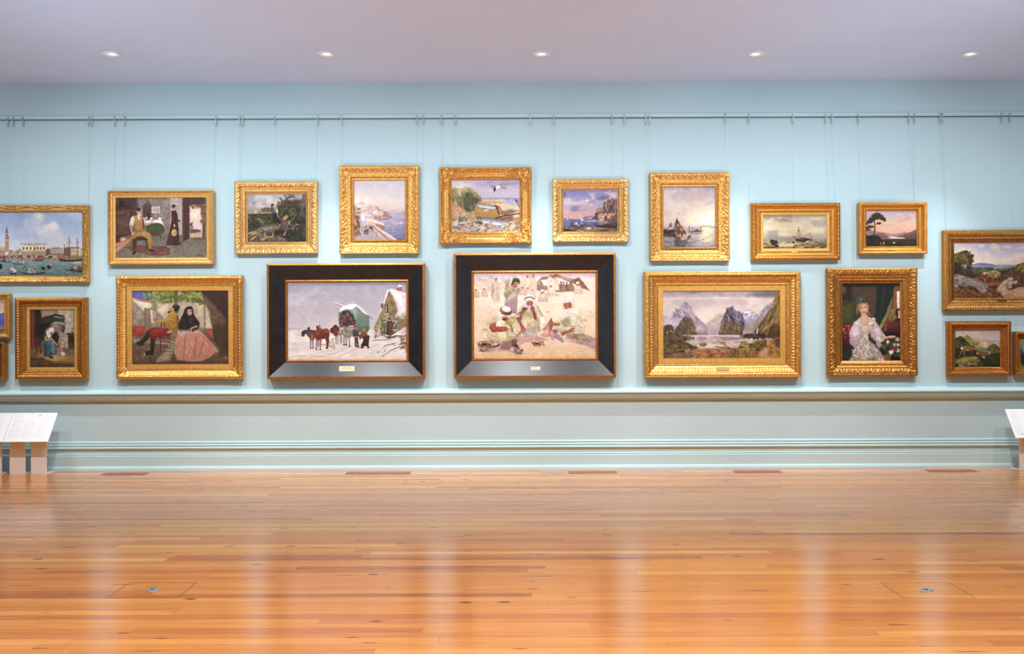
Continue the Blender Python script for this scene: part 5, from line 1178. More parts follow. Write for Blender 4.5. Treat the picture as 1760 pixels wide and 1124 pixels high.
    # flute player
    c.p(('#d6caac', '#bfab88'), [(600, 440), (660, 380), (780, 375), (840, 440), (880, 530), (925, 610), (920, 700), (860, 765), (650, 770), (560, 690), (540, 640), (600, 580), (565, 540), (575, 490)], 6, 5); c.p('#988860', [(620, 490), (790, 500), (800, 560), (740, 580), (630, 556)], 8, a=.7); c.p('#c4a484', [(690, 640), (790, 610), (850, 580), (840, 745), (760, 750), (700, 720)], 7, 5, a=.9); c.p(('#ebe4cf', '#ccc0a0'), [(850, 565), (915, 555), (928, 650), (900, 720), (850, 760), (838, 660)], 5, 4); c.p(('#e2d6bc', '#c2b092'), [(560, 640), (640, 600), (720, 640), (700, 760), (640, 765), (565, 700)], 7, 5)
    folds(c, [(610, 450), (660, 400), (790, 400), (900, 560), (850, 750), (640, 750), (560, 660), (620, 560)], '#a08c66', '#efe6d0', 60, 34, 65, 35, .4); c.s('#8c7a56', [(810, 430), (850, 500), (885, 555)], 14, 5, .7); c.s('#efe8d6', [(800, 420), (860, 540)], 9, 4, .6); c.s('#a4946c', [(680, 560), (720, 610), (770, 560)], 10, 5, .7); c.s('#dcd0b0', [(690, 575), (722, 620), (762, 575)], 8, 4, .7); c.s('#8c7658', [(700, 650), (690, 750)], 10, 6, .6); c.s('#8c7a5c', [(845, 600), (835, 740)], 10, 5, .6)
    c.s('#9a5644', [(600, 590), (612, 530), (650, 478)], 44, 4, w2=32); c.s('#8c4a3a', [(795, 585), (780, 520), (758, 470)], 44, 4, w2=34); c.s('#b87058', [(596, 575), (632, 500)], 12, 5, .6); c.p(('#dcdce0', '#c2c2c8'), [(655, 360), (690, 350), (700, 400), (700, 470), (670, 455), (655, 410)], 4); c.p(('#d6d4d6', '#bdb8b4'), [(760, 360), (792, 370), (800, 430), (812, 490), (775, 470), (758, 410)], 4)
    c.e('#bc6040', 722, 398, 44, 38); c.e('#d88458', 732, 392, 20, 16, a=.6); c.s('#4a2418', [(694, 388), (714, 390)], 7); c.s('#4a2418', [(734, 390), (754, 387)], 7); c.p(('#a8b4c4', '#ccd2d6'), [(695, 425), (730, 418), (748, 438), (735, 472), (705, 472)], 5); c.e('#8c4434', 652, 468, 34, 24, -15); c.e('#a45642', 756, 462, 28, 34, 10); c.s('#7c3a2c', [(740, 440), (770, 445)], 5, 3, .7); c.s('#6e5e52', [(548, 542), (600, 508), (700, 455)], 14, 3)
    c.p(('#e8e6ea', '#cfcdd4'), [(655, 345), (660, 300), (700, 278), (745, 278), (785, 305), (790, 345), (760, 372), (720, 352), (680, 372)], 4, 3); c.s('#94663c', [(660, 338), (690, 318), (730, 312), (786, 335)], 17, 3); c.s('#b8b8c4', [(670, 300), (720, 288), (776, 308)], 8, 4, .6)
    # man with the hammer
    c.p(('#e4d9ba', '#cbb78c'), [(180, 650), (240, 570), (330, 490), (400, 500), (530, 525), (560, 570), (545, 640), (600, 750), (595, 830), (450, 872), (290, 882), (140, 850), (104, 780), (130, 690)], 6, 5); c.p('#9c8c4c', [(395, 590), (540, 560), (530, 640), (470, 695), (410, 660)], 9, a=.75); c.p('#c4b478', [(420, 600), (530, 575), (500, 650)], 8, a=.6); c.p(('#f0e7ce', '#d2c096'), [(300, 640), (350, 610), (392, 625), (420, 740), (445, 862), (320, 872), (230, 850), (280, 760)], 6, 5); c.p(('#dccfaa', '#baa678'), [(430, 715), (540, 700), (602, 750), (600, 825), (450, 866), (440, 790)], 6, 5); c.p(('#f4ecd6', '#d4c49c'), [(108, 770), (160, 760), (195, 800), (180, 852), (120, 838)], 5, 4)
    folds(c, [(190, 640), (330, 510), (400, 530), (300, 620), (200, 680)], '#b0a074', '#f8f2e0', 40, 34, -40, 22, .5); folds(c, [(140, 700), (300, 650), (430, 700), (440, 860), (290, 870), (150, 830)], '#ae9a6a', '#f6eed8', 50, 34, 65, 30, .45); folds(c, [(440, 740), (590, 740), (590, 820), (460, 850)], '#968250', '#ece0c0', 26, 30, 20, 30, .5); folds(c, [(400, 580), (530, 560), (500, 660), (420, 650)], '#84743a', '#d8ca94', 26, 26, 20, 30, .5); c.s('#a08c58', [(130, 715), (220, 790), (300, 835)], 12, 6, .6); c.s('#a8945e', [(395, 640), (430, 760), (440, 850)], 11, 5, .6)
    c.p(('#b8604a', '#94443a'), [(208, 655), (290, 628), (288, 692), (360, 690), (430, 700), (438, 740), (370, 756), (230, 760), (204, 712)], 5, 3); c.s('#d08060', [(215, 665), (282, 648)], 12, 6, .6); c.s('#7c3830', [(230, 752), (380, 748)], 8, 5, .6); c.e('#b4584a', 398, 722, 42, 32); c.s('#8c3c34', [(380, 712), (425, 708)], 5, 3, .7); c.s('#8c3c34', [(380, 730), (425, 728)], 5, 3, .7)
    c.p(('#8c5048', '#a45648'), [(540, 580), (575, 565), (612, 630), (640, 690), (676, 720), (668, 770), (612, 762), (604, 690), (570, 630)], 5, 3); c.s('#b8745f', [(575, 590), (622, 670)], 10, 6, .5); c.e('#b05a4a', 640, 732, 32, 36)
    c.s('#b08c64', [(430, 728), (500, 712)], 11, 3); c.p('#86685e', [(474, 676), (494, 670), (512, 758), (490, 770)], 3); c.s('#8c7068', [(615, 750), (570, 800), (520, 842)], 18, 3, w2=12)
    c.e('#b05a42', 406, 585, 42, 28, 8); c.e('#4a2a20', 398, 602, 30, 13, 8); c.s('#3c2018', [(378, 576), (400, 578)], 6); c.p(('#e0dacd', '#c6bda8'), [(300, 520), (355, 530), (470, 545), (460, 568), (372, 562), (340, 600), (302, 590)], 5, 4); c.e('#8c4a34', 418, 486, 78, 60, 10); c.e('#6c3424', 430, 522, 56, 18, 10, a=.7); c.e('#ece6de', 424, 466, 62, 38, 10); c.s('#c4bcb4', [(380, 470), (430, 480), (474, 478)], 7, 4, .6); c.s('#a86850', [(350, 450), (360, 505), (420, 540)], 12, 5, .5)
    # bowl, pots, cinders
    c.e('#86603e', 196, 918, 148, 50); c.e('#a58070', 196, 900, 148, 32); c.d(['#2c2428', '#e6e0da', '#3c3436'], [(95, 905), (300, 905), (290, 925), (100, 925)], 46, 11, 1.2); c.s('#6c4a38', [(60, 930), (190, 966), (330, 935)], 8, 5, .6); c.p(('#96847c', '#786660'), [(368, 885), (490, 872), (500, 955), (450, 990), (350, 972)], 6, 5); c.s('#b0664a', [(382, 908), (486, 902)], 26, 4); c.s('#8c766c', [(372, 884), (488, 876)], 10, 4); c.p(('#8a6458', '#6a463e'), [(484, 852), (562, 846), (552, 905), (545, 945), (500, 945)], 5, 4); c.s('#b0908a', [(486, 852), (560, 850)], 9); c.d(['#54383c', '#7c5c5a', '#94706c', '#3c2c30'], [(500, 930), (560, 920), (635, 1010), (600, 1050), (520, 1030)], 60, 14); c.d(['#4c3c54', '#7c6470', '#5c4c5c'], [(70, 970), (200, 975), (180, 1010), (80, 1010)], 26, 12); c.e('#8c8078', 700, 778, 110, 30, 4, soft=10, a=.7)
    c.d(['#4c3430', '#dc6a3c', '#6c5048', '#a89488', '#2c2024', '#c4584c'], [(735, 895), (890, 885), (905, 940), (790, 945)], 60, 13); c.e('#b8c0dc', 730, 775, 70, 30, 20, soft=22, a=.5); c.s('#ccd2e6', [(690, 770), (780, 800), (770, 860)], 20, 12, .4)
    # old man
    c.view(608.8, 210.7, .6251)
    c.p(('#dfd3b6', '#bba888'), [(480, 570), (560, 510), (640, 470), (690, 450), (735, 530), (752, 620), (795, 700), (775, 760), (856, 845), (790, 894), (650, 872), (560, 856), (470, 770), (378, 725), (390, 640)], 6, 5); c.p('#9a8c70', [(478, 620), (600, 555), (606, 690), (520, 700)], 9, a=.75); c.p(('#e8dec6', '#d0c09e'), [(612, 570), (690, 520), (745, 600), (790, 690), (740, 715), (690, 690), (605, 700)], 6, 5); c.p(('#d8cbb0', '#b29f82'), [(380, 690), (470, 685), (560, 732), (690, 685), (785, 725), (775, 800), (600, 808), (440, 765)], 6, 5); c.p('#8c7c68', [(560, 800), (770, 790), (840, 850), (780, 890), (600, 860)], 9, a=.75); c.p(('#efe7d2', '#d6c8a6'), [(388, 640), (500, 540), (590, 480), (690, 470), (735, 550), (600, 520), (500, 600), (410, 652)], 6, 5, a=.9)
    folds(c, [(620, 580), (700, 530), (780, 690), (700, 700), (620, 690)], '#a89a78', '#f6eedc', 34, 32, 60, 30, .5); folds(c, [(480, 620), (600, 570), (600, 690), (520, 690)], '#847860', '#c8bca0', 28, 30, 60, 25, .5); folds(c, [(400, 700), (560, 735), (770, 730), (780, 780), (600, 800), (450, 760)], '#998a6c', '#f0e8d4', 40, 34, 5, 25, .5); folds(c, [(600, 810), (770, 800), (840, 850), (780, 885), (620, 865)], '#74664f', '#c4b698', 34, 30, 35, 30, .5); c.s('#8c7c5e', [(600, 690), (700, 692), (750, 710)], 10, 5, .6)
    c.p(('#a86450', '#8a4c3c'), [(470, 772), (560, 745), (640, 704), (664, 712), (620, 765), (500, 804)], 5, 3); c.p('#a05a48', [(384, 648), (462, 648), (464, 680), (390, 684)], 4); c.e('#9c5644', 492, 786, 28, 20); c.e('#a45c4c', 400, 748, 40, 16, 15); c.e('#a4604e', 645, 830, 26, 18); c.d(['#e4d8bc', '#4c3834', '#c8b494'], [(450, 790), (550, 800), (545, 860), (500, 860)], 24, 14)
    c.p(('#ded2be', '#c8b89e'), [(598, 330), (622, 308), (642, 340), (654, 440), (606, 470), (600, 400)], 5); c.p(('#b4603f', '#c06a52'), [(514, 392), (600, 382), (618, 420), (600, 462), (535, 480), (518, 440)], 5); c.e('#8c4430', 595, 420, 16, 30, a=.6); c.s('#40201a', [(526, 424), (548, 424)], 6); c.s('#8c4434', [(530, 432), (522, 458)], 5, 3, .7); c.p(('#dce4de', '#bfc9c4'), [(526, 474), (606, 452), (596, 492), (562, 522), (534, 508)], 5, 4); c.s('#a4382c', [(535, 476), (560, 474)], 5, 3, .7); c.p(('#ece7e0', '#cfc6ba'), [(503, 372), (528, 332), (578, 312), (618, 340), (624, 392), (580, 378), (520, 388)], 5, 4); c.s('#b4aaa0', [(520, 365), (570, 345), (612, 360)], 8, 4, .6); c.s('#8c7868', [(512, 400), (502, 450), (515, 485)], 8, 4, .7)
    c.p(('#a86e4c', '#96603f'), [(318, 640), (352, 575), (388, 660), (352, 752), (300, 740)], 4, 3); c.p('#b8847c', [(236, 742), (322, 628), (334, 720), (300, 742)], 5); c.s('#6c4430', [(350, 585), (352, 740)], 6, 3, .6); c.p(('#e4b098', '#c08878'), [(206, 802), (312, 714), (352, 758), (342, 824), (270, 826)], 4, 3); c.p('#b07c70', [(312, 716), (352, 758), (342, 824), (318, 790)], 5, a=.7); c.p('#c08c80', [(344, 782), (402, 822), (380, 868), (346, 850)], 4); c.p('#98808e', [(356, 752), (420, 768), (524, 886), (494, 896), (400, 836)], 5, 4); c.s('#c4a8a8', [(370, 762), (500, 880)], 8, 5, .5)
    c.e('#cfa48c', 780, 612, 32, 18); c.e('#d4a084', 308, 504, 24, 9); c.e('#c89478', 815, 566, 14, 4); c.e('#c89478', 850, 508, 26, 5)
    for i in range(8): c.s('#b48a78', [(700 + i * 16, 1074), (710 + i * 16, 1066 + (i % 3) * 7)], 3, a=.6)
    c.view(0, 0, 1)
    c.d(['#cfa080', '#f6dcc0', '#bc8c70', '#deb492'], [(220, 600), (560, 830), (1180, 830), (1180, 890), (220, 890)], 90, 14, 2.8, 0, 20, .5); c.d(['#e0b898', '#c49a80'], [(215, 420), (560, 560), (300, 620), (215, 700)], 40, 12, 3, 0, 15, .4)

def wagon_team(c):
    c.view(293.2, 342.1, .4781)
    c.p(('#84988a', '#5c7062'), [(748, 290), (800, 215), (900, 165), (1050, 145), (1110, 190), (1180, 270), (1290, 355), (1298, 560), (1250, 650), (1100, 650), (1060, 500), (900, 540), (770, 545), (748, 430)], 6, 5)
    for i in range(9): c.s('#4e6254', [(1010 + i * 32, 260 + i * 14), (1060 + i * 26, 630 - i * 3)], 10, 6, .55); c.s('#a6b8aa', [(1030 + i * 32, 270 + i * 14), (1075 + i * 26, 600 - i * 3)], 8, 6, .5)
    c.p('#93a898', [(960, 260), (1050, 180), (1090, 260), (1060, 480), (1010, 350)], 12, a=.6); c.p('#566858', [(1100, 560), (1290, 540), (1250, 650), (1100, 650)], 12, a=.6)
    c.p(('#3a3130', '#4a4240'), [(785, 320), (830, 268), (930, 260), (1000, 330), (1052, 440), (1050, 510), (900, 530), (765, 530)], 7); c.d(['#7c3834', '#5c5460', '#8c6c58', '#6c4c48', '#2c2628', '#9c8c84', '#8c344c'], [(790, 330), (980, 320), (1040, 460), (1030, 540), (770, 540)], 70, 26, 1.8, 90, 30, .7)
    c.p('#f2eef0', [(755, 280), (800, 212), (900, 160), (1040, 140), (1085, 160), (1180, 248), (1292, 352), (1200, 312), (1130, 248), (1066, 186), (985, 240), (880, 236), (790, 272)], 6, 6); c.e('#6e6652', 1216, 592, 62, 56, soft=6); c.e('#847a62', 1205, 592, 34, 46, soft=6); c.s('#7a685a', [(682, 124), (800, 184)], 14); c.s('#f4f0f0', [(680, 116), (850, 186)], 11); c.s('#5a4c40', [(1296, 376), (1350, 408)], 9); c.s('#5c5048', [(690, 190), (760, 270)], 5, a=.7); c.s('#3c342c', [(770, 545), (1060, 560)], 14, 5, .7)
    # second pair
    c.p(('#6c352c', '#7c4034'), [(604, 585), (650, 550), (668, 520), (715, 518), (762, 560), (770, 660), (710, 725), (672, 690), (640, 650), (612, 655)], 5, 4); c.p('#4c2822', [(604, 585), (650, 552), (672, 600), (640, 655), (608, 640)], 5, a=.8); c.e('#3c2822', 700, 530, 26, 22)
    for (x, b) in ((706, 852), (740, 850), (800, 830), (785, 835)): c.s('#86808a', [(x, 715), (x + 2, b)], 24, 4, w2=15)
    c.p(('#a2968a', '#7c7266'), [(728, 640), (790, 575), (850, 600), (830, 680), (770, 705)], 6, 5); c.p(('#8e877a', '#6a6358'), [(820, 600), (880, 546), (950, 550), (985, 595), (995, 700), (945, 745), (850, 735), (815, 665)], 6, 5); c.d(['#b0a898', '#54504a', '#8c8274', '#c4bcae'], [(760, 600), (960, 560), (985, 700), (860, 730)], 44, 24, 3, 60, 40, .5); c.s('#3c342e', [(860, 560), (890, 640), (870, 720)], 9, 4, .7)
    for (x, b) in ((846, 860), (886, 860), (942, 882)): c.s('#978d82', [(x, 720), (x - 4, 790), (x + 2, b)], 36, 4, w2=24); c.e('#3c342e', x, b, 18, 12)
    # leading pair
    c.p(('#4e4348', '#5e5258'), [(140, 598), (235, 590), (350, 605), (345, 740), (250, 752), (185, 675)], 5, 4); c.p('#483634', [(104, 625), (150, 594), (178, 640), (152, 700), (116, 716), (98, 682)], 5); c.e('#4a3a38', 228, 572, 24, 30); c.s('#c8c0bc', [(150, 700), (220, 735)], 4, 3, .5)
    for x in (260, 300): c.s('#706670', [(x, 740), (x + 2, 912)], 28, 4, w2=15); c.e('#3c3234', x + 2, 912, 16, 10)
    for x in (402,): c.s('#6c6068', [(x, 760), (x, 892)], 24, 4, w2=15)
    c.p(('#82402e', '#5c2a20'), [(400, 640), (480, 578), (555, 572), (592, 612), (592, 690), (572, 745), (490, 748), (420, 775), (350, 765), (340, 700)], 6, 4); c.p('#9a5238', [(480, 590), (560, 584), (580, 640), (500, 650)], 10, a=.6)
    c.p(('#8c4630', '#74382a'), [(380, 580), (430, 560), (470, 610), (430, 700), (345, 725), (318, 772), (278, 784), (260, 742), (268, 684), (312, 640)], 5, 4); c.p('#ac6238', [(264, 700), (292, 655), (312, 700), (302, 770), (272, 776)], 5, a=.9); c.e('#4c342c', 382, 555, 22, 36); c.s('#74462e', [(420, 520), (428, 600), (398, 690)], 18, 4); c.s('#3c2a24', [(440, 560), (490, 620), (590, 700)], 7, 3, .7); c.s('#3c2a24', [(290, 650), (330, 700)], 6, 3, .6)
    for x in (368, 436): c.s(('#84503f', '#8c8088'), [(x, 745), (x, 840), (x - 6, 936)], 34, 4, w2=20); c.e('#7c3a2c', x - 6, 938, 18, 12)
    c.s('#7c3c2c', [(530, 720), (552, 800), (548, 912)], 46, 4, w2=28); c.s('#5a2c22', [(568, 730), (578, 800), (560, 890)], 24, 4, w2=16); c.e('#4c2820', 548, 916, 26, 12)
    c.s('#54463c', [(440, 858), (590, 865), (700, 915)], 8); c.s('#4c4038', [(680, 740), (600, 820), (690, 890)], 7); c.s('#4c4038', [(640, 745), (670, 880)], 7); c.s('#54463c', [(580, 880), (680, 930)], 8)
    # carters
    c.s('#5c4c44', [(1048, 725), (1050, 880)], 46, 4, w2=30); c.s('#54443c', [(1072, 725), (1092, 890)], 38, 4, w2=26); c.p(('#4e525a', '#3c3c44'), [(988, 590), (1040, 562), (1100, 600), (1112, 700), (1080, 736), (1000, 722)], 5, 4); c.p('#8c6048', [(986, 588), (1030, 568), (1100, 600), (1106, 640), (1060, 600), (1000, 610)], 5, a=.9); c.e('#585860', 1046, 540, 34, 17); c.e('#bc6a4c', 1050, 570, 20, 18); c.e('#cc7054', 1040, 718, 24, 12); c.e('#cc7054', 1082, 716, 18, 12); c.e('#7c4c38', 1090, 896, 30, 14); c.e('#5c4034', 1055, 880, 22, 12)
    c.p(('#4e3c30', '#362a24'), [(1150, 720), (1200, 670), (1296, 700), (1284, 770), (1272, 895), (1215, 880), (1160, 906), (1138, 870), (1190, 780)], 5, 4); c.p(('#84513a', '#6a4030'), [(1098, 700), (1150, 655), (1200, 645), (1262, 662), (1236, 704), (1170, 724), (1120, 770)], 5, 4); c.e('#a45c44', 1142, 640, 20, 18); c.e('#4c342a', 1160, 906, 34, 16); c.e('#4c342a', 1270, 902, 22, 18); c.s('#251d1a', [(1220, 720), (1200, 870)], 14, 8, .5)
    c.view(0, 0, 1)

def paint_cliff_harbour(c):
    c.g([(262, '#8486bc'), (380, '#9c98c0'), (480, '#b4a4b8'), (560, '#c8a4a8'), (640, '#cf9c98'), (672, '#c49a9c'), (680, '#74749c'), (780, '#565a84'), (857, '#564a44')])
    c.cl('#dcc0b8', (580, 300, 1008, 420), 70, .38, .6, .9, 3, 4); c.cl('#6c6484', (560, 310, 900, 400), 50, .5, .65, .8, 4, 7); c.cl('#dcc8c8', (232, 300, 680, 480), 60, .52, .68, .7, 2.5, 9); c.cl('#6a6088', (232, 262, 460, 380), 50, .5, .66, .7, 3, 12); c.cl('#7c7090', (340, 480, 620, 570), 40, .45, .62, .7, 4, 15)
    c.e('#ecd8cc', 575, 415, 24, 16, soft=8); c.e('#e4d0c8', 640, 470, 30, 9, soft=6); c.s('#f0e8e0', [(830, 298), (880, 285), (920, 268)], 7, 3, .8)
    c.p('#7c7090', [(505, 675), (540, 640), (620, 628), (700, 632), (700, 685), (505, 685)], 4, 5); c.p('#b49090', [(560, 650), (640, 635), (690, 640), (680, 680), (570, 680)], 6, 5, a=.7); c.p('#5c5478', [(640, 680), (660, 650), (700, 600), (720, 690)], 6)
    c.p(('#94706c', '#6c5058'), [(680, 690), (690, 590), (712, 575), (712, 540), (740, 520), (800, 515), (805, 450), (840, 430), (880, 405), (920, 392), (1008, 402), (1008, 700), (720, 700)], 4, 6, tex=.2); c.p('#4c3c54', [(690, 690), (695, 600), (760, 590), (800, 560), (820, 590), (760, 640), (720, 690)], 10, a=.8)
    c.d(['#b88c7c', '#5c444c', '#c89c84', '#7c5c5c', '#4c3844'], [(810, 450), (900, 410), (1000, 410), (1005, 590), (830, 590), (806, 500)], 130, 24, 3, 75, 25, .55); c.p('#3c2c3c', [(900, 480), (960, 460), (930, 590), (880, 590)], 14, a=.5); c.r('#6c5050', 925, 380, 950, 400); c.d(['#94746c', '#b89484'], [(712, 540), (800, 520), (800, 570), (720, 580)], 26, 16, 2.5, 70)
    c.p(('#c89878', '#b0806a'), [(722, 705), (730, 600), (780, 590), (830, 600), (870, 592), (930, 590), (1008, 600), (1008, 690), (940, 700)], 4, 4, tex=.15); c.d(['#5c3c34', '#ecd8c8', '#744c3c', '#dcb498'], [(735, 610), (900, 600), (950, 640), (900, 700), (735, 700)], 46, 11, 1.3, 90, 20, .8); c.p('#54383a', [(900, 650), (1008, 600), (1008, 690), (920, 700)], 8, a=.7); c.p('#4c3430', [(830, 660), (850, 650), (855, 700), (832, 700)], 3)
    c.p(('#6c6c94', '#50547c'), [(232, 676), (700, 685), (860, 715), (860, 790), (600, 790), (232, 810)], 5); c.d(['#8484a4', '#585c88', '#a494a4'], [(232, 690), (700, 700), (760, 780), (232, 790)], 90, 24, 8, 0, 5, .4)
    c.s('#dcbca8', [(500, 705), (700, 705), (880, 716)], 7); c.p(('#b08c7c', '#7c5c58'), [(735, 715), (870, 718), (850, 780), (740, 780)], 8, 4, a=.7); c.d(['#f0e0d0'], [(600, 685), (720, 690), (720, 704), (600, 700)], 14, 6)
    c.p('#6a5c68', [(232, 668), (290, 660), (340, 672), (340, 678), (232, 680)], 3, a=.7); c.e('#f0d8c0', 296, 678, 8, 10); c.p(('#f6f0ea', '#dcd0cc'), [(470, 595), (482, 590), (492, 660), (535, 695), (485, 702)], 2); c.s('#6c5048', [(470, 706), (535, 706)], 6); c.s('#7c6058', [(478, 590), (488, 705)], 3); c.p('#e8dcd0', [(480, 715), (520, 715), (510, 745), (490, 745)], 8, a=.4)
    c.p(('#7c5c4c', '#4c3834'), [(232, 800), (320, 770), (420, 780), (560, 780), (700, 790), (1008, 760), (1008, 857), (232, 857)], 5, 5, tex=.2); c.e('#c8a080', 660, 815, 160, 24, -3, soft=12, a=.8); c.d(['#7c7850', '#a89068', '#4c3c34', '#c8a888', '#5c5c3c'], [(240, 790), (560, 785), (1000, 800), (1000, 855), (240, 855)], 110, 18, 3, 0, 20, .6); c.e('#3a2a2a', 300, 835, 70, 16, soft=8)
    c.p(('#54302c', '#3a2424'), [(342, 740), (365, 755), (440, 768), (530, 752), (570, 738), (545, 765), (450, 780), (350, 772)], 3); c.s('#3c2628', [(348, 745), (356, 690), (374, 668)], 8, w2=4); c.e('#ece0d0', 420, 738, 14, 14); c.e('#d8c0b0', 452, 764, 12, 10); c.s('#c4745c', [(470, 752), (540, 745)], 5)
    c.p(('#54343a', '#3c282c'), [(680, 745), (700, 760), (780, 762), (860, 745), (1008, 720), (1008, 790), (880, 800), (720, 790)], 5, 4); c.p('#6c4444', [(880, 745), (1000, 735), (980, 770), (900, 775)], 5, a=.8); c.e('#e8dcd0', 600, 800, 30, 10); c.s('#8c5c54', [(850, 735), (960, 745)], 5)
    c.p('#5c4440', [(870, 700), (1008, 690), (1008, 745), (900, 745)], 8, a=.6)

def paint_mountain_lake(c):
    c.g([(237, '#a8959a'), (295, '#b4a2a4'), (300, '#cdb9b4'), (400, '#d3bfb6'), (520, '#d9c6ba'), (640, '#c8b4ae'), (700, '#b4a09c'), (857, '#8c6c4c')])
    c.cl('#84767c', (242, 237, 800, 300), 90, .4, .65, .9, 3, 3); c.cl('#6f6a70', (760, 237, 1300, 300), 110, .38, .6, .9, 3, 5); c.cl('#e6d6cc', (720, 290, 1150, 420), 70, .38, .6, .9, 2, 8); c.cl('#b4a2a0', (242, 300, 1300, 420), 100, .5, .72, .6, 2.5, 11); c.e('#f2e0c4', 640, 500, 70, 60, soft=50, a=.8)
    c.p('#aaa2b4', [(242, 470), (275, 462), (290, 500), (320, 470), (340, 540), (242, 580)], 8, 8); c.p(('#8a86a4', '#9490a6'), [(326, 480), (345, 430), (390, 400), (415, 380), (447, 330), (475, 360), (505, 400), (540, 460), (600, 530), (640, 560), (656, 640), (330, 640)], 6, 7, tex=.15); c.p('#a89494', [(447, 340), (475, 365), (510, 410), (545, 490), (500, 470), (450, 400)], 8, 5, a=.8); c.d(['#6e6c90', '#5e5c80', '#b4a4a8', '#c8b0a0', '#d0c4c8'], [(340, 440), (447, 345), (540, 470), (560, 520), (400, 500)], 90, 24, 4, 55, 30, .5); c.e('#cfbfc0', 340, 540, 110, 44, soft=34, a=.8); c.e('#d4c4c2', 480, 430, 60, 22, 25, soft=20, a=.5)
    c.p(('#b8a4a0', '#ac9aa0'), [(630, 545), (680, 510), (740, 460), (790, 450), (800, 640), (650, 640)], 12, 8, a=.9); c.p(('#a89098', '#8c7880'), [(520, 540), (560, 500), (600, 520), (640, 560), (656, 642), (540, 642)], 10, 6, a=.9); c.e('#cdbcba', 580, 585, 60, 26, soft=22, a=.7)
    c.p(('#74624e', '#5c4a40'), [(356, 590), (400, 520), (430, 480), (460, 470), (495, 495), (530, 550), (550, 642), (340, 642)], 6, 8, tex=.2); c.d(['#6c5c48', '#4c4038', '#8c7858', '#5c5038'], [(370, 600), (440, 490), (500, 510), (545, 640), (360, 640)], 90, 20, 3, 70, 30, .5)
    c.p(('#a8a4b8', '#8c8ca8'), [(960, 440), (985, 420), (1035, 412), (1080, 440), (1110, 450), (1130, 520), (1100, 600), (980, 600)], 5, 6); c.p('#eae6ea', [(975, 430), (1030, 414), (1060, 440), (1090, 460), (1050, 490), (1010, 480), (1000, 500), (970, 470)], 6, 8, a=.9); c.d(['#6c6c94', '#d8d4e0', '#84809c', '#f0ecf0'], [(970, 450), (1080, 445), (1110, 500), (1000, 520)], 60, 18, 4, -40, 30, .6); c.p(('#a8988c', '#94847c'), [(990, 560), (1060, 500), (1140, 480), (1160, 600), (1060, 642), (990, 642)], 14, 8, a=.8)
    c.p(('#5c5268', '#6a5a52'), [(750, 642), (770, 560), (800, 460), (835, 395), (880, 385), (915, 430), (945, 425), (975, 480), (990, 550), (975, 642)], 5, 7, tex=.15); c.d(['#4c4560', '#8c8498', '#a8a0ac', '#3c3850', '#7c6c68'], [(800, 480), (840, 400), (890, 395), (970, 480), (980, 560), (900, 520)], 110, 22, 4, 60, 35, .6); c.p(('#7a644c', '#564638'), [(755, 642), (780, 570), (830, 540), (900, 530), (945, 560), (970, 642)], 8, 8, tex=.2); c.d(['#8c7454', '#4a3c30', '#6c5840', '#9c845c'], [(770, 600), (850, 540), (940, 560), (960, 640), (765, 640)], 80, 20, 3, 70, 30, .5); c.p('#a88864', [(760, 620), (790, 500), (810, 480), (800, 560), (780, 640)], 8, a=.5)
    c.p(('#988894', '#948078'), [(1080, 560), (1130, 450), (1190, 380), (1240, 350), (1240, 500), (1120, 620), (1070, 640)], 10, 8, a=.9); c.d(['#7c7490', '#c4b8bc'], [(1130, 450), (1200, 370), (1230, 370), (1180, 450)], 26, 16, 4, -50)
    c.p(('#8c7440', '#5c4634'), [(1080, 620), (1120, 560), (1180, 470), (1240, 380), (1270, 300), (1300, 240), (1317, 240), (1317, 680), (1080, 660)], 6, 8, tex=.2); c.d(['#a88c4c', '#6c5834', '#b89c5c', '#4c3a2a', '#84703c'], [(1180, 500), (1260, 360), (1317, 250), (1317, 640), (1180, 640), (1110, 600)], 200, 30, 5, -55, 20, .55); c.p('#4a3828', [(1200, 620), (1260, 560), (1317, 540), (1317, 680), (1200, 680)], 14, 8, a=.7); c.s('#ecdfd8', [(1112, 590), (1104, 630)], 9, 4)
    c.p(('#b4a4a4', '#c4ae9c'), [(242, 642), (1100, 642), (1180, 690), (1100, 760), (600, 770), (242, 720)], 4); c.s('#f0e4dc', [(520, 652), (760, 650), (940, 656)], 7, 3, .9); c.d(['#d8c4b4', '#988488', '#e8d8c8', '#8c7470'], [(520, 655), (1100, 655), (1050, 760), (600, 765)], 120, 34, 9, 0, 5, .5); c.p('#8c747a', [(560, 660), (640, 660), (620, 700), (570, 700)], 10, a=.6); c.p('#74605c', [(760, 660), (960, 660), (930, 690), (790, 695)], 10, a=.6); c.e('#e8d8c4', 680, 740, 120, 14, soft=8, a=.8)
    c.p(('#5a4838', '#4c3e2c'), [(242, 660), (330, 640), (440, 650), (530, 672), (430, 700), (520, 740), (560, 760), (500, 800), (242, 857)], 8, 8, tex=.25); c.p(('#a87c4c', '#84603c'), [(480, 775), (700, 770), (900, 770), (1100, 740), (1317, 690), (1317, 857), (242, 857), (300, 830)], 10, 8, tex=.2)
    c.d(['#6c5c3c', '#4c4430', '#84704c', '#3c3428'], [(242, 560), (330, 560), (340, 640), (530, 670), (400, 700), (242, 700)], 130, 20, 2.5, 60, 60, .7); c.s('#3c3228', [(300, 690), (302, 560), (316, 545)], 5); c.s('#3c3228', [(254, 690), (256, 570)], 5); c.d(['#4c4c30', '#38382a', '#5c5838'], [(245, 560), (340, 545), (340, 600), (245, 600)], 44, 12, 2)
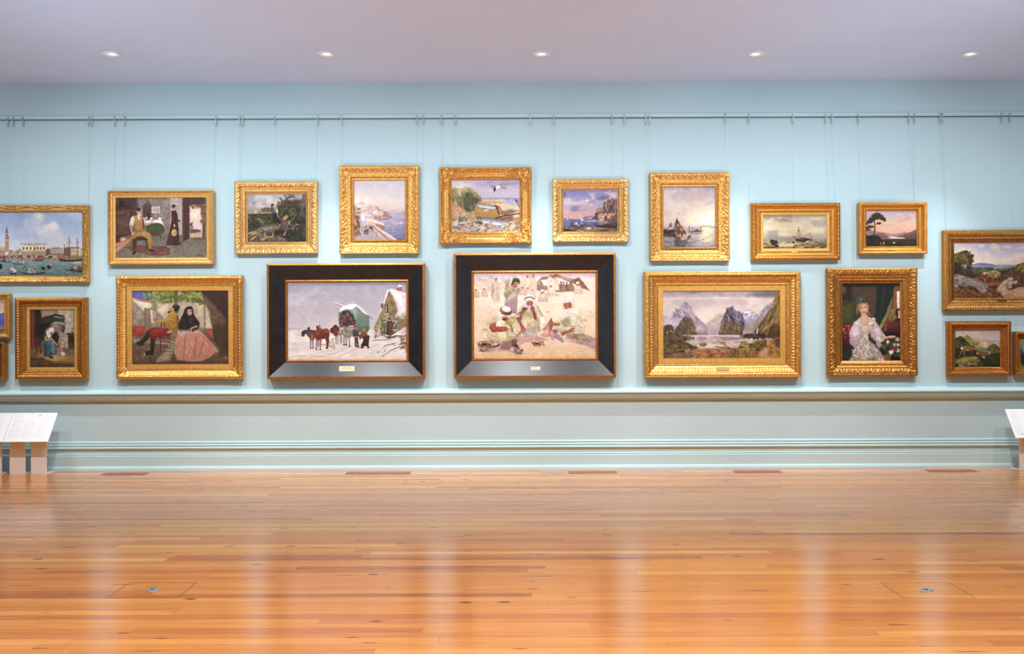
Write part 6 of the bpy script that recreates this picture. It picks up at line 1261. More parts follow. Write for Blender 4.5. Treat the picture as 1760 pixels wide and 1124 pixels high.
    c.d(['#6c5c34', '#84723c', '#4c4228', '#94803f', '#3c3422'], [(242, 720), (470, 740), (480, 790), (242, 800)], 120, 22, 4, 10, 40, .7); c.p('#948474', [(440, 770), (490, 765), (490, 810), (450, 825)], 5, 4); c.d(['#5c4838', '#7c6854', '#3c3024', '#a08868', '#94643c'], [(242, 790), (560, 780), (860, 780), (860, 857), (242, 857)], 150, 26, 4, -10, 30, .6); c.d(['#c08c54', '#b4764a', '#d8a878', '#8c5434', '#a84c34'], [(480, 775), (860, 775), (850, 850), (520, 850)], 80, 30, 6, 0, 15, .5)
    for q in (((725, 745), (800, 765), (880, 770)), ((780, 760), (830, 745), (850, 760)), ((830, 760), (890, 775), (940, 765))): c.s('#4c342c', list(q), 7, 2, w2=4)
    c.e('#6c5c3c', 610, 732, 30, 18, wob=8); c.d(['#84784c', '#5c5434', '#a08c54'], [(580, 715), (640, 715), (640, 750), (580, 750)], 26, 10); c.d(['#8c7848', '#6c5c38', '#a89058'], [(750, 705), (820, 705), (820, 730), (750, 730)], 20, 10)
    c.d(['#6c6034', '#94843c', '#4c4428', '#a8944c', '#84783c'], [(940, 720), (980, 700), (1035, 720), (1030, 780), (950, 785)], 80, 16, 2); c.d(['#54462c', '#786438', '#3c3022', '#947c44'], [(1045, 745), (1100, 700), (1180, 690), (1190, 750), (1100, 790), (1050, 790)], 100, 18, 2); c.d(['#94843c', '#a89448', '#6c5a30', '#4c3c26'], [(820, 800), (1000, 790), (1050, 850), (850, 850)], 90, 18, 5, 75, 25, .7)
    c.p(('#c89c70', '#b48860'), [(1200, 740), (1240, 720), (1230, 780), (1200, 820), (1240, 857), (1100, 857), (1130, 800)], 8, 6); c.d(['#8c6034', '#b47c44', '#5c4028', '#a87c3c', '#74502c', '#c89454'], [(1180, 720), (1317, 660), (1317, 857), (1240, 857), (1200, 800)], 130, 20, 3, 60, 50, .7); c.p('#3c3024', [(1260, 690), (1317, 680), (1317, 750), (1270, 745)], 10, 8, a=.7); c.d(['#4c4434', '#38342a'], [(940, 640), (1180, 640), (1180, 680), (940, 665)], 70, 14, 1.6); c.s('#f0e8e0', [(924, 648), (926, 660)], 4)

def paint_calm_ships(c):
    c.g([(230, '#b4a4b4'), (330, '#c8b4b0'), (440, '#d8c0b0'), (560, '#e4cab0'), (660, '#d2b4aa'), (680, '#b8a4a8'), (760, '#b8a698'), (898, '#8c8284')])
    c.cl('#e0ccc0', (262, 260, 832, 520), 110, .42, .65, .8, 1.6, 4); c.cl('#9c90ac', (262, 230, 832, 420), 110, .5, .7, .6, 1.6, 7); c.cl('#c4ac9c', (262, 360, 640, 600), 120, .5, .7, .5, 1.3, 9); c.e('#f8e8bc', 700, 580, 150, 70, soft=60, a=.9); c.e('#fdf2d0', 745, 590, 70, 28, soft=24, a=.9); c.e('#ecd8b4', 680, 480, 120, 70, soft=60, a=.5)
    c.p(('#b4a2a4', '#8c8486'), [(262, 672), (832, 668), (832, 898), (262, 898)], 5); c.e('#f0d49c', 740, 740, 70, 90, soft=40, a=.8); c.e('#f4dcac', 745, 700, 50, 30, soft=20, a=.7); c.d(['#d8bc98', '#a0948c', '#74706c', '#c4ac9c', '#ecd4ac'], [(480, 700), (832, 690), (832, 890), (480, 890)], 150, 30, 9, -3, 6, .4); c.d(['#5c5450', '#84807c', '#443c38', '#a09894'], [(262, 760), (560, 800), (600, 895), (262, 895)], 120, 28, 7, 0, 8, .45)
    c.p('#a8949c', [(640, 662), (760, 652), (832, 660), (832, 674), (640, 674)], 3, a=.7); c.e('#84647c', 708, 662, 10, 6, a=.7)
    c.p(('#94747c', '#4c3c3c'), [(265, 700), (300, 690), (325, 650), (348, 612), (360, 660), (380, 690), (420, 720), (420, 790), (265, 770)], 6, 6); c.e('#c8bcc0', 345, 680, 34, 30, soft=18, a=.7); c.p('#7c4c50', [(318, 670), (346, 625), (356, 665)], 4); c.d(['#3c302e', '#5c4440', '#2c2424'], [(265, 705), (400, 710), (400, 760), (265, 755)], 60, 16, 2)
    c.p(('#7c5c50', '#4c3630'), [(388, 660), (400, 600), (415, 575), (430, 600), (445, 640), (450, 690), (510, 720), (515, 760), (420, 800), (385, 790)], 5, 6); c.d(['#3c2c2a', '#b47c5c', '#d8b494', '#5c4038', '#c89070', '#6c4c44'], [(392, 640), (415, 590), (445, 640), (510, 715), (500, 770), (395, 780)], 110, 13, 1.8, 80, 50, .75)
    for (x, t, b) in ((415, 570, 780), (395, 640, 790), (440, 620, 760), (478, 680, 740)): c.s('#3c2c2a', [(x, t), (x, b)], 6)
    c.p('#3a2c2a', [(430, 800), (500, 790), (565, 758), (560, 785), (520, 800), (440, 815)], 4); c.p('#c8a890', [(440, 808), (470, 785), (530, 780), (525, 800), (480, 812)], 4); c.d(['#5c4c48', '#e8d4c0'], [(450, 790), (525, 785), (520, 805), (450, 808)], 16, 7)
    c.p(('#3c3230', '#6c6260'), [(390, 800), (440, 812), (520, 815), (515, 895), (395, 895)], 10, 8, a=.75); c.d(['#2c2626', '#4c4444', '#8c847e'], [(400, 810), (530, 815), (520, 890), (390, 890)], 50, 18, 5, 0, 12, .6)
    c.p('#3c302e', [(522, 706), (560, 718), (640, 716), (710, 708), (670, 722), (560, 728)], 3); c.p('#4c3a36', [(600, 716), (620, 700), (650, 700), (665, 716)], 3); c.s('#3a2e2c', [(548, 660), (548, 715)], 7); c.s('#3a2e2c', [(676, 675), (674, 712)], 8); c.s('#5c4c48', [(582, 665), (582, 712)], 4); c.s('#a86c5c', [(640, 685), (640, 712)], 4); c.p('#7c6e6a', [(540, 726), (690, 722), (670, 745), (560, 745)], 8, a=.6); c.s('#5c4c4c', [(785, 676), (832, 678)], 5); c.e('#3c3434', 704, 804, 10, 3); c.s('#2c2826', [(735, 858), (755, 845)], 5); c.s('#6c5c58', [(330, 486), (342, 488)], 3); c.s('#6c5c58', [(418, 524), (440, 508)], 3)

def paint_wreck(c):
    c.g([(288, '#a89c84'), (380, '#c8b898'), (520, '#d8c49c'), (600, '#c4b094'), (660, '#a4988c'), (700, '#948468'), (825, '#6c5a3c')])
    c.cl('#8c8474', (283, 288, 760, 400), 110, .45, .68, .8, 1.8, 4); c.cl('#e8d8b0', (300, 330, 1250, 580), 140, .4, .62, .8, 2, 7); c.cl('#a8a094', (900, 288, 1303, 480), 120, .45, .68, .7, 1.8, 9); c.cl('#9c9088', (283, 520, 520, 680), 90, .4, .62, .8, 2, 12); c.e('#8c8484', 600, 655, 260, 32, soft=26, a=.7); c.e('#ecd08c', 680, 600, 130, 28, soft=26, a=.7); c.cl('#bfb09c', (1000, 520, 1303, 680), 90, .45, .65, .6, 2, 14)
    c.p(('#a89874', '#6c5838'), [(283, 705), (500, 700), (800, 695), (1303, 705), (1303, 825), (283, 825)], 5, 6, tex=.2); c.d(['#d8c490', '#8c7850', '#5c4830', '#e8d8a8', '#a08c5c', '#4c3c28'], [(283, 710), (1303, 710), (1303, 820), (283, 820)], 220, 40, 7, -6, 14, .5); c.p('#dccb98', [(560, 760), (700, 730), (820, 730), (760, 790), (620, 800)], 16, 8, a=.7); c.p('#4a3826', [(283, 800), (500, 790), (560, 825), (283, 825)], 10, 6, a=.7); c.p('#3c3020', [(1000, 760), (1303, 720), (1303, 790), (1060, 800)], 16, 8, a=.5); c.s('#e8dca8', [(900, 800), (1000, 770), (1150, 755)], 8, 5, .6)
    c.p('#2c2824', [(400, 700), (440, 685), (480, 695), (485, 730), (530, 740), (540, 790), (500, 795), (460, 770), (410, 745)], 6, 8); c.d(['#1e1c1c', '#3c342c'], [(400, 690), (490, 690), (540, 790), (460, 770)], 30, 20, 2); c.p('#cfc298', [(490, 745), (545, 740), (600, 790), (540, 780)], 8, 6, a=.7)
    c.s('#4c3a2c', [(765, 628), (810, 655), (860, 680)], 10, w2=14); c.p(('#3a302a', '#2a241f'), [(800, 680), (860, 670), (900, 650), (990, 660), (1080, 685), (1070, 710), (990, 720), (820, 712)], 5, 5); c.p('#7c3c2c', [(880, 660), (920, 650), (940, 690), (890, 700)], 4); c.s('#a8704c', [(850, 630), (900, 650), (980, 655)], 7); c.s('#4c3828', [(856, 480), (856, 600)], 9, w2=6); c.s('#8c5c3c', [(856, 590), (858, 700)], 8); c.s('#4c3c30', [(832, 540), (880, 538)], 6)
    for q in (((856, 500), (800, 690)), ((856, 500), (910, 690)), ((980, 570), (978, 640)), ((1025, 560), (1020, 690)), ((1052, 620), (1050, 690)), ((912, 600), (912, 660)), ((960, 620), (1040, 580)), ((1025, 570), (1080, 690))): c.s('#5c4c40', list(q), 4, 2, .8)
    c.p('#8c8474', [(990, 690), (1080, 680), (1060, 715), (1000, 715)], 5, a=.8); c.p('#e4dab8', [(980, 700), (1020, 705), (1000, 725), (960, 722)], 6, a=.8); c.e('#3c3228', 770, 725, 24, 14); c.e('#c8bc9c', 1165, 695, 24, 5)

def paint_lady(c):
    c.g([(200, '#4c4034'), (450, '#544232'), (910, '#2c2420')])
    c.p(('#4a3c34', '#4c4c2c'), [(205, 250), (340, 260), (340, 480), (300, 560), (205, 570)], 10, tex=.15); c.p(('#4c5a28', '#44501f'), [(205, 400), (300, 390), (320, 470), (280, 560), (205, 570)], 16, a=.9); c.r('#3c2c26', 205, 215, 292, 355, soft=4); c.r(('#7c5c3c', '#4c3c34'), 205, 225, 242, 305, soft=4); c.p(('#54463a', '#5c4634'), [(300, 230), (530, 220), (520, 500), (450, 480), (340, 400)], 16, tex=.12)
    c.r('#1a1e1c', 205, 200, 738, 228, soft=12); c.p(('#222c28', '#2c3830'), [(530, 205), (700, 205), (660, 360), (600, 540), (560, 620), (500, 540), (520, 400)], 8, 5, tex=.15); c.s('#3a4840', [(600, 240), (560, 520)], 16, 10, .6); c.p(('#6c744c', '#848858'), [(680, 290), (665, 370), (620, 530), (565, 625), (545, 600), (610, 470), (650, 370)], 4, 3)
    c.p(('#8c5438', '#744434'), [(690, 230), (738, 225), (735, 560), (600, 570), (640, 460), (670, 360)], 6, tex=.15); c.p(('#ecdcc8', '#d8c0a0'), [(708, 275), (738, 270), (738, 430), (708, 435)], 3); c.s('#a4684c', [(690, 270), (692, 520)], 10); c.s('#b8a088', [(708, 330), (738, 350)], 4); c.s('#b8a088', [(710, 390), (738, 370)], 4); c.d(['#8c6c3c', '#6c7038', '#a88048', '#5c5c34'], [(640, 430), (700, 410), (700, 540), (620, 550)], 60, 13); c.e('#4c2c2c', 712, 470, 18, 40); c.e('#442828', 714, 545, 28, 24); c.r('#e4d4bc', 724, 450, 738, 520, soft=4)
    c.p(('#74342c', '#3a2420'), [(590, 560), (735, 555), (735, 660), (600, 660)], 6); c.p('#1c1614', [(600, 655), (735, 655), (735, 900), (600, 900), (560, 760)], 12, a=.9); c.p('#a05c3c', [(590, 570), (620, 565), (615, 640), (592, 640)], 6, a=.7)
    c.p(('#7c2c2c', '#4c1c20'), [(205, 575), (290, 565), (300, 700), (260, 760), (205, 790)], 5, 4); c.d(['#c08c5c'], [(208, 580), (285, 575), (250, 700), (210, 700)], 18, 5, 1); c.p('#2c3430', [(205, 790), (300, 780), (320, 880), (260, 910), (205, 880)], 10, 6)
    # dress
    c.p(('#b4a294', '#a89888'), [(330, 780), (430, 700), (500, 760), (560, 830), (610, 910), (270, 910), (300, 850)], 6, 6, tex=.15); c.d(['#d8ccc0', '#8c7c70', '#c4b6aa', '#a09084', '#ece4d8'], [(320, 800), (430, 720), (540, 820), (590, 905), (290, 905)], 170, 18, 2.5, 50, 60, .6); c.p(('#5c7070', '#6c8480'), [(440, 890), (500, 880), (520, 910), (420, 910)], 6); c.p('#88a09c', [(470, 760), (510, 770), (500, 830), (480, 820)], 8, a=.5)
    c.p(('#d0bcc4', '#b49ca8'), [(300, 580), (340, 560), (380, 600), (395, 680), (360, 750), (320, 800), (275, 740), (272, 650)], 5, 5); c.p('#e8d8de', [(300, 600), (350, 600), (370, 680), (310, 690)], 12, a=.7); c.s('#94808c', [(290, 740), (350, 730), (390, 690)], 9, 5, .6); c.s('#9c8894', [(310, 700), (375, 670)], 7, 5, .5); c.p(('#ccb8c0', '#b098a4'), [(480, 560), (525, 560), (560, 620), (590, 665), (560, 700), (520, 740), (470, 690), (455, 620)], 5, 5); c.p('#e4d4da', [(500, 600), (540, 620), (560, 670), (520, 670)], 10, a=.6); c.s('#9c8490', [(500, 640), (520, 720)], 8, 5, .5)
    c.p(('#d4c8bc', '#c4b4a4'), [(310, 560), (370, 515), (440, 500), (510, 540), (520, 570), (470, 600), (440, 680), (420, 760), (390, 680), (360, 590)], 5, 5); c.d(['#ece4d8', '#b8a898', '#d8ccc0', '#a89888'], [(320, 560), (380, 520), (500, 530), (510, 580), (450, 620), (430, 740), (390, 660)], 110, 14, 2.2, 60, 60, .6); c.p(('#d8ac8c', '#c89c7c'), [(385, 480), (435, 480), (455, 540), (440, 590), (410, 600), (380, 560), (378, 520)], 5); c.d(['#e4d8c8', '#c8b8a4'], [(390, 590), (440, 580), (440, 640), (400, 640)], 22, 9); c.s('#e8dcc8', [(378, 540), (410, 575), (445, 545)], 4); c.s('#e0d0b8', [(385, 575), (420, 610), (450, 580)], 4)
    c.p(('#c8bcae', '#b0a292'), [(385, 680), (440, 660), (450, 700), (430, 770), (370, 780), (360, 740)], 5, 5); c.d(['#e4dacc', '#9c8c7c', '#cec0b2'], [(375, 690), (445, 670), (430, 770), (365, 770)], 44, 13, 2, 50, 60, .6); c.p(('#ccbfb0', '#b4a494'), [(530, 690), (590, 665), (610, 690), (580, 760), (545, 800), (515, 760)], 5, 5); c.d(['#e0d6c8', '#9c8e7e'], [(530, 690), (600, 680), (560, 780), (525, 760)], 34, 13, 2, 60)
    c.s('#d4a488', [(435, 665), (455, 625), (470, 600)], 26, w2=20); c.e('#d8aa8e', 472, 600, 24, 20, -40); c.s('#c89478', [(480, 580), (495, 575)], 9); c.s('#2c2c20', [(492, 575), (496, 600)], 4); c.e('#c8a4ac', 492, 532, 24, 20); c.e('#dcc0c6', 496, 526, 13, 11); c.s('#d0a084', [(590, 705), (640, 690), (690, 690)], 26, w2=16); c.e('#d0a084', 665, 692, 32, 14, -5); c.s('#b8866c', [(660, 700), (650, 720)], 8)
    # head
    c.p(('#8c6840', '#a07c50'), [(345, 390), (370, 365), (440, 365), (455, 410), (450, 460), (480, 500), (450, 490), (430, 440), (360, 430), (350, 490), (335, 460)], 5, 4); c.p(('#d8ac90', '#d0a084'), [(358, 400), (380, 380), (430, 385), (445, 420), (440, 460), (415, 495), (390, 488), (365, 450)], 5); c.p('#b88468', [(358, 410), (375, 430), (385, 485), (368, 455)], 6, a=.6); c.e('#3c2c28', 385, 424, 10, 4); c.e('#3c2c28', 422, 420, 10, 4); c.s('#7c5c40', [(375, 412), (395, 410)], 3); c.s('#7c5c40', [(412, 408), (432, 408)], 3); c.e('#b45c54', 406, 466, 13, 5); c.s('#b07c64', [(404, 425), (402, 448), (410, 450)], 3, 2, .7); c.e('#e0a494', 430, 445, 9, 8, soft=5, a=.5)
    c.d(['#a47c4c', '#c09a64', '#8c683c'], [(350, 370), (440, 365), (450, 400), (400, 385), (355, 400)], 36, 12, 3, 20, 50, .7); c.p(('#44544c', '#3a4c48'), [(338, 390), (340, 340), (370, 315), (420, 315), (440, 345), (440, 375), (400, 365), (360, 370)], 4, 4); c.d(['#5c7066', '#2c3834', '#7c7c60', '#48564e'], [(345, 335), (420, 320), (436, 365), (350, 375)], 34, 9, 1.5); c.s('#2c3834', [(340, 385), (440, 370)], 6)
    # flowers
    c.d(['#38482c', '#4c5c38', '#28341f', '#5c6c44'], [(570, 740), (640, 710), (735, 690), (735, 870), (640, 860), (580, 800)], 130, 18, 2); c.p('#8c6840', [(580, 850), (660, 850), (650, 908), (590, 908)], 6, a=.8)
    for (x, y, r, k) in ((625, 738, 18, '#d4d0b4'), (655, 830, 22, '#dcd8c0'), (716, 812, 20, '#d8d0b4'), (712, 715, 20, '#a8a0b0'), (686, 765, 16, '#b8bca0'), (638, 768, 20, '#74303c'), (690, 806, 24, '#843c54'), (720, 765, 14, '#c4c4a8')): c.e(k, x, y, r, r * .9, wob=8); c.e(k, x - 3, y - 4, r * .5, r * .4, a=.5)

def paint_lone_tree(c):
    c.g([(268, '#c0b4c4'), (400, '#d4b8b0'), (520, '#e4b494'), (620, '#e6a88c'), (660, '#dca090'), (865, '#3c3024')])
    c.p(('#d8a490', '#e0b49c'), [(770, 440), (800, 360), (900, 330), (960, 320), (1020, 290), (1075, 280), (1075, 350), (960, 400), (860, 440), (760, 470), (620, 530), (640, 500)], 16, 14, a=.8); c.cl('#f0c49c', (230, 420, 1075, 640), 120, .45, .7, .6, 3, 5); c.e('#c8988c', 860, 420, 120, 30, -18, soft=20, a=.5); c.e('#f0b890', 500, 600, 200, 40, soft=40, a=.6)
    c.p(('#a88890', '#9c7c7c'), [(230, 630), (340, 600), (440, 615), (560, 635), (660, 660), (740, 655), (860, 628), (960, 628), (1075, 600), (1075, 700), (230, 720)], 5, 5); c.p(('#8a6a64', '#74564c'), [(380, 650), (430, 640), (480, 635), (560, 670), (620, 712), (560, 730), (380, 720)], 5, 5); c.p(('#84645c', '#6c5048'), [(740, 700), (860, 660), (960, 630), (1075, 578), (1075, 740), (860, 735), (780, 715)], 5, 5); c.p('#5c4640', [(860, 730), (960, 680), (1075, 640), (1075, 745)], 10, a=.7)
    c.p('#e8c4b8', [(590, 690), (640, 692), (720, 705), (880, 722), (880, 734), (700, 735), (600, 735), (650, 715)], 4); c.p(('#3c3826', '#2a241c'), [(500, 745), (620, 735), (800, 735), (1075, 742), (1075, 865), (500, 865)], 6, tex=.15); c.p(('#3a3020', '#2c2018'), [(230, 690), (330, 670), (430, 690), (500, 745), (640, 790), (760, 830), (760, 865), (230, 865)], 6, 6, tex=.2); c.d(['#4c4a2c', '#2c2a1c', '#3c3c24', '#5c5434'], [(520, 745), (1070, 745), (1070, 860), (560, 860)], 110, 28, 5, 0, 15, .5); c.d(['#4c3426', '#2a1e16', '#3c2c1e'], [(230, 700), (430, 700), (600, 860), (230, 860)], 80, 22, 3, 20, 30, .5)
    c.s('#33261e', [(352, 690), (372, 620), (382, 540), (376, 440), (390, 380)], 22, 2, w2=9); c.s('#33261e', [(378, 500), (430, 480), (480, 470)], 8, w2=4); c.s('#33261e', [(378, 460), (330, 430), (270, 440)], 8, w2=4); c.s('#33261e', [(385, 400), (440, 370), (520, 400)], 8, w2=4); c.s('#3c2e26', [(305, 690), (298, 600), (310, 560)], 7); c.s('#3c2e26', [(330, 680), (326, 590)], 6); c.s('#3c2c22', [(362, 650), (400, 590)], 5)
    c.d(['#4c3c2c', '#3c3022', '#64503a', '#2f261c', '#5c4c34'], [(340, 340), (400, 305), (460, 310), (500, 350), (550, 390), (555, 440), (500, 440), (450, 400), (400, 410), (340, 430), (280, 410)], 260, 15, 2, 15, 50, .8); c.d(['#4c3a2c', '#3a2c20', '#5c4834'], [(232, 480), (270, 430), (370, 420), (340, 460), (240, 500)], 70, 13, 2, 0, 40, .8); c.d(['#4c3a2c', '#3a2c20'], [(400, 470), (480, 460), (480, 495), (400, 490)], 34, 11, 2); c.d(['#4a382c', '#382a20', '#5c4434'], [(235, 550), (270, 510), (370, 515), (360, 545), (280, 560), (300, 600), (232, 610)], 90, 13, 2, 0, 50, .8); c.d(['#382e20', '#2a221a'], [(235, 680), (420, 680), (470, 730), (240, 720)], 60, 16, 2)
    c.e('#a8483c', 478, 826, 16, 18); c.e('#d8b090', 476, 805, 6, 7); c.e('#c0a880', 528, 800, 11, 22); c.e('#8c5c44', 530, 828, 12, 20); c.e('#c87c5c', 700, 798, 24, 14); c.e('#e8d0c0', 698, 808, 12, 10); c.e('#6c3c2c', 680, 780, 18, 5); c.e('#3c2c20', 735, 780, 20, 6)

def paint_rocky_path(c):
    c.g([(225, '#a4a4c8'), (330, '#c0b8cc'), (430, '#e0d0c4'), (490, '#dcccc4'), (500, '#7c8494'), (560, '#4c4c40'), (895, '#6c4834')])
    c.p(('#f0dcb8', '#f0d8b4'), [(220, 225), (420, 260), (560, 420), (700, 480), (220, 490)], 60, a=.6); c.cl('#e8cdb8', (420, 235, 960, 420), 46, .52, .66, .9, 1.8, 4); c.e('#ecd0b8', 910, 440, 110, 28, soft=10, wob=20); c.e('#f0d8c0', 1040, 400, 90, 50, soft=10, wob=20); c.e('#e4c4b0', 1150, 430, 140, 60, soft=20, wob=20); c.cl('#e4ccc0', (960, 225, 1290, 400), 60, .5, .7, .7, 2, 6)
    c.p(('#8c90b0', '#9ca0b4'), [(420, 495), (520, 470), (620, 475), (720, 492), (980, 495), (1290, 490), (1290, 560), (420, 560)], 5); c.p('#7074a0', [(430, 495), (530, 472), (640, 478), (720, 496), (560, 500)], 4); c.p(('#848c90', '#54604c'), [(420, 520), (560, 510), (900, 510), (1000, 530), (900, 600), (420, 600)], 6, 6); c.s('#e8e4e8', [(715, 532), (760, 525), (850, 508)], 8, 3, w2=3)
    c.d(['#44543c', '#5c6c4c', '#3c4434', '#6c7450', '#546858'], [(430, 530), (760, 540), (800, 600), (700, 620), (440, 600)], 130, 22, 2.2, 0, 30, .75); c.p(('#5c4c30', '#4c3826'), [(740, 570), (860, 550), (960, 520), (1054, 480), (1290, 420), (1290, 720), (900, 680), (780, 650)], 10, 8, tex=.2); c.d(['#74602f', '#5c4428', '#8c7438', '#44341f', '#6c5a30'], [(800, 570), (1054, 480), (1290, 430), (1290, 620), (860, 660)], 200, 26, 2.5, -25, 30, .6)
    c.p(('#6c4a2c', '#5c3822'), [(420, 580), (560, 590), (720, 590), (820, 650), (740, 760), (820, 860), (840, 895), (220, 895), (220, 640)], 10, 8, tex=.25); c.d(['#84502c', '#94602f', '#4c3020', '#7c4426', '#a06c38', '#3c281c'], [(440, 600), (780, 620), (740, 780), (820, 890), (220, 890), (220, 780), (640, 760)], 260, 24, 2.5, 30, 60, .6); c.e('#a49460', 710, 600, 70, 40, soft=10, wob=16, a=.9); c.d(['#8c8048', '#b4a468', '#6c6438'], [(640, 570), (770, 580), (760, 640), (640, 630)], 60, 16, 2); c.r('#c89474', 572, 575, 632, 600, soft=2); c.r('#8c5444', 568, 570, 634, 580, soft=2); c.r('#b48468', 570, 568, 576, 580); c.e('#f0e4d4', 592, 602, 8, 8)
    c.p(('#c8a484', '#a87c60'), [(860, 660), (880, 690), (840, 740), (880, 800), (1000, 760), (1290, 740), (1290, 895), (830, 895), (740, 780), (770, 730), (820, 690)], 8, 6, tex=.12); c.d(['#dcb898', '#b4886c', '#94684c', '#c89c7c'], [(760, 740), (840, 720), (900, 810), (1290, 770), (1290, 890), (840, 890)], 110, 30, 5, -20, 20, .45); c.p(('#6c4a30', '#5c3c2a'), [(900, 610), (1000, 600), (1290, 590), (1290, 750), (1000, 760), (920, 800), (860, 760), (900, 690)], 8, 8, tex=.25)
    for pts in ([(870, 650), (930, 645), (935, 680), (880, 700), (860, 680)], [(850, 740), (890, 690), (940, 690), (920, 740), (870, 755)], [(930, 690), (990, 680), (985, 720), (935, 730)], [(870, 755), (920, 745), (920, 775), (880, 775)], [(920, 800), (960, 785), (950, 815), (925, 820)]): c.p(('#c4ac98', '#94806c'), pts, 4, 4)
    c.p(('#a49488', '#7c6c64'), [(220, 600), (260, 588), (320, 610), (400, 650), (400, 720), (340, 740), (220, 700)], 5, 6, tex=.15); c.p(('#a09088', '#6c5e58'), [(360, 770), (400, 660), (480, 665), (560, 700), (630, 720), (640, 770), (600, 790), (480, 770)], 5, 6, tex=.15); c.p(('#9c8c84', '#746660'), [(500, 770), (580, 765), (625, 800), (600, 840), (540, 835)], 5, 5); c.d(['#b8a89c', '#5c4e4a', '#8c7e78', '#4c4040'], [(225, 610), (320, 615), (480, 670), (630, 730), (600, 830), (500, 770), (360, 760), (225, 710)], 110, 20, 3, 25, 40, .5); c.p('#3c2c24', [(420, 740), (500, 770), (500, 810), (400, 780), (220, 760), (220, 730), (360, 760)], 8, 5, a=.7); c.e('#8c7c74', 250, 740, 34, 24)
    c.p(('#4c4030', '#3c3024'), [(220, 540), (420, 545), (460, 600), (520, 640), (420, 650), (300, 610), (220, 600)], 8, 6); c.s('#4c3828', [(385, 590), (382, 470)], 12); c.s('#4c3828', [(412, 580), (410, 480)], 10); c.s('#44342a', [(330, 590), (335, 470)], 12); c.s('#8c7a64', [(348, 560), (350, 630)], 6, a=.6)
    c.d(['#5c4c2c', '#44381f', '#74602f', '#3a301e', '#84703c'], [(220, 380), (260, 360), (310, 345), (350, 325), (400, 345), (450, 400), (445, 450), (400, 490), (380, 480), (300, 480), (220, 560)], 330, 22, 1.8, 0, 60, .8); c.d(['#3a3020', '#4c3e28', '#2e261a'], [(220, 480), (300, 480), (320, 560), (220, 590)], 80, 20, 2); c.d(['#5c4a2c', '#3c3020'], [(380, 490), (430, 480), (440, 560), (390, 560)], 40, 14); c.d(['#6c5c2c', '#94843c', '#54481f'], [(1000, 500), (1054, 480), (1290, 430), (1290, 560), (1020, 580)], 110, 22, 1.8)

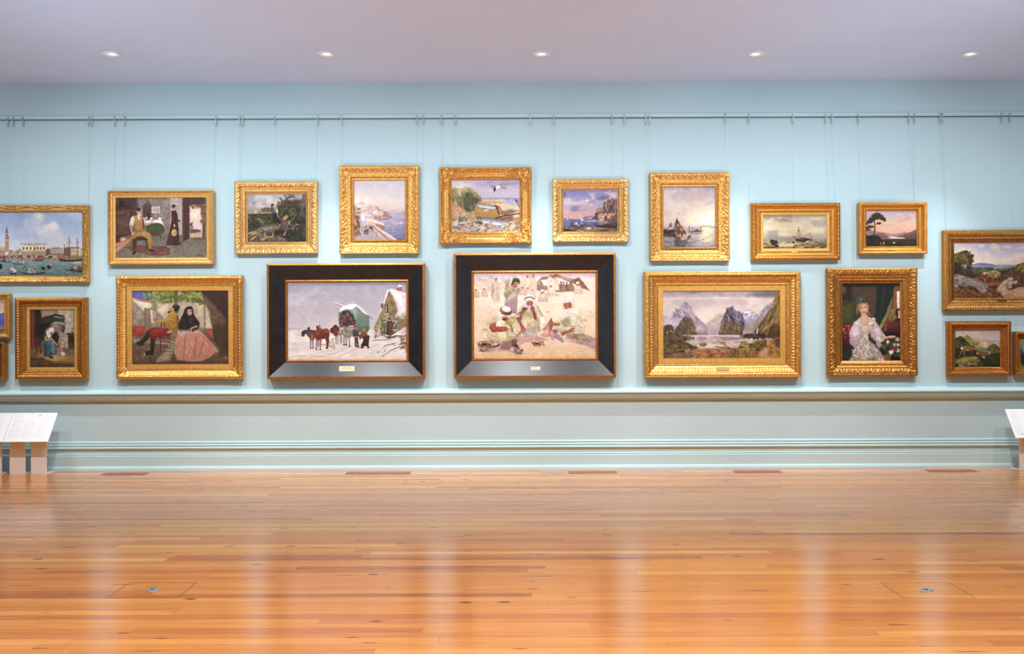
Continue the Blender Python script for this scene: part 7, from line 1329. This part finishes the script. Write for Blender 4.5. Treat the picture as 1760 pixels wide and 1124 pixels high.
def paint_deer(c):
    c.g([(262, '#c0b4c4'), (340, '#d4c4bc'), (420, '#d8c4ac'), (440, '#b49878'), (560, '#74704c'), (852, '#3c3820')])
    c.e('#e8d4bc', 400, 350, 200, 60, soft=50, a=.7); c.p(('#b0a4b8', '#b8a090'), [(640, 425), (760, 415), (850, 425), (973, 432), (973, 540), (640, 520)], 6); c.p('#9c94b8', [(860, 435), (910, 420), (973, 438), (973, 445), (860, 445)], 4); c.p(('#c0a484', '#b09474'), [(500, 405), (640, 410), (860, 450), (880, 560), (560, 540)], 10, 6); c.p(('#dcc4ac', '#c8a890'), [(690, 470), (730, 440), (775, 465), (780, 550), (700, 540)], 4); c.d(['#b08c74', '#ecdccc'], [(695, 470), (775, 470), (775, 540), (700, 530)], 18, 10, 3, 90, 10, .6)
    c.p(('#84885c', '#6c7038'), [(560, 540), (640, 545), (800, 600), (973, 640), (973, 720), (500, 680)], 8, 5); c.p(('#3c4428', '#2c341f'), [(252, 400), (330, 375), (440, 380), (480, 420), (560, 440), (560, 540), (400, 560), (252, 570)], 8, 8); c.d(['#4c5830', '#38421f', '#5c6838', '#2a3420', '#6c7440'], [(252, 400), (340, 370), (460, 400), (480, 500), (252, 560)], 170, 22, 1.7, 0, 60, .7); c.d(['#a49448', '#8c8440', '#b8a858', '#74743c'], [(400, 380), (450, 345), (500, 390), (560, 440), (640, 450), (640, 520), (520, 500)], 130, 18, 1.7, 0, 60, .75)
    c.p(('#5c5834', '#343820'), [(780, 540), (830, 500), (880, 470), (930, 520), (973, 550), (973, 660), (850, 640), (790, 590)], 8, 8); c.d(['#74703c', '#4c5430', '#343c22', '#8c6c3c'], [(790, 540), (880, 480), (970, 560), (970, 640), (820, 620)], 100, 20, 1.7); c.p(('#3a4024', '#2a2c1a'), [(252, 560), (520, 560), (700, 640), (973, 640), (973, 852), (252, 852)], 10, 6, tex=.2)
    c.p(('#94983c', '#7c7c30'), [(252, 740), (420, 690), (560, 680), (640, 700), (560, 740), (400, 780), (252, 800)], 12, 6); c.d(['#a8a848', '#7c8038', '#5c6430', '#c0b454'], [(260, 720), (600, 690), (600, 730), (300, 790)], 110, 20, 5, 70, 30, .6); c.p(('#9c845c', '#7c6844'), [(380, 790), (560, 740), (650, 730), (620, 820), (380, 830)], 12, 6, a=.8); c.d(['#b89c70', '#5c4c34', '#8c744c'], [(350, 780), (640, 740), (600, 840), (280, 840)], 60, 20, 2.5); c.d(['#3c4c28', '#2c3820', '#4c5c30'], [(640, 680), (973, 650), (973, 850), (650, 850)], 110, 24, 3, 30, 40, .5); c.d(['#a8683c', '#6c4c2c'], [(580, 810), (720, 800), (700, 845), (590, 845)], 26, 10)
    c.p(('#946c48', '#84603c'), [(350, 545), (380, 515), (460, 508), (540, 515), (575, 560), (560, 585), (500, 580), (440, 590), (390, 600), (355, 590)], 5, 4, tex=.12); c.p('#6c4c34', [(460, 510), (540, 515), (570, 555), (520, 545)], 8, a=.6); c.p('#94704c', [(535, 560), (575, 500), (600, 480), (612, 500), (585, 560), (560, 590)], 4); c.p('#8c6848', [(575, 490), (590, 470), (620, 485), (625, 498), (600, 505), (580, 505)], 3); c.s('#6c5040', [(572, 490), (562, 465)], 9, w2=4); c.s('#5c4838', [(590, 475), (605, 455)], 8, w2=4); c.e('#e8dcd0', 590, 515, 9, 8); c.e('#1c1814', 622, 490, 5, 4); c.e('#f4e8d8', 364, 550, 19, 19); c.e('#c89868', 455, 585, 26, 12, a=.7)
    c.s('#84603c', [(365, 580), (340, 630), (318, 705)], 26, w2=8); c.s('#8c6840', [(400, 590), (395, 650), (432, 712)], 24, w2=8); c.s('#7c5838', [(520, 570), (540, 630), (550, 680)], 20, w2=7); c.s('#6c4c30', [(490, 575), (502, 630), (502, 685)], 16, w2=6)
    c.p(('#7c5a3c', '#6c4c34'), [(560, 580), (620, 585), (680, 610), (760, 620), (790, 640), (780, 670), (720, 680), (640, 670), (600, 650), (580, 620)], 5, 5); c.e('#b8844c', 612, 632, 20, 20); c.e('#4c3426', 570, 600, 34, 30, soft=8, a=.7); c.p('#a07850', [(775, 640), (800, 600), (815, 610), (810, 640), (790, 665)], 4); c.s('#d8c8b0', [(802, 605), (798, 582)], 7, w2=3); c.s('#c8b498', [(815, 610), (830, 592)], 7, w2=3); c.e('#e8dccc', 806, 632, 8, 9); c.s('#7c5c3c', [(700, 640), (735, 690)], 14, w2=7); c.e('#d8c0a0', 710, 695, 28, 10, 20); c.s('#6c4c30', [(785, 660), (788, 700)], 9); c.s('#6c4c30', [(650, 660), (648, 690)], 11)

def paint_oval(c):
    c.g([(370, '#a09040'), (900, '#94843a')])
    c.e('#3c4440', 1500, 630, 178, 262, soft=3); c.e('#a8b4c0', 1500, 520, 160, 130, soft=30, a=.9); c.e('#2c302a', 1480, 740, 150, 130, soft=20); c.e('#7c6c4c', 1500, 680, 90, 60, soft=16); c.e('#c8a088', 1510, 560, 40, 54, soft=6); c.p('#4c3430', [(1440, 720), (1480, 610), (1545, 610), (1590, 730)], 8)
# ------------------------------------------------------------------ the hung pictures
#        segment: (width, height out, height in, shape, ornament, relief, period)
N_ = None
F_CARVED = [(2.0, .072, .078, 'o', 'bead', .003, .012), (1.6, .070, .070, 'l', N_, 0, 1), (9.5, .074, .048, 'c', 'leaf', .020, .100), (1.6, .050, .052, 'b', N_, 0, 1),
            (4.6, .046, .044, 'b', 'ribbon', .007, .026), (1.0, .042, .042, 'l', N_, 0, 1), (4.0, .042, .030, 'l', N_, 0, 1), (1.0, .032, .026, 'o', N_, 0, 1)]
F_CARVED_B = [(3.4, .070, .078, 'o', N_, 0, 1), (9.5, .076, .050, 'o', 'leaf', .020, .085), (2.0, .050, .054, 'b', N_, 0, 1), (3.2, .048, .040, 'c', N_, 0, 1),
              (2.0, .040, .041, 'b', 'bead', .004, .014), (4.6, .038, .026, 'l', N_, 0, 1)]
F_PLAIN = [(2.2, .074, .084, 'o', N_, 0, 1), (6.0, .080, .050, 'c', N_, 0, 1), (1.6, .050, .056, 'b', N_, 0, 1), (1.2, .046, .046, 'l', N_, 0, 1)]
F_FLUTED = [(2.0, .070, .080, 'o', N_, 0, 1), (4.0, .080, .086, 'b', 'egg', .008, .034), (9.0, .080, .044, 'c', 'flute', .006, .018), (1.6, .044, .048, 'b', 'bead', .003, .012), (1.0, .040, .040, 'l', N_, 0, 1)]
F_SWEPT = [(1.6, .060, .072, 'o', N_, 0, 1), (6.5, .072, .050, 'c', 'rocaille', .018, .34), (3.6, .048, .036, 'c', 'ribbon', .008, .028), (1.0, .034, .030, 'l', N_, 0, 1)]
F_CARTOUCHE = [(2.4, .070, .080, 'o', 'rope', .006, .020), (9.0, .080, .048, 'c', N_, 0, 1), (1.6, .050, .054, 'b', N_, 0, 1), (3.0, .046, .046, 'b', 'egg', .007, .026), (5.0, .044, .028, 'l', N_, 0, 1)]
F_DARK = [(3.0, .076, .084, 'o', N_, 0, 1), (5.6, .084, .092, 'b', 'ribbon', .009, .030), (5.0, .082, .046, 'c', N_, 0, 1), (2.2, .046, .048, 'b', 'bead', .004, .014), (2.2, .042, .038, 'c', N_, 0, 1)]
F_SHADOW = [(3.6, .112, .118, 'o', N_, 0, 1), (25.0, .114, .036, 'l', N_, 0, 1), (2.2, .038, .046, 'o', N_, 0, 1), (2.0, .044, .028, 'l', N_, 0, 1)]
F_LAKE = [(2.6, .092, .098, 'o', 'bead', .004, .016), (4.2, .096, .100, 'b', 'leaf', .011, .050), (2.0, .092, .090, 'l', N_, 0, 1), (6.2, .088, .062, 'l', 'egg', .007, .034), (4.2, .060, .044, 'c', N_, 0, 1), (1.6, .046, .050, 'b', N_, 0, 1), (1.4, .044, .042, 'l', N_, 0, 1)]
F_ROPE = [(2.2, .072, .072, 'l', N_, 0, 1), (3.6, .074, .082, 'b', 'ribbon', .011, .046), (7.0, .074, .046, 'c', N_, 0, 1), (1.8, .046, .050, 'b', 'bead', .003, .016), (2.4, .044, .040, 'l', N_, 0, 1)]
F_COVE = [(4.4, .086, .094, 'b', 'rope', .004, .018), (6.6, .088, .046, 'c', N_, 0, 1), (2.0, .044, .050, 'b', N_, 0, 1), (2.4, .040, .030, 'l', N_, 0, 1)]
F_BAND = [(3.0, .070, .078, 'o', 'rope', .004, .016), (5.2, .076, .074, 'b', 'ribbon', .008, .026), (4.2, .068, .046, 'c', N_, 0, 1), (2.0, .046, .050, 'b', N_, 0, 1), (4.0, .042, .036, 'l', N_, 0, 1), (2.4, .036, .028, 'l', N_, 0, 1)]
F_OAK = [(3.0, .076, .082, 'l', N_, 0, 1), (4.6, .084, .086, 'b', 'leaf', .009, .034), (4.0, .072, .048, 'c', N_, 0, 1), (2.0, .048, .052, 'b', N_, 0, 1), (3.8, .044, .030, 'l', N_, 0, 1)]

K1 = (0, 340, 170, 500); K2 = (0, 495, 170, 665); K9 = (1615, 540, 1760, 660)
picture('harbour_painting', 'gilt-framed painting of a palace waterfront with boats, cut off by the left edge', K1, 1194, (-385, 92, 1075, 1022), (-290, 180, 990, 945), F_SWEPT, 'gold', paint_venice,
        hooks=((152, 152), (-48, -48)), corners=(24, 24, .016, 5), plate=(340, 960, 450, 985, 'brass_plate', .052))
picture('seascape_painting', 'small gilt-framed lilac seascape sliver at the left edge beneath the harbour painting', K2, 1124, (-480, 66, 118, 566), (-400, 125, 52, 512), F_PLAIN, 'gold', paint_lilac_coast, hooks=((13, 11), (-60, -60)), plain=True)
picture('portrait_painting', 'small dark gilt-framed picture sliver at the left edge, lowest in the row', K2, 1124, (-500, 615, 68, 1037), (-420, 660, 10, 1000), F_DARK, 'gold_dark', paint_brown_study, hooks=((22, 6), (-66, -66)))
picture('hearth_painting', 'dark gilt-framed painting of a white-capped woman seated by a hearth with a child', K2, 1124, (180, 108, 990, 1037), (340, 248, 846, 903), F_DARK, 'gold_dark', paint_hearth, hooks=((39, 40), (158, 144)), liner=4.6)
picture('farewell_painting', 'plain gold-framed painting of a bearded man seated indoors and a woman at an open door', (175, 315, 385, 470), 1523, (82, 93, 1393, 1012), (190, 185, 1325, 935), F_PLAIN, 'gold_pale', paint_farewell, hooks=((197, 196), (371, 366)), liner=3.6, plain=True)
picture('courtship_painting', 'gold fluted-frame painting of a man in red breeches beside a woman in a striped skirt', (190, 465, 430, 665), 1349, (62, 52, 1277, 1047), (207, 200, 1137, 910), F_FLUTED, 'gold', paint_courtship, hooks=((214, 212), (412, 409)), liner=8.0, corners=(21, 21, .010, 9))
picture('woodland_painting', 'carved gilt-framed painting of two children among fallen branches in a stormy wood', (395, 300, 560, 450), 1236, (68, 92, 1130, 1022), (225, 248, 973, 865), F_CARVED_B, 'gold_pale', paint_children, hooks=((417, 414), (546, 541)))
BLK = (['ebony'], [0, 1, 0, 0])
picture('snow_painting', 'black deep-framed painting of horses and a covered wagon in the snow', (450, 440, 750, 670), 1466, (50, 62, 1372, 1028), (228, 228, 1222, 878), F_SHADOW, 'gold_red', paint_snow_wagon, hooks=((472, 473), (727, 723)), plain=True, seg_mats=BLK,
        plate=(650, 925, 780, 968, 'ivory_plate', .085), bolts=True)
picture('coast_painting', 'tall carved gilt-framed painting of a pink sunlit town by a lilac sea', (570, 275, 735, 445), 1091, (92, 68, 992, 1068), (258, 235, 836, 910), F_CARVED, 'gold', paint_coastal_town, hooks=((587, 588), (717, 716)), corners=(17, 17, .010, 7))
picture('seabird_painting', 'gilt frame with corner cartouches around a sea bird, a fish basket and dunes', (745, 275, 930, 430), 1342, (78, 95, 1222, 1045), (228, 248, 1075, 895), F_CARTOUCHE, 'gold', paint_tern, hooks=((759, 760), (911, 909)), corners=(56, 48, .028, 6))
picture('desert_painting', 'black deep-framed painting of robed men around a camp fire on desert sand', (770, 425, 1070, 665), 1405, (50, 47, 1348, 1050), (208, 213, 1187, 895), F_SHADOW, 'gold_red', paint_desert_camp, hooks=((783, 784), (1052, 1051)), plain=True, seg_mats=BLK,
        plate=(667, 961, 743, 988, 'ivory_plate', .082))
picture('cliff_painting', 'pale carved gilt-framed painting of a sailing boat below red cliffs at dusk', (940, 295, 1095, 430), 1291, (80, 107, 1165, 1010), (232, 262, 1008, 857), F_CARVED_B, 'gold_pale', paint_cliff_harbour, hooks=((952, 954), (1073, 1070)), corners=(15, 15, .012, 7))
picture('lake_painting', 'wide gilt-framed painting of steep mountains around a misty lake', (1095, 455, 1395, 665), 1606, (65, 62, 1498, 1037), (242, 237, 1317, 857), F_LAKE, 'gold', paint_mountain_lake, hooks=((1110, 1111), (1363, 1365)), liner=8.5,
        plate=(735, 940, 845, 975, 'brass_plate', .086))
picture('calm_sea_painting', 'tall carved gilt-framed painting of boats on a calm glowing sea', (1100, 285, 1270, 460), 1092, (110, 78, 985, 1053), (262, 230, 832, 898), F_CARVED, 'gold', paint_calm_ships, hooks=((1117, 1119), (1247, 1247)), corners=(17, 17, .010, 7))
picture('shipwreck_painting', 'wide rope-edged gilt-framed painting of a broken ship in rough brown waves', (1280, 340, 1460, 460), 1686, (100, 88, 1527, 1003), (283, 288, 1303, 825), F_ROPE, 'gold_orange', paint_wreck, hooks=((1287, 1289), (1430, 1436)), liner=4.2,
        plate=(752, 862, 845, 882, 'brass_plate', .050))
picture('lady_painting', 'carved gilt-framed portrait of a lady in a pink and lace gown with flowers', (1410, 450, 1590, 660), 963, (62, 58, 885, 1050), (205, 200, 738, 910), F_CARVED_B, 'gold_dark', paint_lady, hooks=((1419, 1427), (1572, 1571)), corners=(13, 13, .010, 7))
picture('sunset_painting', 'small plain gilt-framed sunset landscape with one dark tree on the left', (1465, 335, 1605, 450), 1368, (103, 130, 1240, 993), (230, 268, 1075, 865), F_COVE, 'gold_orange', paint_lone_tree, hooks=((1475, 1480), (1562, 1573)), plate=(592, 930, 715, 962, 'bronze_plate', .070))
picture('valley_painting', 'wide gilt-framed landscape with grey boulders and a path, cut off by the right edge', (1610, 385, 1760, 545), 1054, (75, 75, 1435, 1042), (220, 225, 1290, 895), F_BAND, 'gold_dark', paint_rocky_path, hooks=((1620, 1628), (1806, 1806)), plate=(742, 914, 846, 932, 'bronze_plate', .046))
picture('deer_painting', 'small brown gilt-framed painting of three deer on a grassy bank', K9, 1358, (122, 115, 1135, 995), (252, 262, 973, 852), F_OAK, 'gold_red', paint_deer, hooks=((1616, 1634), (1722, 1728)))
picture('oval_painting', 'small gilt-framed oval picture in a yellow mount, cut off by the right edge', K9, 1358, (1200, 280, 1800, 985), (1295, 370, 1705, 895), F_OAK, 'gold_red', paint_oval, hooks=((1736, 1748), (1796, 1796)))
